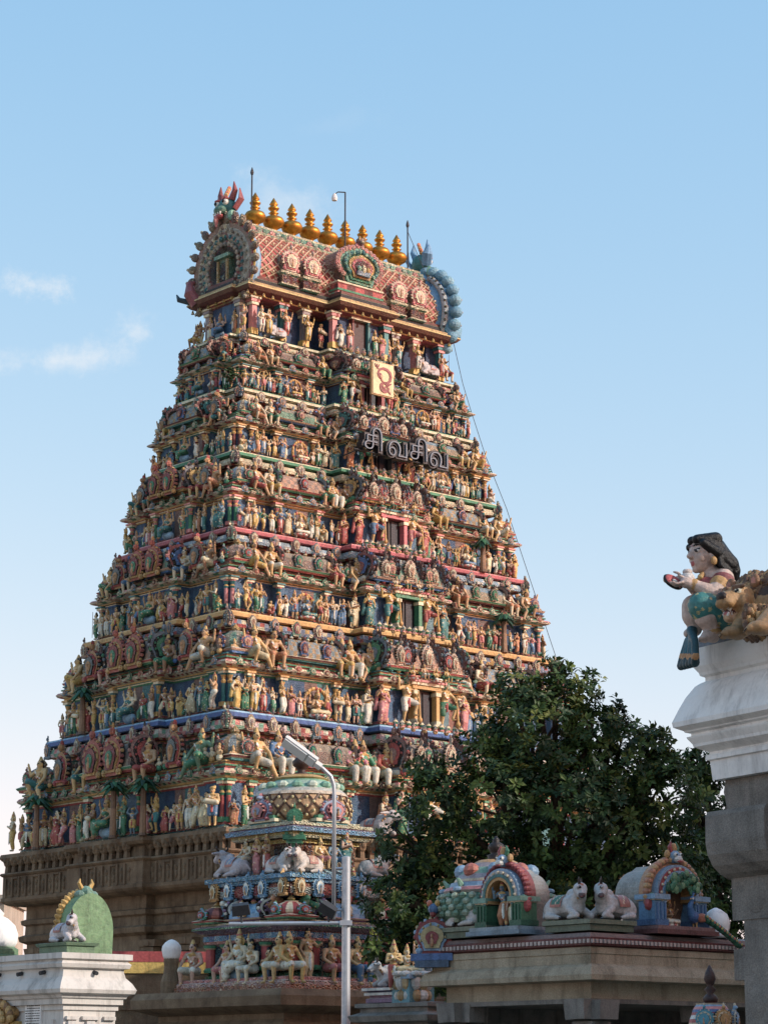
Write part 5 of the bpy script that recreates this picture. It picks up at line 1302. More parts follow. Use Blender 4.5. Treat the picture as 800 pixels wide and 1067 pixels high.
bull('bull_statue', VM @ FM('front', -1.0, 1.42, vz(905)).translation, YAW, 1.05, 'white bull with tan blanket lying along the sunny side of the shrine corner', group=g, turn=.75, body=S(222, 206, 190), cloth=S(206, 150, 120))
bull('bull_statue', VM @ FM('left', -.9, 1.5, vz(905)).translation, YAW - PI / 2 + PI * 0 + PI, 1.2, 'grey bull with a small rider at the far end of the blue shrine rim', group=g, turn=0, body=S(196, 190, 194), cloth=S(130, 150, 180)).rotation_euler.z += PI
bull('bull_statue', VM @ FM('front', 1.3, 1.45, vz(905)).translation, YAW + PI, 1.1, 'grey bull of the shrine rim half hidden by the dark tree', group=g, turn=-.4, body=S(176, 178, 176), cloth=S(120, 150, 150))

# ------------------------------------------------------------------ boundary wall and round top behind the white pavilion
p = at(150, 992, 66)
w = empty('compound_wall', (p.x + 1.2, p.y, 0), YAW * .0 + .1); tag(w, 'dull brown wall with a red and yellow striped coping before the granite base', 'wall')
m = MB(); m.box((0, 0, p.z / 2 - .3), (6, .4, p.z - .6), S(112, 84, 72)); m.box((0, -.22, p.z - 1.3), (6.0, .06, .5), S(104, 62, 62)); m.build('masonry', GRANITE, w)
w.children[0].color = S(120, 96, 84)
m = MB(); m.box((0, 0, p.z - .14), (6.1, .5, .28), S(186, 40, 40)); m.box((0, -.01, p.z - .43), (6.04, .46, .3), YELLOW); m.build('coping', PAINT, w)
p = at(179, 990, 62.5)
b = empty('round_finial', (p.x, p.y, 0)); tag(b, 'pale bluish white ball shaped dome peeping out behind a seated figure', 'dome')
m = MB(); m.lathe((0, 0, p.z), [(.18, -.24), (.22, -.16), (.255, .0), (.24, .1), (.17, .19), (.08, .25), (.02, .27)], 20, S(206, 214, 222)); m.build('ball', PLASTER, b, True)
m = MB(); m.lathe((0, 0, 0), [(.26, 0), (.26, p.z - .8), (.2, p.z - .6), (.18, p.z - .4), (.2, p.z - .28), (.19, p.z - .2)], 16, S(150, 140, 128)); m.build('pedestal', GRANITE, b)

# ------------------------------------------------------------------ white pavilion at the lower left
pc_ = at(65, 992, 35.0); z8 = lambda py: LV(py, 65, 35.0)
pav = empty('white_pavilion', (pc_.x, pc_.y, 0), YAW); tag(pav, 'white plastered pavilion corner with heavy moulded cornice and gilded doorhead', 'pavilion')
m = MB()
body = rect(.17, .17, 1.07, 5.2)
m.sweep(body, [(0, 0), (0, z8(1052)), (.03, z8(1051.5)), (.03, z8(1046)), (.08, z8(1045.5)), (.08, z8(1040)), (.11, z8(1039)), (.13, z8(1036)), (.2, z8(1034)), (.22, z8(1030)), (.17, z8(1023)), (.1, z8(1017)), (.08, z8(1011)),
               (.08, z8(1008)), (.14, z8(1007)), (.16, z8(1003)), (.12, z8(1000)), (.12, z8(999)), (.17, z8(998)), (.17, z8(992)), (.1, z8(991.6))], [OBJ], 9)
for x in (.3, .62): m.box((x, .15, z8(1052) - .9), (.14, .05, 1.5), OBJ); 
m.box((.62, .15, z8(1060)), (.3, .06, .05), OBJ); m.box((.3, .15, z8(1060)), (.2, .06, .05), OBJ); m.box((.95, .15, z8(1060)), (.2, .06, .05), OBJ)
m.box((.15, .45, z8(1054) - .9), (.05, .16, 1.6), OBJ)
m.build('plaster_body', CREAMPL, pav)
for (x, y) in ((.02, .55), (.02, 1.15), (.02, 1.75), (.62, .04)):
    m = MB(); m.M = Matrix.Translation((x + (.06 if x < .1 else 0), y + (.06 if x > .1 else 0), z8(1011.5))); m.tube([(0, 0, 0), (-.09 if x < .1 else 0, 0 if x < .1 else -.09, -.02)], .03, 8, DARK); m.M = None; m.build('drain_spout', DARKSTEEL, pav)
m = MB()   # inscription tablet on the shaded side
m.box((.155, .92, z8(1062)), (.04, .42, .5), S(196, 196, 200)); m.build('tablet', PLASTER, pav)
m = MB(); rr = random.Random(3)
for k in range(12):
    y = .74
    while y < 1.09:
        l = rr.uniform(.012, .05); m.box((.133, y + l / 2, z8(1062) + .21 - k * .036), (.006, l, .012), S(92, 92, 98)); y += l + rr.uniform(.008, .02)
tag(m.build('inscription', DARKSTEEL, pav), kind='stuff')
m = MB(); m.M = Matrix.Translation((.14, 1.75, z8(1066))) @ Matrix.Rotation(-PI / 2, 4, 'Z')
m.box((0, 0, -.3), (.98, .1, .7), S(206, 170, 60)); m.box((0, -.03, -.36), (.84, .1, .6), S(52, 110, 60)); m.box((0, -.05, -.42), (.72, .1, .5), S(90, 52, 34))
m.slab([(x, z) for x, z in horseshoe(.46, .34, 15, 10)], .0, -.09, S(190, 140, 56))
for k in range(13):
    a = PI * k / 12; r_ = .38; m.ell((r_ * math.cos(a), -.1, .1 + .22 * math.sin(a)), (.075, .05, .07), (S(206, 160, 70), S(150, 104, 40))[k % 2], 8, 6)
for k in range(7):
    a = PI * k / 6; m.ell((.2 * math.cos(a), -.12, .08 + .13 * math.sin(a)), (.055, .05, .055), S(214, 172, 84), 8, 6)
m.ell((0, -.13, .1), (.07, .06, .1), S(220, 180, 90)); m.M = None; m.build('gilded_doorhead', PAINT_NEAR, pav)
q = Vector((pc_.x, pc_.y, 0)); PM = Matrix.Translation(q) @ Matrix.Rotation(YAW, 4, 'Z')
zt_ = z8(991.6)
ped = empty('green_pedestal', PM @ Vector((.36, .42, zt_)), YAW); tag(ped, 'low green painted block under the bull on the white pavilion', 'pedestal')
m = MB(); m.sweep(rect(-.24, -.36, .24, .36), [(0, 0), (0, .09), (.03, .1), (.05, .14), (-.02, .15)], [S(104, 140, 100), S(84, 120, 84), S(120, 150, 116)], .5); m.build('block', PAINT_NEAR, ped)
bull('bull_statue', PM @ Vector((.36, .42, zt_ + .15)), YAW + PI / 2, .68, 'white and lavender bull resting on the green pedestal of the white pavilion', group=None, turn=-.95, body=S(222, 214, 214), cloth=S(170, 176, 206))
arch = empty('flame_arch', PM @ Vector((.86, .72, zt_)), YAW); tag(arch, 'rounded green arch panel with yellow flame edging on the white pavilion', 'arch')
H_ = z8(924) - zt_ - .02
hp = [(-.39, 0)] + [(-.4 * math.cos(a) * (1 + .03 * math.sin(2 * a)), H_ * .42 + H_ * .58 * math.sin(a)) for a in [PI * k / 28 for k in range(29)]] + [(.39, 0)]
m = MB(); m.slab(hp, .17, -.17, S(118, 150, 102)); m.build('panel', PAINT, arch)
m = MB()
for i in range(11):
    t = i / 10; a = math.radians(178 - 86 * t) if i < 11 else 0
    x, z = .4 * math.cos(a), H_ * .42 + H_ * .575 * math.sin(a)
    m.M = Matrix.Translation((x, .1, z)) @ Matrix.Rotation(PI / 2 - a, 4, 'Y'); m.lathe((0, 0, -.02), [(.045, 0), (.055, .04), (.035, .08), (.008, .11)], 7, YELLOW, sq=(1, 1.4))
    m.M = Matrix.Translation((-x, .1, z)) @ Matrix.Rotation(a - PI / 2, 4, 'Y'); m.lathe((0, 0, -.02), [(.045, 0), (.055, .04), (.035, .08), (.008, .11)], 7, (YELLOW, OCHRE)[i % 2], sq=(1, 1.4))
m.M = None; m.build('flame_edging', PAINT_NEAR, arch)
m = MB(); m.ell((0, 0, H_ + .02), (.1, .14, .1), MINT, 9, 7)
for e in (-1, 1): m.tube([(e * .05, 0, H_ + .05), (e * .12, 0, H_ + .16), (e * .1, 0, H_ + .22)], [.04, .03, .008], 7, YELLOW); m.ell((e * .12, -.02, H_ - .02), (.07, .1, .07), S(130, 170, 150), 8, 6)
m.build('crest', PAINT_NEAR, arch)
p = at(-3, 988, 37.0)
dm = empty('white_dome', (p.x, p.y, 0)); tag(dm, 'white ribbed dome on a green base at the edge of the white pavilion roof', 'dome')
m = MB(); m.lathe((0, 0, p.z), [(.26, 0), (.31, .08), (.32, .2), (.27, .34), (.16, .44), (.08, .48), (.1, .52), (.02, .6)], 12, WHITE); m.build('bowl', PLASTER, dm, True)
m = MB(); m.lathe((0, 0, p.z), [(.4, -.2), (.4, -.12), (.33, -.1), (.33, -.02), (.26, .02)], 16, S(110, 150, 104)); m.build('green_base', PAINT_NEAR, dm)
m = MB(); a = at(4, 940, 110); m.box((a.x - 3, a.y, (a.z - .2) / 2), (7, 6, a.z - .2), S(196, 180, 140)); h = empty('far_house', (0, 0, 0)); tag(h, 'far pale yellow house peeping past the granite base', 'house'); m.build('wall', CONCRETE, h)
m = MB(); m.box((a.x - 3, a.y, a.z - .05), (7.3, 6.3, .3), S(150, 120, 96)); m.build('roof', CONCRETE, h)

# ------------------------------------------------------------------ street lamp with floodlights
lp = at(360.5, 1000, 40); px1 = (lp.y + .3) / FPX / math.cos(PITCH)
lamp = empty('street_lamp', (lp.x, lp.y, 0)); tag(lamp, 'steel street lamp with a thin curved lamp arm and a crossbar of floodlights', 'lamp post')
zl = lambda py: LV(py, 360, 40); xl = lambda px: at(px, 900, 40).x - lp.x
m = MB(); m.lathe((0, 0, 0), [(.11, 0), (.1, .3), (.074, .32), (.07, zl(893)), (.03, zl(892))], 16, OBJ); m.build('pole', STEEL, lamp, False)
x2 = xl(348)
m = MB(); m.tube([(x2, 0, zl(958)), (x2, 0, zl(830)), (x2 - .01, 0, zl(818)), (x2 - .06, -.02, zl(809)), (x2 - .2, -.06, zl(801)), (x2 - .3, -.08, zl(797))], .035, 8, OBJ); m.build('lamp_arm', STEEL, lamp, True)
for py in (905, 948):
    m = MB(); m.tube([(x2, 0, zl(py)), (-.06, 0, zl(py))], .025, 6, OBJ); m.build('bracket', STEEL, lamp)
m = MB(); m.tube([(xl(240), -.08, zl(963)), (.02, -.08, zl(962))], .032, 8, OBJ); m.box((0, -.06, zl(962)), (.2, .12, .08), OBJ); m.build('crossbar', STEEL, lamp)
hp_ = Vector((xl(311), -.1, zl(785)))
m = MB(); m.M = Matrix.Translation(hp_) @ Matrix.Rotation(math.radians(36), 4, 'Y') @ Matrix.Rotation(math.radians(-38), 4, 'X')
m.box((0, 0, .03), (.66, .23, .06), OBJ); m.box((-.12, 0, .075), (.36, .17, .04), OBJ); m.box((.38, 0, .02), (.12, .1, .08), OBJ); m.M = None
hd_ = m.build('lamp_head', LAMPWHITE, lamp)
m = MB(); m.M = Matrix.Translation(hp_) @ Matrix.Rotation(math.radians(36), 4, 'Y') @ Matrix.Rotation(math.radians(-38), 4, 'X'); m.box((-.09, 0, -.015), (.45, .19, .03), OBJ); m.box((.24, 0, -.012), (.14, .18, .03), OBJ); m.M = None; m.build('lens', GLASS, hd_)
for px_, ang, tilt in ((252, -.12, .5), (342, .55, .7)):
    f = Vector((xl(px_), -.12, zl(948)))
    m = MB(); m.M = Matrix.Translation(f) @ Matrix.Rotation(ang, 4, 'Y') @ Matrix.Rotation(tilt, 4, 'X'); m.box((0, 0, 0), (.3, .12, .18), DARK, 0, .9); m.box((0, .08, 0), (.18, .06, .12), DARK); m.M = None; m.tube([(f.x, -.1, f.z - .06), (f.x + .02, -.09, zl(962))], .02, 6, DARK)
    m.build('floodlight', DARKSTEEL, lamp)

g = 'white bulls lying on the tower ledges'
bull('bull_statue', TM @ FM('front', 3.95, 1.5, 28.6).translation, YAW, 1.15, 'white bull lying beside the crowned figure at the far end of the topmost ledge', group=g, turn=.5)
bull('bull_statue', TM @ FM('front', -3.75, 1.55, 28.6).translation, YAW, .95, 'white bull lying on the topmost ledge near the shaded corner', group=g, turn=.6)
q = seats[0]
bull('bull_statue', TM @ FM('front', -3.0, q['b1'] + .55, q['z0'] + .1).translation, YAW + 1.9, 1.45, 'big white bull standing proud on the granite ledge beside the dark tree', group=g, turn=.3)
# ------------------------------------------------------------------ stone pavilion at the lower right
mc = at(615, 985, 32.0); z3 = lambda py: LV(py, 615, 32.0)
MO = Vector((mc.x, mc.y, 0)); MM = Matrix.Translation(MO) @ Matrix.Rotation(YAW, 4, 'Z')
ML, MF = 3.12, 5.0
mandapa = empty('stone_pavilion', MO, YAW); tag(mandapa, 'open stone pavilion with broad curved eaves and painted sculpture on its roof', 'pavilion')
body = rect(.1, .1, MF, ML)
m = MB(); m.sweep(body, [(-.1, z3(1040)), (-.1, z3(1022)), (.0, z3(1021.4)), (.16, z3(1020.6)), (.17, z3(1015)), (.12, z3(1007)), (.06, z3(1004)), (.06, z3(1003.6)), (.03, z3(1003)), (.03, z3(993)), (.045, z3(992.6)), (.045, z3(986)), (.0, z3(985))], [OBJ], 9)
m.build('roof_slab', SANDGREY, mandapa)
m = MB(); m.sweep(body, [(.03, z3(985.3)), (.05, z3(984)), (.09, z3(983.6)), (.09, z3(975.8)), (.05, z3(975)), (.03, z3(971)), (-.06, z3(969.6)), (-.2, z3(968))], [MAROON, S(150, 96, 86), S(112, 44, 46), S(150, 90, 84), S(140, 116, 110), S(110, 70, 66), S(110, 104, 100)], .5)
for (x0, y0, x1, y1) in ((.0, .008, MF, .008), (.008, .0, .008, ML)):
    L = max(x1 - x0, y1 - y0); n = int(L / .075)
    for i in range(n):
        m.box((x0 + (x1 - x0) * (i + .5) / n, y0 + (y1 - y0) * (i + .5) / n, z3(980)), (.042, .042, .05), S(206, 186, 176))
m.build('dentil_band', PAINT_NEAR, mandapa)
m = MB(); m.box((MF / 2, ML / 2, z3(1042)), (MF - .3, ML - .3, .06), OBJ); m.build('ceiling', GRANITE_GREY, mandapa)
for (x, y) in ((.32, .32), (.32, ML - .3), (2.6, .32), (4.7, .32), (2.6, 2.9), (4.7, 2.9)):
    m = MB(); h = z3(1040)
    m.box((x, y, (h - .3) / 2), (.3, .3, h - .3), OBJ); m.box((x, y, h - .33), (.36, .36, .08), OBJ); m.box((x, y, h - .13), (.62, .34, .26), OBJ, 0, 1.08); m.box((x, y, h - .14), (.34, .64, .25), OBJ, 0, 1.08); m.box((x, y, .3), (.5, .5, .6), OBJ)
    m.build('pillar', GRANITE_GREY, mandapa)
m = MB(); m.box((MF / 2 + .2, ML - .1, 1.4), (MF - .6, .2, 2.8), OBJ); m.box((MF - .1, ML / 2, 1.4), (.2, ML - .5, 2.8), OBJ); m.build('back_wall', GRANITE_GREY, mandapa)
zr = z3(968.5)
def place(x, y, z=zr): return MM @ Vector((x, y, z))
def gable_shrine(x, y, rz, w, h, d, label, kind):
    """painted horseshoe-gabled niche with a barrel body behind it, on short posts"""
    root = empty('gabled_niche', place(x, y), YAW + rz); tag(root, label, 'shrine', None)
    pcol = (S(62, 128, 92), S(52, 108, 80)) if kind == 'deity' else (SKYB, S(70, 120, 172))
    m = MB(); m.box((0, .1, .03), (w * 2.5, .8, .06), S(120, 150, 170) if kind == 'deity' else S(120, 70, 66)); m.box((0, .1, .085), (w * 2.3, .74, .05), S(150, 170, 180) if kind == 'deity' else S(150, 110, 106)); m.build('base', PAINT_NEAR, root)
    ph = horseshoe(w * .98, h, 21, 30)
    m = MB(); m.slab([(x_, .11 + z_ * .9) for x_, z_ in ph], d, .1, S(176, 168, 156)); m.build('barrel', PAINT_NEAR, root)
    for e in (-1, 1):
        m = MB(); m.box((e * w * .82, -.02, .11 + h * .19), (w * .46, .3, h * .38), pcol[0]); m.box((e * w * .82, -.02, .11 + h * .05), (w * .54, .34, h * .08), pcol[1]); m.box((e * w * .82, -.02, .11 + h * .4), (w * .62, .38, h * .07), S(120, 170, 150) if kind == 'deity' else LBLUE); m.box((e * w * .82, -.02, .11 + h * .36), (w * .54, .34, .02), CREAM)
        for q in (-1, 0, 1): m.box((e * w * .82 + q * w * .15, -.18, .11 + h * .2), (w * .05, .02, h * .24), pcol[1])
        m.build('post', PAINT_NEAR, root)
    m = MB(); n = 26
    ring = lambda r: [(r * w * math.cos(a), .11 + h * .44 + r * h * .47 * math.sin(a)) for a in [math.radians(-22 + 224 * i / n) for i in range(n + 1)]]
    bands = [(1.06, .0, S(150, 50, 52) if kind == 'deity' else S(206, 140, 80)), (.9, -.1, LBLUE), (.82, -.12, S(206, 196, 190) if kind == 'deity' else RED), (.72, -.14, TEAL if kind == 'deity' else LBLUE), (.62, -.13, OCHRE)]
    for i_, (r, y_, cc) in enumerate(bands):
        o_, i2 = ring(r), ring(r - (.16 if i_ == 0 else .1))
        vs = [(x_, y_ - .04, z_) for x_, z_ in o_] + [(x_, y_ - .04, z_) for x_, z_ in i2] + [(x_, .12, z_) for x_, z_ in o_] + [(x_, .12, z_) for x_, z_ in i2]; N_ = n + 1; fs = []
        for k in range(n): fs += [(k, k + 1, N_ + k + 1, N_ + k), (2 * N_ + k, 2 * N_ + k + 1, k + 1, k), (N_ + k, N_ + k + 1, 3 * N_ + k + 1, 3 * N_ + k)]
        m.add(vs, fs, cc)
    rr_ = ring(1.06)
    for k in range(0, n + 1): m.ell((rr_[k][0], -.03, rr_[k][1]), (w * .1, .07, w * .1), ((S(170, 56, 56), S(150, 40, 44)) if kind == 'deity' else (S(206, 150, 76), S(196, 120, 70)))[k % 2], 8, 6)
    for k in range(1, n, 2):
        a = ring(.77)[k]; m.ell((a[0], -.17, a[1]), .022, CREAM, 6, 4)
    for e in (-1, 1): m.ell((e * w * 1.05, -.06, .11 + h * .3), (.07, .06, .09), RED, 8, 6); m.ell((e * w * .98, -.08, .11 + h * .4), (.06, .05, .06), MINT, 8, 6)
    m.build('arch', PAINT_NEAR, root)
    m = MB(); zt = .11 + h * .93
    m.ell((0, -.06, zt + .05), (.1, .1, .09), LBLUE, 10, 8); m.ell((0, -.14, zt + .01), (.07, .06, .05), WHITE, 8, 6); m.ell((0, -.17, zt - .02), (.05, .03, .02), RED, 8, 5)
    for e in (-1, 1): m.ell((e * .05, -.14, zt + .07), .03, WHITE, 7, 5); m.ell((e * .05, -.165, zt + .07), .014, BLACK, 6, 4); m.ell((e * .12, -.05, zt + .08), (.04, .05, .06), OCHRE, 7, 5); m.tube([(e * .05, -.06, zt + .11), (e * .08, -.06, zt + .18), (e * .05, -.06, zt + .25)], [.035, .03, .01], 7, (RED, GREEN)[e > 0])
    m.ell((0, -.06, zt + .17), (.05, .05, .07), OCHRE, 8, 6); m.build('lion_mask', PAINT_NEAR, root)
    m = MB(); m.slab([(x_ * .62, .11 + z_ * .75) for x_, z_ in ph], .1, .06, NAVY if kind == 'deity' else S(120, 84, 56)); m.build('niche_back', PAINT_NEAR, root)
    return root
gable_shrine(.18, 1.75, -PI / 2, .42, .93, .42, 'painted niche with green posts and red scaled arch sheltering a standing deity', 'deity')
gable_shrine(1.84, .22, 0, .5, .98, .6, 'painted niche with blue posts and golden scalloped arch around a peacock', 'peacock')
o, *_ = statue('deity_statue', 'fourarm', place(.14, 1.78, zr + .11), YAW - PI / 2 + .35, .62, SKINS[7], CLOTHS[6]); tag(o, 'small four armed deity in orange standing inside the green posted niche', 'statue')
o, *_ = statue('deity_statue', 'staff', place(.12, 1.58, zr + .11), YAW - PI / 2 + .3, .5, SKINS[5], CLOTHS[7]); tag(o, 'slender pink attendant squeezed beside the deity in the green posted niche', 'statue')
o, *_ = statue('deity_statue', 'deity', place(1.72, .16, zr + .11), YAW + .2, .55, SKINS[4], CLOTHS[0]); tag(o, 'pale worn figure seated under the golden arch beside the peacock', 'statue')
# peacock
pk = empty('peacock', place(2.06, .02, zr + .11), YAW); tag(pk, 'painted peacock with long green tail hanging down before the golden arch', 'peacock')
f = Fig(); f.cap('body', (0, 0, .14), (.13, 0, .12), .085, .06, S(46, 92, 150)); f.chain('body', [(-.05, 0, .18), (-.1, -.02, .28), (-.06, -.03, .36)], [.06, .04, .03], S(40, 110, 170)); f.ell('body', (-.065, -.04, .385), (.045, .035, .038), S(40, 110, 170)); f.cap('body', (-.1, -.05, .385), (-.14, -.06, .37), .016, .006, OCHRE)
f.dec('body', (-.08, -.075, .392), .016, WHITE); f.ell('body', (.1, -.06, .13), (.11, .035, .065), S(176, 96, 60))
for e in (-1, 1): f.cap('body', (.02, e * .03, .08), (.02, e * .03, .0), .016, .014, OCHRE)
for p_, me in f.meshes('peacock', .011).items(): me.materials.append(PAINT_NEAR); o = bpy.data.objects.new(p_, me); COL.objects.link(o); o.parent = pk
m = MB()
for k in range(15):
    t = k / 14; m.ell((.16 + .62 * t, -.05 - .07 * t, .13 - .36 * t + .03 * math.sin(t * 3)), (.075 - .02 * t, .055, .05 - .012 * t), (S(30, 92, 70), S(52, 124, 92))[k % 2], 9, 6, Matrix.Rotation(.5, 3, 'Y'))
    m.ell((.17 + .62 * t, -.1 - .07 * t, .15 - .36 * t), (.022, .014, .02), (S(206, 176, 80), S(196, 90, 60))[k % 2], 6, 4)
m.build('tail', PAINT_NEAR, pk)
m = MB()
for k in range(3): m.tube([(-.06, -.04, .41), (-.05 + .02 * k, -.04, .47)], .006, 5, S(40, 110, 170)); m.ell((-.05 + .02 * k, -.04, .48), .012, TEAL, 6, 4)
m.build('crest', PAINT_NEAR, pk)
m = MB(); rr = random.Random(5)     # raised tail fan above, inside the arch
for k in range(60):
    a = math.radians(rr.uniform(20, 165)); r_ = rr.uniform(.16, .36); m.ell((-.2 + r_ * math.cos(a), .0 - rr.uniform(0, .06), .42 + r_ * .85 * math.sin(a)), (.045, .025, .05), (S(40, 96, 66), S(60, 130, 92), S(120, 160, 110))[k % 3], 7, 5)
m.build('raised_feathers', PAINT_NEAR, pk)
g = 'reclining bulls on the stone pavilion roof'
def slabp(x, y, sx, sy, lab):
    o = empty('roof_plinth', place(x, y), YAW); tag(o, lab, 'plinth'); m = MB(); m.sweep(rect(-sx, -sy, sx, sy), [(0, 0), (0, .08), (.03, .09), (.03, .15), (-.02, .155)], [S(104, 118, 96), S(88, 104, 84), S(128, 136, 112)], .5); m.build('block', PAINT_NEAR, o)
slabp(.5, .5, .42, .42, 'grey green block under the pair of white bulls at the roof corner')
bull('bull_statue', place(.27, .66, zr + .155), YAW - PI / 2 + PI, .8, 'white bull with green blanket sharing the roof corner with another bull', group=g, turn=-.65, cloth=S(60, 132, 110))
bull('bull_statue', place(.7, .27, zr + .155), YAW, .8, 'white bull with red patterned blanket at the pavilion roof corner', group=g, turn=.75, cloth=S(190, 120, 110))
slabp(.26, 2.5, .24, .5, 'low block under the bull in front of the green scaled dome')
bull('bull_statue', place(.2, 2.56, zr + .155), YAW + PI / 2, .76, 'white bull with red strap lying before the green scaled dome', group=g, turn=-.2, cloth=S(196, 130, 120)).rotation_euler.z += PI
# green scaled dome
dm = empty('scaled_dome', place(.85, 2.66), YAW); dm.scale = (1.22, 1.22, 1.2); tag(dm, 'square dome with green fish scale skirt and dark finial behind the lying bull', 'dome')
m = MB(); m.sweep(sq(.48), [(.06, 0), (.06, .1), (0, .12), (0, .2)], [S(150, 110, 100), CREAM, MAROON], .3); m.build('base', PAINT_NEAR, dm)
m = MB(); prs = [(.6, .18), (.7, .26), (.71, .36), (.66, .48), (.58, .54)]
m.lathe((0, 0, 0), prs, 32, S(110, 150, 126), rot0=PI / 4)
for j in range(5):
    for i in range(34):
        a = 2 * PI * (i + .5 * (j % 2)) / 34; r_ = np.interp(.2 + j * .07, [z for _, z in prs], [r for r, _ in prs]); m.ell((r_ * math.cos(a), r_ * math.sin(a), .22 + j * .068), (.05, .05, .042), (S(120, 160, 130), S(176, 194, 164))[(i + j) % 2], 6, 4)
m.build('scaled_skirt', PAINT_NEAR, dm)
m = MB(); m.lathe((0, 0, 0), [(.6, .53), (.63, .56), (.6, .6), (.56, .61), (.54, .66), (.5, .67), (.49, .7), (.44, .76), (.36, .84), (.27, .9), (.24, .92), (.2, .94)], 32, [S(206, 190, 180), PINK, S(200, 190, 190), LBLUE, S(150, 60, 60), CREAM, S(180, 170, 176), MINT, S(170, 150, 150), OCHRE, OCHRE])
for i in range(8):
    a = 2 * PI * i / 8; m.ell((.4 * math.cos(a), .4 * math.sin(a), .8), (.1, .1, .09), (S(190, 90, 60), LBLUE)[i % 2], 9, 6); m.ell((.62 * math.cos(a), .62 * math.sin(a), .57), (.06, .06, .035), LBLUE, 7, 5); m.tube([(.56 * math.cos(a), .56 * math.sin(a), .62), (.62 * math.cos(a), .62 * math.sin(a), .7)], [.04, .015], 6, MINT)
m.build('upper_dome', PAINT_NEAR, dm)
m = MB(); m.lathe((0, 0, .93), [(.14, 0), (.1, .04), (.11, .07), (.06, .09), (.07, .11), (.1, .16), (.085, .2), (.04, .23), (.045, .25), (.01, .3)], 14, S(52, 40, 36)); m.build('finial', PAINT_NEAR, dm, True)
sk = empty('small_gable', place(.02, 3.06, zr - .2), YAW - PI / 2 + .5); tag(sk, 'small upright scroll gable with red beaded rim at the far roof end', 'ornament')
m = MB(); kudu(m, Matrix.Identity(4), .27, .52, (S(150, 44, 44), LBLUE, S(190, 170, 110), TEAL), .07); m.ell((0, -.05, .62), (.08, .08, .08), S(60, 110, 160), 9, 6); m.ell((.06, -.05, .7), (.04, .05, .05), YELLOW); m.ell((-.06, -.05, .7), (.04, .05, .05), ORANGE); m.box((0, 0, -.05), (.62, .3, .1), BLUE); m.box((0, 0, -.14), (.5, .3, .1), S(70, 100, 130)); m.build('scroll_arch', PAINT_NEAR, sk)
cn = empty('white_shell_dome', place(2.78, .25), YAW); tag(cn, 'white shell shaped dome at the roof edge beside the grey pillar', 'dome')
m = MB(); m.lathe((0, 0, 0), [(.2, 0), (.2, .06), (.16, .08), (.19, .14), (.2, .23), (.16, .33), (.08, .39), (.02, .42)], 18, S(206, 198, 194))
m.tube([(.2 * (1 - k / 40) * math.cos(k * .5), .2 * (1 - k / 40) * math.sin(k * .5), .1 + .3 * (k / 30)) for k in range(30)], [.028 * (1 - k / 40) for k in range(30)], 6, S(206, 198, 194)); m.build('shell', PLASTER, cn, True)
# ------------------------------------------------------------------ small shrine beyond the pavilion: nandi and lotus deities
lo = at(430, 1052, 37); lz = lambda py: LV(py, 430, 37); lx = lambda px: at(px, 1040, 37).x - lo.x
LM = Matrix.Translation((lo.x, lo.y, 0)) @ Matrix.Rotation(YAW, 4, 'Z')
low = empty('low_shrine', (lo.x, lo.y, 0), YAW); tag(low, 'low grey stone shrine roof carrying a bull and a lotus throne', 'shrine')
m = MB(); m.sweep(rect(.05, -.3, 2.2, .85), [(.1, 0), (.1, lz(1066)), (.3, lz(1064)), (.34, lz(1058)), (.2, lz(1054)), (.2, lz(1050)), (.26, lz(1049)), (.26, lz(1045)), (.1, lz(1044))], [OBJ], 3); m.build('roof', GRANITE_GREY, low)
o = empty('lavender_pedestal', LM @ Vector((.1, .6, lz(1044))), YAW); tag(o, 'stepped lavender and white pedestal under the small bull', 'pedestal'); m = MB(); m.sweep(rect(-.26, -.34, .3, .3), [(0, 0), (.0, .06), (-.04, .07), (-.04, .1), (.02, .11), (.02, .15), (-.03, .16), (.05, .18), (.05, .22), (0, .225)], [MAUVE, WHITE, MAUVE, PINK, WHITE, LBLUE], .3); m.build('block', PAINT_NEAR, o)
bull('bull_statue', LM @ Vector((.1, .6, lz(1044) + .225)), YAW - .35, .66, 'small white bull with sky blue blanket on a stepped lavender pedestal', turn=.2, cloth=S(130, 190, 206))
o = empty('lotus_throne', LM @ Vector((.05, .05, lz(1046))), YAW); tag(o, 'white and ochre lotus throne framed in turquoise under crowned deities', 'throne'); m = MB()
m.box((0, 0, .2), (.5, .4, .4), S(86, 160, 176)); m.box((0, -.02, .4), (.6, .46, .07), LBLUE)
for k in range(12):
    a = 2 * PI * k / 12; m.ell((.24 * math.cos(a), .22 * math.sin(a), .32), (.1, .09, .13), (WHITE, S(206, 170, 110))[k % 2], 8, 6); m.ell((.2 * math.cos(a), .2 * math.sin(a), .12), (.1, .1, .1), (S(190, 150, 90), WHITE)[k % 2], 8, 6); m.ell((.3 * math.cos(a), .26 * math.sin(a), .44), (.1, .09, .05), WHITE, 8, 5)
m.build('petals', PAINT_NEAR, o)
for i, (x, y, po, sk_, cl_, l) in enumerate(((-.1, .02, 'deity', SKINS[2], CLOTHS[7], 'cream deity with crown seated on the lotus throne nearer the small bull'), (.14, -.1, 'deity2', SKINS[5], CLOTHS[0], 'pink faced deity seated on the lotus throne next to the stone eave'), (-.28, .12, 'namaste', SKINS[0], CLOTHS[1], 'slim attendant in red standing between the small bull and lotus throne'))):
    d, *_ = statue('deity_statue', po, LM @ Vector((.05 + x, .05 + y, lz(1046) + (.44 if i < 2 else .2))), YAW - .5, .62 if i < 2 else .7, sk_, cl_); tag(d, l, 'statue')
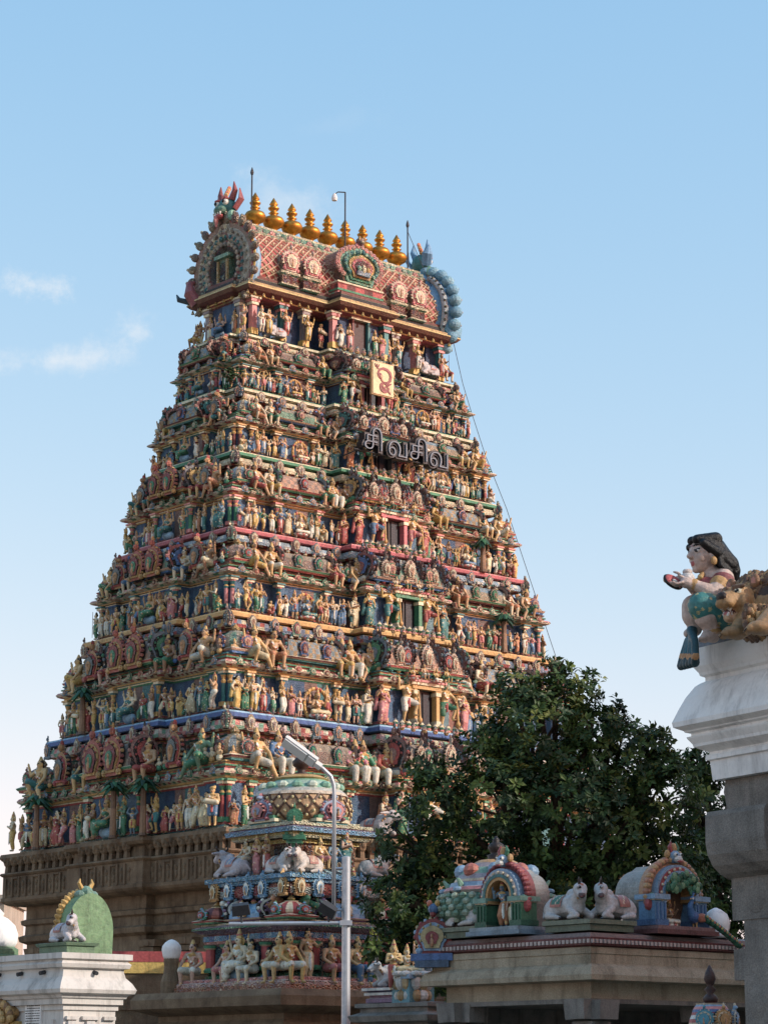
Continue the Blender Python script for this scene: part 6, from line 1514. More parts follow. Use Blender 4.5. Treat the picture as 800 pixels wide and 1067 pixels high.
# ------------------------------------------------------------------ striped dome top at the lower right
p = at(740, 1050, 27.5); st_ = empty('striped_dome', (p.x, p.y, 0), YAW); tag(st_, 'small striped painted dome with a brown bud finial beside the grey pillar', 'dome')
zz_ = lambda py: LV(py, 740, 27.5)
m = MB(); m.lathe((0, 0, 0), [(.24, .3), (.26, zz_(1075)), (.25, zz_(1066)), (.24, zz_(1062)), (.22, zz_(1058)), (.21, zz_(1055)), (.2, zz_(1052)), (.18, zz_(1049)), (.16, zz_(1047)), (.17, zz_(1045.6)), (.05, zz_(1045))], 24, [CREAM, CREAM, RED, WHITE, RED, S(60, 110, 170), PINK, LBLUE, CREAM, S(150, 60, 60)]); m.build('dome', PAINT_NEAR, st_)
m = MB(); m.lathe((0, 0, zz_(1045.5)), [(.07, 0), (.09, .05), (.06, .09), (.035, .11), (.07, .15), (.03, .19), (.05, .22), (.07, .27), (.055, .33), (.01, .42)], 14, S(70, 44, 38)); m.build('finial', PAINT_NEAR, st_, True)
for k, (a, cc) in enumerate(((3.6, S(70, 160, 180)), (4.4, OCHRE), (5.2, LBLUE))):
    m = MB(); kudu(m, Matrix.Rotation(a + PI / 2, 4, 'Z') @ Matrix.Translation((0, -.24, zz_(1072))), .1, .22, (cc, CREAM, cc, DARK), .04); m.build('gable', PAINT_NEAR, st_)
# ------------------------------------------------------------------ big pillar with white entablature at the right edge
AZ = math.radians(-31)
ec = at(742, 813, 16.0)
dirN = Vector((math.sin(AZ), math.cos(AZ), 0))          # along the visible face, away from the viewer
th = math.atan2(-dirN.x * -1 * -1, 1) if False else 0
# local frame: -x is the outward side we see, +y runs away along it; origin at the far corner under the plaster
rzp = math.atan2(dirN.y, dirN.x) - PI / 2
hall = empty('pillared_hall', (ec.x, ec.y, 0), rzp); tag(hall, 'grey granite pillar and bracket carrying a white moulded plaster entablature', 'hall')
ze = lambda py: LV(py, 757, 16.0)
m = MB(); body = rect(0, -3.4, 1.6, 0)
m.sweep(body, [(.0, ze(813)), (.01, ze(793)), (.03, ze(792)), (.03, ze(787)), (.012, ze(786)), (.012, ze(784)), (.085, ze(778)), (.09, ze(775)), (.115, ze(769)), (.118, ze(767.5)), (.095, ze(766.5)), (.095, ze(764)), (.125, ze(762.5)), (.13, ze(761)), (.18, ze(757)), (.185, ze(752)), (.175, ze(748)), (.15, ze(738)), (.115, ze(726)), (.07, ze(715)), (.045, ze(712)), (.02, ze(710)), (.02, ze(706)), (.045, ze(704)), (.05, ze(701)), (.075, ze(695)), (.08, ze(689)), (.08, ze(676)), (.03, ze(675.6))], [OBJ], 9)
m.build('entablature', PLASTER, hall)
m = MB(); zb_ = ze(810)
m.sweep(rect(.06, -1.0, 1.3, -.06), [(0, zb_ - .02), (.01, zb_ - .1), (.0, ze(838)), (.0, ze(846))], [OBJ], 9)
pr = [(-.10, ze(848)), (-.12, ze(853)), (-.125, ze(880)), (-.11, ze(893)), (-.07, ze(904)), (-.01, ze(912)), (.06, ze(917)), (.55, ze(917)), (.55, ze(848))]
vs = [(x, -.06, z) for x, z in pr] + [(x, -.66, z) for x, z in pr]; n = len(pr)
m.add(vs, [tuple(range(n)), tuple(range(n, 2 * n))[::-1]] + [(i, n + i, n + (i + 1) % n, (i + 1) % n) for i in range(n)], OBJ)
m.build('bracket', GRANITE_GREY, hall)
m = MB(); zs2 = ze(914); cx, cy, hw = .29, -.34, .24
def shaft(z0, z1, s, ch=0):
    if ch: m.prism([(cx - s + ch, cy - s), (cx + s - ch, cy - s), (cx + s, cy - s + ch), (cx + s, cy + s - ch), (cx + s - ch, cy + s), (cx - s + ch, cy + s), (cx - s, cy + s - ch), (cx - s, cy - s + ch)], z0, z1, OBJ)
    else: m.prism(rect(cx - s, cy - s, cx + s, cy + s), z0, z1, OBJ)
shaft(ze(960), zs2, hw); shaft(ze(990), ze(960), hw * .97, .1); shaft(ze(1022), ze(990), hw); shaft(0.9, ze(1022), hw * .97, .1); shaft(0, .9, hw * 1.1)
m.box((cx - hw - .0, cy, ze(1045)), (.02, .26, .3), OBJ); m.ell((cx - hw * .97, cy, ze(1045)), (.03, .12, .14), OBJ); m.ell((cx - hw, cy, ze(935)), (.012, .11, .12), OBJ)
m.build('pillar', GRANITE_GREY, hall)
m = MB(); cx, cy = .75, -1.5; shaft(0, zb_, .22); m.build('pillar', GRANITE, hall); hall.children[-1].color = OBJ
m = MB(); m.box((3.0, -2.0, 2.0), (2.6, 3.0, 4.0), OBJ); m.build('back_wall', GRANITE_GREY, hall)
HM = Matrix.Translation((ec.x, ec.y, 0)) @ Matrix.Rotation(rzp, 4, 'Z'); zt5 = ze(675.6)
# ------------------------------------------------------------------ painted woman and lion on the white entablature
def hp(px, py, dy=0.0): return at(px, py, 15.75 + dy)
KP = .00635
SKINW = S(222, 190, 172)
def woman():
    root = empty('woman_statue', hp(738, 664), 0); tag(root, 'painted statue of a crouching dark haired woman in teal lifting a red palm shaped plate', 'statue', 'figures on the white entablature')
    f = Fig(); B = 'body'; fd = Vector((-.9, -.43, 0)).normalized(); sd = Vector((.43, -.9, 0)).normalized(); up = Vector((0, 0, 1))
    H = hp(733.5, 578); R = Matrix((fd, -sd, up)).transposed()
    P = lambda a, b, c: H + fd * a + sd * b + up * c
    f.ell(B, H + up * .012, (.105, .095, .118), OBJ, R); f.ell(B, P(.03, 0, -.055), (.072, .07, .075), OBJ, R)
    for e in (-1, 1): f.ell(B, P(.05, e * .04, -.03), (.042, .04, .044), OBJ, R)
    f.cap(B, P(.096, 0, .02), P(.122, 0, -.022), .012, .019); f.ell(B, P(.112, .014, -.027), .013); f.ell(B, P(.112, -.014, -.027), .013)
    f.ell(B, P(.088, 0, -.062), (.02, .032, .009), S(196, 70, 70), R); f.ell(B, P(.086, 0, -.076), (.02, .026, .01), S(196, 70, 70), R); f.ell(B, P(.068, 0, -.108), (.03, .03, .026), OBJ, R)
    for e in (-1, 1):
        f.ell(B, P(.083, e * .044, .012), (.016, .026, .014), S(240, 236, 228), R)
        f.dec(B, P(.1, e * .046, .012), .0145, BLACK)
        f.chain(B, [P(.099, e * .02, .048), P(.094, e * .05, .058), P(.075, e * .08, .046)], [.006, .0055, .004], BLACK)
        f.cap(B, P(.098, e * .022, .025), P(.082, e * .073, .024), .005, .004, BLACK)
    f.dec(B, P(.106, 0, .06), .013, RED)
    for e in (-1, 1): f.ell(B, P(-.005, e * .098, -.02), (.026, .012, .04), OBJ, R); f.ell('earring' if e > 0 else 'earring#2', P(0, e * .112, -.062), (.026, .016, .032), GOLD, R)
    nk = hp(741, 600); ch = hp(749, 614, .02); pv = hp(756, 642, .06)
    f.cap(B, H + up * -.06 - fd * .02, nk, .055, .055); f.chain(B, [nk.lerp(ch, .4), ch, ch.lerp(pv, .5), pv], [.1, .125, .11, .15])
    shN, elN, wrN = hp(754, 603, -.1), hp(743, 619, -.2), hp(723, 609, -.18)
    shF, elF, wrF = hp(738, 604, .13), hp(729, 619, .06), hp(716, 607, -.02)
    f.cap(B, shN, shF, .07); f.chain(B, [shN, shN.lerp(elN, .5), elN, elN.lerp(wrN, .4), wrN], [.068, .064, .052, .052, .034]); f.chain(B, [shF, elF, wrF], [.064, .05, .033])
    # hands: palm, four fingers, thumb
    for wr, s_, kx in ((wrN, -1, 0), (wrF, 1, 1)):
        pal_ = wr + Vector((-.055, .0, .012)); f.cap(B, wr, pal_, .034, .04)
        f.ell(B, pal_, (.045, .038, .022))
        for k, (dy_, L) in enumerate(((-.033, .062), (-.011, .074), (.011, .07), (.033, .056))):
            b = pal_ + Vector((-.03, dy_, -.004)); m_ = b + Vector((-L * .6, dy_ * .1, -.012)); t = m_ + Vector((-L * .42, 0, .018)); f.chain(B, [b, m_, t], [.0115, .0105, .0085])
        tb = pal_ + Vector((.012, .03 * -s_, .014)); f.chain(B, [tb, tb + Vector((-.022, .012 * -s_, .03)), tb + Vector((-.05, .004, .042))], [.0135, .0115, .009])
        f.ell(B, wr, .04, GOLD)
    f.ell(B, shN.lerp(elN, .45), .071, GOLD)
    hipN, knN, anN, toN = hp(758, 643, -.12), hp(731, 632, -.24), hp(742, 658, -.2), hp(733, 665.5, -.26)
    hipF, knF, anF, toF = hp(750, 643, .1), hp(722, 632, .0), hp(724, 656, .0), hp(716, 660, .0)
    f.chain(B, [knN, knN.lerp(anN, .4), anN], [.082, .086, .05]); f.chain(B, [anN + Vector((0, 0, -.03)), anN.lerp(toN, .6), toN], [.05, .042, .032])
    for k in range(5): f.cap(B, toN + Vector((.0, -.04 + .022 * k, .0)), toN + Vector((-.035 + .004 * k, -.045 + .024 * k, -.006)), .014, .012)
    f.ell(B, anN, (.064, .064, .024), GOLD); f.ell(B, anN + up * .03, (.062, .062, .014), GOLD)
    f.chain(B, [knF, knF.lerp(anF, .4), anF, toF], [.08, .085, .046, .03])
    G_ = 'skirt'
    f.chain(G_, [hipN, knN], [.145, .098]); f.chain(G_, [knN, knN.lerp(anN, .12)], [.098, .094]); f.chain(G_, [hipF, knF.lerp(hipF, .3)], [.15, .11]); f.ell(G_, pv + Vector((.04, .02, -.03)), (.17, .17, .12))
    rq = random.Random(4); f.ell(G_, knN.lerp(anN, .14), (.098, .098, .016), GOLD)
    for k in range(150):
        t = rq.random(); ax = hipN.lerp(knN, t) if rq.random() < .75 else knN.lerp(anN, t * .1); f.dec(G_, ax + Vector((rq.gauss(0, 1), rq.gauss(0, 1), rq.gauss(0, 1))).normalized() * (.145 - .047 * t), .013, S(206, 190, 120))
    f.ell('blouse', ch + Vector((-.01, -.01, .0)), (.132, .142, .1), S(170, 62, 60)); f.ell('blouse', ch + Vector((-.09, -.07, .01)), (.065, .06, .062), S(170, 62, 60)); f.ell('blouse', ch + Vector((-.09, .06, .01)), (.065, .06, .062), S(170, 62, 60))
    f.ell('blouse', shN.lerp(elN, .12), (.078, .078, .062), S(150, 60, 58))
    hc = S(15, 12, 13)
    f.ell('hair', P(-.03, 0, .035), (.118, .112, .112), hc, R); f.cap('hair', P(.075, .03, .092), P(-.05, .06, .1), .035, .05, hc); f.cap('hair', P(.075, -.03, .092), P(-.05, -.06, .1), .035, .05, hc)
    f.cap('hair', P(.06, .085, .06), P(-.03, .1, .0), .028, .04, hc); f.cap('hair', P(.06, -.085, .06), P(-.03, -.1, .0), .028, .04, hc)
    f.chain('hair', [P(-.07, 0, .03), hp(751, 582, .0), hp(759, 588, .0), hp(762, 595, .02), hp(763, 606, .05)], [.1, .082, .068, .06, .045], hc)
    for k in range(7): f.chain('hair', [P(.06 - .005 * k, -.06 + .02 * k, .118 - .004 * abs(k - 3)), P(-.06, -.07 + .024 * k, .125), hp(750, 575 + k * 2.2, .06 - .025 * k), hp(761, 587 + k * 2, .04 - .02 * k)], [.013, .02, .018, .014], S(24, 20, 20) if k % 2 else hc)
    f.chain('necklace', [nk + Vector((-.07, -.06, -.0)), nk + Vector((-.1, -.04, -.06)), nk + Vector((-.1, .03, -.06)), nk + Vector((-.05, .08, -.0))], [.018] * 4, GOLD)
    for k in range(6): f.ell('necklace', nk + Vector((-.085 - .02 * math.sin(PI * k / 5), -.06 + .024 * k, -.02 - .055 * math.sin(PI * k / 5))), .021, S(206, 170, 90))
    drape = S(34, 104, 116)
    for k in range(6):
        a = hp(724 - k * .9, 657, .1 - .045 * k); b = hp(720.5 + (k - 3) * 1.5, 668, .02 - .045 * k - (.025 if k % 2 else 0)); c_ = hp(719 + (k - 3) * 2.5, 683, -.0 - .045 * k - (.03 if k % 2 else 0)); d_ = hp(718 + (k - 3) * 2.9, 694 - k * .7, .0 - .045 * k)
        f.chain('drape', [a, b, c_], [.034, .026, .027], (drape, S(26, 84, 96))[k % 2]); f.cap('drape', c_, c_.lerp(d_, .3), .028, .029, S(206, 140, 60)); f.cap('drape', c_.lerp(d_, .35), d_, .029, .031, S(24, 74, 84))
    for p_, me in f.meshes('woman', .0072, 3).items():
        me.materials.append(PAINT_NEAR); nm = p_.split('#')[0]
        me.transform(Matrix.Translation(-root.location)); o = bpy.data.objects.new(nm, me); COL.objects.link(o); o.parent = root
        o.color = {'body': SKINW, 'skirt': S(50, 140, 134)}.get(nm, (1, 1, 1, 1))
    m = MB(); c = hp(701, 606, -.1)
    m.M = Matrix.Translation(c) @ Matrix.Rotation(math.radians(35), 4, 'Y') @ Matrix.Rotation(math.radians(52), 4, 'X')
    m.lathe((0, 0, 0), [(.04, -.016), (.064, -.012), (.067, 0), (.06, .008)], 20, BLACK, sq=(1.12, .8)); m.lathe((0, 0, 0), [(.06, .0), (.056, .012), (.02, .008)], 20, S(214, 66, 62), sq=(1.1, .78)); m.ell((.01, 0, .014), (.022, .014, .008), WHITE, 8, 5); m.M = None
    c = hp(716, 603, -.1); m.ell(c, (.05, .05, .045), S(232, 222, 214), 16, 10); m.lathe(c, [(.03, .03), (.034, .05), (.026, .062)], 14, S(224, 206, 196))
    o = m.build('held_plate', PAINT_NEAR, None, True); o.data.transform(Matrix.Translation(-root.location)); o.parent = root
    o.data.materials[0] = PAINT_NEAR
woman()
def lion():
    hp = lambda px, py, dy=0.0: at(px + 6, py, 15.75 + dy)
    root = empty('lion_statue', hp(785, 662, -.5), 0); tag(root, 'golden brown painted lion with open mouth crouching behind the woman statue', 'statue', 'figures on the white entablature')
    f = Fig(); B = 'body'; fd = Vector((-.78, -.62, 0)).normalized(); sd = Vector((.62, -.78, 0)).normalized(); up = Vector((0, 0, 1))
    H = hp(766, 627, -.42); R = Matrix((fd, -sd, up)).transposed(); P = lambda a, b, c: H + fd * a + sd * b + up * c
    ht = S(178, 128, 62)
    f.ell(B, H, (.125, .115, .12), OBJ, R); f.cap(B, P(.06, 0, -.0), P(.145, 0, -.012), .085, .06); f.ell(B, P(.185, 0, .012), (.028, .045, .03), S(60, 44, 36), R)
    for e in (-1, 1):
        f.ell(B, P(.155, e * .032, -.03), (.045, .036, .034), OBJ, R); f.ell(B, P(.085, e * .055, .055), (.022, .024, .02), S(238, 226, 190), R); f.dec(B, P(.108, e * .062, .057), .0145, BLACK)
        f.cap(B, P(.1, e * .03, .08), P(.07, e * .09, .085), .016, .012, S(120, 80, 44)); f.ell(B, P(.05, e * .085, -.02), (.05, .035, .06), OBJ, R)
        f.ell(B, P(-.02, e * .105, .125), (.025, .042, .05), S(150, 100, 52), R); f.dec(B, P(.01, e * .11, .13), .022, S(206, 120, 90))
    f.cap(B, P(.04, 0, -.105), P(.125, 0, -.12), .05, .036, S(206, 160, 110)); f.ell(B, P(.1, 0, -.075), (.05, .034, .026), S(90, 26, 28), R); f.cap(B, P(.08, 0, -.085), P(.145, 0, -.098), .018, .014, S(190, 80, 76))
    for e in (-1, 1):
        for k in range(3): f.cap(B, P(.16 - .03 * k, e * .028, -.05), P(.162 - .03 * k, e * .028, -.078), .009, .004, WHITE); f.cap(B, P(.15 - .03 * k, e * .024, -.1), P(.15 - .03 * k, e * .024, -.084), .008, .004, WHITE)
    f.chain(B, [H - fd * .1, hp(800, 632, -.45), hp(850, 630, -.3), hp(900, 632, -.1)], [.08, .15, .18, .2])
    for kn, pw in (((775, 645, -.5), (762, 658, -.6)), ((800, 644, -.75), (788, 653, -.95))):
        a, b = hp(*kn), hp(*pw); f.chain(B, [a, b], [.085, .06]); f.ell(B, b + Vector((-.03, -.02, -.01)), (.075, .07, .045))
        for k in range(4): q = b + Vector((-.085, -.06 + .035 * k, -.02)); f.ell(B, q, (.03, .02, .026)); f.cap(B, q + Vector((-.02, 0, -.002)), q + Vector((-.045, 0, -.014)), .01, .004, DARK)
    rr = random.Random(9); mm = MB()
    for k in range(360):
        u = rr.uniform(0, 1) ** 1.2; a = rr.uniform(-.75, PI + .75)
        c = (H - fd * (.03 + u * .05)).lerp(hp(850, 630, -.42), u); rad = .105 + .12 * min(u * 2.2, 1)
        ax = fd.lerp(Vector((-1, .2, 0)), min(u * 2, 1)).normalized(); s2 = Vector((-ax.y, ax.x, 0))
        d = s2 * math.cos(a) + up * math.sin(a); p0 = c + d * rad * rr.uniform(.92, 1.0); sw = (s2 * math.sin(a) - up * math.cos(a)) * rr.uniform(-.03, .03)
        L = rr.uniform(.07, .12); cc = (S(168, 120, 58), S(130, 88, 46), S(206, 156, 76), S(108, 70, 38))[k % 4]
        mm.tube([p0 + ax * .03, p0 + d * .03 - ax * L * .3 + sw, p0 + d * .036 - ax * L * .75 + sw * 1.6, p0 + d * .012 - ax * L * 1.15 + sw * .6], [.016, .03, .022, .004], 7, cc)
    for k in range(230):
        a = rr.uniform(0, 2 * PI); e = rr.uniform(0, 1); d = sd * math.cos(a) + up * math.sin(a); c = H - fd * (.035 + .1 * e)
        rad = .108 + .07 * e; p0 = c + d * rad; sw = (sd * math.sin(a) - up * math.cos(a)) * rr.uniform(-.03, .03); L = rr.uniform(.05, .09)
        mm.tube([p0 + fd * .02, p0 + d * .035 + sw, p0 + d * .05 - fd * L * .5 + sw * 1.6 - up * .02, p0 + d * .03 - fd * L - up * .035], [.014, .024, .019, .004], 7, (S(168, 120, 58), S(130, 88, 46), S(206, 156, 76), S(108, 70, 38))[k % 4])
    for k in range(150):
        p0 = hp(rr.uniform(770, 800), rr.uniform(630, 652), -.62 - rr.uniform(0, .1)); L = rr.uniform(.05, .09)
        mm.tube([p0, p0 + Vector((-.01, -.03, -.01)), p0 + Vector((rr.uniform(-.02, .02), -.03, -L * .7)), p0 + Vector((rr.uniform(-.03, .03), -.015, -L))], [.014, .024, .02, .004], 7, (S(168, 120, 58), S(130, 88, 46), S(206, 156, 76), S(108, 70, 38))[k % 4])
    o = mm.build('mane', PAINT_NEAR, None, True); o.data.transform(Matrix.Translation(-root.location)); o.parent = root
    f.chain(B, [H - fd * .05, hp(800, 626, -.45), hp(850, 628, -.4)], [.07, .14, .17], S(84, 54, 32))
    for p_, me in f.meshes('lion', .0085, 1).items():
        me.materials.append(PAINT_NEAR); me.transform(Matrix.Translation(-root.location)); o = bpy.data.objects.new(p_, me); COL.objects.link(o); o.parent = root; o.color = S(190, 138, 66)
lion()
pb = empty('statue_plinth', HM @ Vector((0, 0, zt5)), rzp); tag(pb, 'thin blue grey painted slab under the woman and lion', 'plinth')
m = MB(); m.sweep(rect(-.05, -2.6, 1.2, .04), [(0, -.01), (.0, .06), (-.02, .08), (-.04, .082)], [S(120, 140, 160), S(150, 160, 172), S(110, 130, 150)], .4); m.build('slab', PAINT_NEAR, pb)

# ------------------------------------------------------------------ trees
def tree(name, lobes, Y, label, trunk, n_clump, seed, leaf=.17):
    rr = random.Random(seed); base = at(trunk, 1000, Y); base.z = 0
    root = empty(name, base); tag(root, label, 'tree', 'dark leafy trees behind the pavilion')
    L = []
    for (px, py, r, dy) in lobes: L.append((at(px, py, Y + dy) - base, r * Y / FPX))
    tot = sum(r * r for _, r in L); V = []; F = []; C = []
    sh = [S(54, 74, 38), S(46, 66, 36), S(66, 86, 42), S(84, 100, 48), S(38, 56, 32)]
    for c, r in L:
        for _ in range(int(n_clump * r * r / tot)):
            d = Vector((rr.gauss(0, 1), rr.gauss(0, 1), rr.gauss(0, 1))).normalized(); k = rr.uniform(.5, 1.0) ** .6
            if rr.random() < .2: k *= rr.uniform(1.0, 1.28)
            p = c + d * r * k; ax = (d + Vector((rr.gauss(0, .3), rr.gauss(0, .3), rr.gauss(.35, .3)))).normalized()
            x = ax.orthogonal().normalized(); y = ax.cross(x); col0 = rr.choice(sh)
            if rr.random() < .05: col0 = S(112, 116, 56)
            nl = rr.randint(8, 14)
            for i in range(nl):
                a = 2.4 * i + rr.uniform(-.3, .3); e = rr.uniform(-.15, .75); dirn = (x * math.cos(a) + y * math.sin(a)) * math.cos(e) + ax * math.sin(e)
                s = dirn.cross(ax)
                if s.length < 1e-4: continue
                s.normalize(); nrm = s.cross(dirn); l = leaf * rr.uniform(.65, 1.2); w = l * rr.uniform(.2, .27)
                b = p + ax * rr.uniform(-.1, .06) + dirn * .02; o = len(V)
                V += [b, b + dirn * l * .55 + s * w + nrm * w * .35, b + dirn * l * .6, b + dirn * l * .55 - s * w + nrm * w * .35, b + dirn * l - nrm * l * .12]
                F += [(o, o + 1, o + 2), (o, o + 2, o + 3), (o + 1, o + 4, o + 2), (o + 2, o + 4, o + 3)]
                v = rr.uniform(.8, 1.25); cc = (col0[0] * v, col0[1] * v, col0[2] * v, 1); C += [cc] * 4
    m = MB(); m.add(V, F, C); m.build('crown', LEAF, root)
    m = MB(); hub = Vector((0, 0, min(c.z for c, _ in L) * .8 + .5))
    m.tube([(0, 0, 0), (.05, .02, hub.z * .5), hub], [.34, .27, .22], 10, OBJ); m.build('trunk', BARK, root)
    m = MB()
    for c, r in L:
        mid = hub.lerp(c, .55) + Vector((rr.uniform(-.3, .3), rr.uniform(-.3, .3), rr.uniform(0, .4)))
        m.tube([hub, mid, c], [.13, .08, .04], 6, OBJ)
        for _ in range(6):
            d = Vector((rr.gauss(0, 1), rr.gauss(0, 1), rr.gauss(.3, 1))).normalized(); m.tube([mid.lerp(c, .7), c + d * r * .5, c + d * r * .95], [.035, .022, .01], 5, OBJ)
    m.build('branches', BARK, root)
tree('broadleaf_tree', [(555, 765, 58, 0), (600, 722, 30, .5), (640, 795, 58, .3), (600, 850, 85, 0), (520, 835, 55, -.5), (688, 835, 46, 0), (538, 722, 24, .2), (578, 697, 15, .3), (458, 838, 38, -.4), (432, 885, 38, 0), (420, 942, 42, 0), (470, 930, 62, .6), (545, 935, 70, .3),
                        (650, 905, 70, .5), (700, 915, 48, .4), (444, 803, 22, -.2), (640, 748, 17, .2), (682, 778, 20, 0), (402, 990, 25, 0), (512, 785, 34, 0), (560, 725, 22, -.3), (618, 760, 30, -.4), (480, 985, 60, 0), (690, 800, 25, 0)], 50, 'big dark green broadleaf tree before the tower behind the stone pavilion', 575, 3600, 4)
tree('broadleaf_tree', [(727, 800, 20, 0), (732, 850, 30, 0), (742, 905, 34, .2), (722, 895, 28, -.2), (738, 815, 15, .1), (735, 950, 34, 0), (752, 968, 24, 0)], 55, 'smaller dark tree squeezed between the big tree and the grey pillar', 745, 800, 8)
def tuft(p, label):
    root = empty('sapling', p); tag(root, label, 'sapling'); rr = random.Random(2); m = MB()
    for k in range(7):
        a = rr.uniform(0, 6.28); t = Vector((math.cos(a) * .35, math.sin(a) * .35, rr.uniform(.25, .6))); m.tube([(0, 0, 0), t * .5 + Vector((0, 0, .1)), t], [.015, .01, .006], 4, OBJ)
    m.build('stems', BARK, root); m = MB()
    for k in range(60):
        a = rr.uniform(0, 6.28); m.ell((math.cos(a) * rr.uniform(0, .42), math.sin(a) * rr.uniform(0, .42), rr.uniform(.15, .65)), (.07, .06, .02), S(50, 76, 44), 6, 4, Matrix.Rotation(rr.uniform(-1, 1), 3, 'X'))
    m.build('leaves', LEAF, root)
tuft(TM @ FM('left', 1.55 + .5, 6.0 + .2, 26.2).translation, 'little wild sapling sprouting from the shaded edge of the tower')
def palm(t, face, s, d, z, h, label):
    root = empty('painted_palm', TM @ FM(face, s, d, z).translation, YAW); tag(root, label, 'palm'); m = MB()
    m.lathe((0, 0, 0), [(.16, 0), (.12, .1), (.1, h * .5), (.09, h * .8)], 8, [S(120, 84, 56), S(150, 106, 70)]); m.build('trunk', PAINT, root); m = MB(); rr = random.Random(int(s * 10) + 5)
    for k in range(26):
        a = 2.4 * k; e = rr.uniform(-.2, 1.1); L = .55 * h / 1.7; dv = Vector((math.cos(a), math.sin(a), 0)); b = Vector((0, 0, h * .8))
        m.tube([b, b + dv * L * .5 * math.cos(e) + Vector((0, 0, L * .5 * math.sin(e) + .08)), b + dv * L * math.cos(e) + Vector((0, 0, L * .7 * math.sin(e) - .18))], [.05, .1, .02], 5, (S(36, 84, 54), S(54, 112, 70), S(30, 70, 50))[k % 3], .35)
    m.build('fronds', PAINT, root)
q = seats[0]
palm(0, 'left', .9, q['a1'] + .95, q['z0'], 2.0, 'green painted palm beside the large deity on the granite ledge')
palm(0, 'left', 2.3, q['a1'] + .7, q['z0'], 2.0, 'green painted leafy tree between statues nearer the corner of the granite ledge')
palm(0, 'left', -4.4, q['a1'] + .6, q['z0'], 2.0, 'green painted tree near the far end of the granite ledge')
q = seats[1]; palm(1, 'left', -2.9, q['a1'] + .6, q['z0'], 1.7, 'green painted palm on the shaded side of the blue ledge')
q = seats[2]; palm(2, 'front', 5.2, q['b1'] + .45, q['z0'], 1.5, 'dark green painted tree beyond the door on the orange ledge')
q = seats[3]; palm(3, 'front', 4.9, q['b1'] + .45, q['z0'], 1.3, 'dark green painted bush beyond the door on the pink ledge')
# ------------------------------------------------------------------ ground, houses added for shade, light, sky, camera
m = MB(); m.add([(-600, -600, 0), (600, -600, 0), (600, 900, 0), (-600, 900, 0)], [(0, 1, 2, 3)], OBJ); tag(m.build('ground', GROUND), kind='structure')
SUN_AZ, SUN_EL = math.radians(108), math.radians(27)      # clockwise from straight ahead; above the horizon
def house(x, y, sx, sy, h, col, lab):  # unseen blocks, added and sized to cast shade on the foreground
    root = empty('added_shade_house', (x, y, 0)); tag(root, lab, 'house')
    m = MB(); m.box((0, 0, h / 2), (sx, sy, h), col); m.box((0, 0, h + .2), (sx + .5, sy + .5, .4), S(170, 160, 148)); m.box((0, 0, h + .8), (sx - 1, sy - 1, .9), S(150, 142, 132))
    m.build('wall', CONCRETE, root)
    for f in range(int(h // 3.3)):
        for k in range(int(sy // 3.2)):
            w = MB(); w.box((-sx / 2 - .02, -sy / 2 + 1.8 + k * 3.2, 1.9 + f * 3.3), (.12, 1.3, 1.5), S(60, 66, 72)); w.box((-sx / 2 - .2, -sy / 2 + 1.8 + k * 3.2, 2.75 + f * 3.3), (.5, 1.7, .1), CREAM)
            w.build('window', CONCRETE, root)
house(30, 14, 12, 52, 15.0, S(196, 184, 160), 'unseen flat roofed apartment house added to shade the pavilion')
house(30, 50.5, 12, 17, 19.0, S(178, 160, 150), 'taller unseen apartment house added to shade the tree and lower shrine')
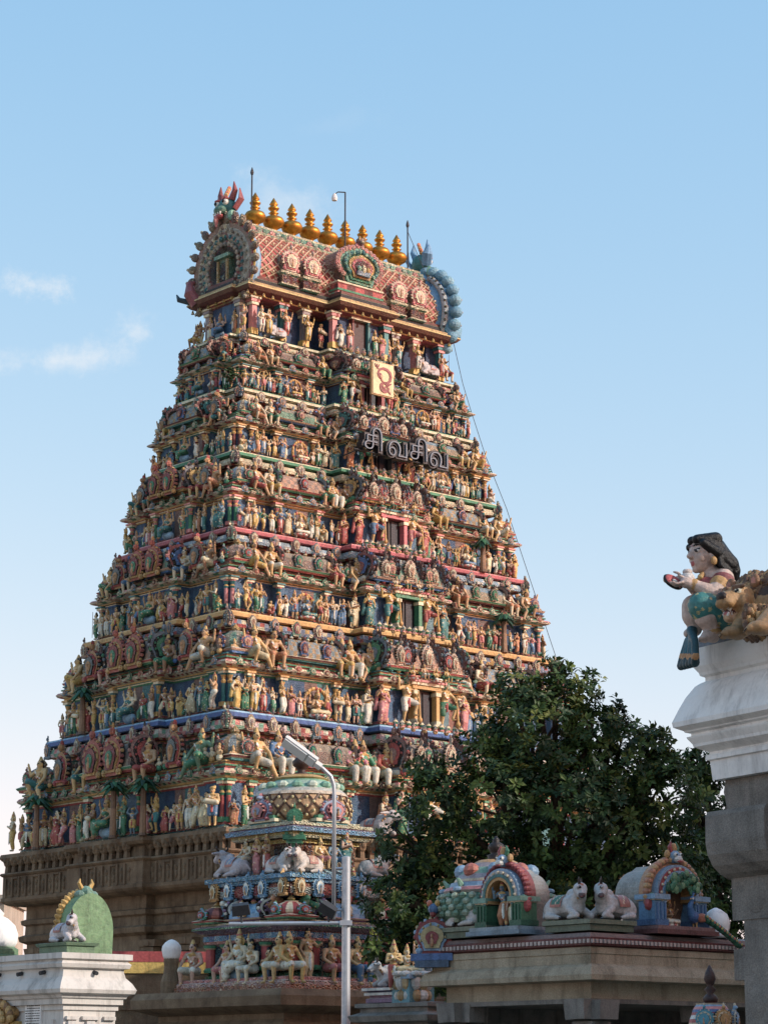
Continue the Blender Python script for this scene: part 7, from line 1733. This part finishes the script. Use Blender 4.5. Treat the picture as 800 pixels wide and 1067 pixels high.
def world():
    w = bpy.data.worlds.new('World'); sc.world = w; w.use_nodes = True; nt = w.node_tree
    bg = nt.nodes['Background']
    sky = N(nt, 'ShaderNodeTexSky', sky_type='NISHITA'); sky.sun_disc = False
    sky.sun_elevation = SUN_EL; sky.sun_rotation = SUN_AZ
    sky.air_density = 1.0; sky.dust_density = 1.1; sky.ozone_density = 1.15; sky.altitude = 20
    tc = N(nt, 'ShaderNodeTexCoord')
    # thin fair-weather wisps low in the sky, by direction
    def wisp(px, py, su, sv, lo, hi, scale, tilt=0.0):
        d = (at(px, py, 100) - Vector((0, 0, CAMZ))).normalized()
        rt = d.cross(Vector((0, 0, 1))).normalized(); up = rt.cross(d)
        r2 = rt * math.cos(tilt) + up * math.sin(tilt); u2 = -rt * math.sin(tilt) + up * math.cos(tilt)
        outs = []
        for ax, s_ in ((r2, su), (u2, sv)):
            dp = N(nt, 'ShaderNodeVectorMath', operation='DOT_PRODUCT'); nt.links.new(tc.outputs['Generated'], dp.inputs[0]); dp.inputs[1].default_value = ax
            mu = N(nt, 'ShaderNodeMath', operation='MULTIPLY'); nt.links.new(dp.outputs['Value'], mu.inputs[0]); mu.inputs[1].default_value = 1 / s_
            outs.append(mu)
        cb = N(nt, 'ShaderNodeCombineXYZ'); nt.links.new(outs[0].outputs[0], cb.inputs[0]); nt.links.new(outs[1].outputs[0], cb.inputs[1])
        ln = N(nt, 'ShaderNodeVectorMath', operation='LENGTH'); nt.links.new(cb.outputs[0], ln.inputs[0])
        n = noise(nt, scale, 9, tc.outputs['Generated'], .7)
        ad = N(nt, 'ShaderNodeMath', operation='MULTIPLY_ADD'); nt.links.new(n.outputs['Fac'], ad.inputs[0]); ad.inputs[1].default_value = 3.4; nt.links.new(ln.outputs['Value'], ad.inputs[2])
        mr = N(nt, 'ShaderNodeMapRange', interpolation_type='SMOOTHSTEP'); mr.inputs[1].default_value = hi; mr.inputs[2].default_value = lo; mr.inputs[3].default_value = 0; mr.inputs[4].default_value = 1
        nt.links.new(ad.outputs[0], mr.inputs[0])
        gt = N(nt, 'ShaderNodeVectorMath', operation='DOT_PRODUCT'); nt.links.new(tc.outputs['Generated'], gt.inputs[0]); gt.inputs[1].default_value = d
        g2 = N(nt, 'ShaderNodeMath', operation='GREATER_THAN'); nt.links.new(gt.outputs['Value'], g2.inputs[0]); g2.inputs[1].default_value = .5
        mm = N(nt, 'ShaderNodeMath', operation='MULTIPLY'); nt.links.new(mr.outputs[0], mm.inputs[0]); nt.links.new(g2.outputs[0], mm.inputs[1])
        return mm.outputs[0]
    # colour grade on the sky: flattens its range of green and blue
    sp = N(nt, 'ShaderNodeSeparateColor'); nt.links.new(sky.outputs[0], sp.inputs[0]); cb_ = N(nt, 'ShaderNodeCombineColor')
    for k, (g_, a_) in enumerate(((1.02, 1.03), (.56, 1.5), (.27, 2.32))):
        pw = N(nt, 'ShaderNodeMath', operation='POWER'); nt.links.new(sp.outputs[k], pw.inputs[0]); pw.inputs[1].default_value = g_
        mu_ = N(nt, 'ShaderNodeMath', operation='MULTIPLY'); nt.links.new(pw.outputs[0], mu_.inputs[0]); mu_.inputs[1].default_value = a_; nt.links.new(mu_.outputs[0], cb_.inputs[k])
    c = cb_.outputs[0]
    for args, amt in (((34, 297, .015, .0075, 1.3, 2.7, 60), .75), ((60, 376, .036, .008, 1.3, 2.8, 38, .1), .7), ((140, 347, .013, .009, 1.3, 2.8, 50), .6), ((300, 212, .026, .013, 1.3, 2.9, 40, -.3), .42), ((350, 130, .02, .006, 1.3, 2.7, 50, .2), .06)):
        mk = wisp(*args)
        ml = N(nt, 'ShaderNodeMath', operation='MULTIPLY'); nt.links.new(mk, ml.inputs[0]); ml.inputs[1].default_value = amt
        c = mix(nt, 'MIX', ml.outputs[0], c, CLOUDC)
    nt.links.new(c, bg.inputs['Color']); bg.inputs['Strength'].default_value = SKY_STR
CLOUDC = (3.3, 3.4, 3.5, 1); SKY_STR = .135
world()
sl = bpy.data.lights.new('sun', 'SUN'); sl.energy = 2.0; sl.angle = math.radians(1.0); sl.color = (1.0, .96, .87)
so = bpy.data.objects.new('sun', sl); COL.objects.link(so)
d = Vector((math.sin(SUN_AZ) * math.cos(SUN_EL), math.cos(SUN_AZ) * math.cos(SUN_EL), math.sin(SUN_EL)))
so.rotation_euler = d.to_track_quat('Z', 'Y').to_euler(); so.location = d * 200
cd = bpy.data.cameras.new('camera'); co_ = bpy.data.objects.new('camera', cd); COL.objects.link(co_); sc.camera = co_
co_.location = (0, 0, CAMZ); co_.rotation_euler = (PI / 2 + PITCH, 0, 0)
cd.sensor_fit = 'VERTICAL'; cd.sensor_height = 36; cd.lens = 36 * FPX / 1067; cd.clip_start = .1; cd.clip_end = 3000
sc.view_settings.view_transform = 'Standard'; sc.view_settings.look = 'None'; sc.view_settings.gamma = 1; sc.view_settings.exposure = 1.0
sc.cycles.use_denoising = True
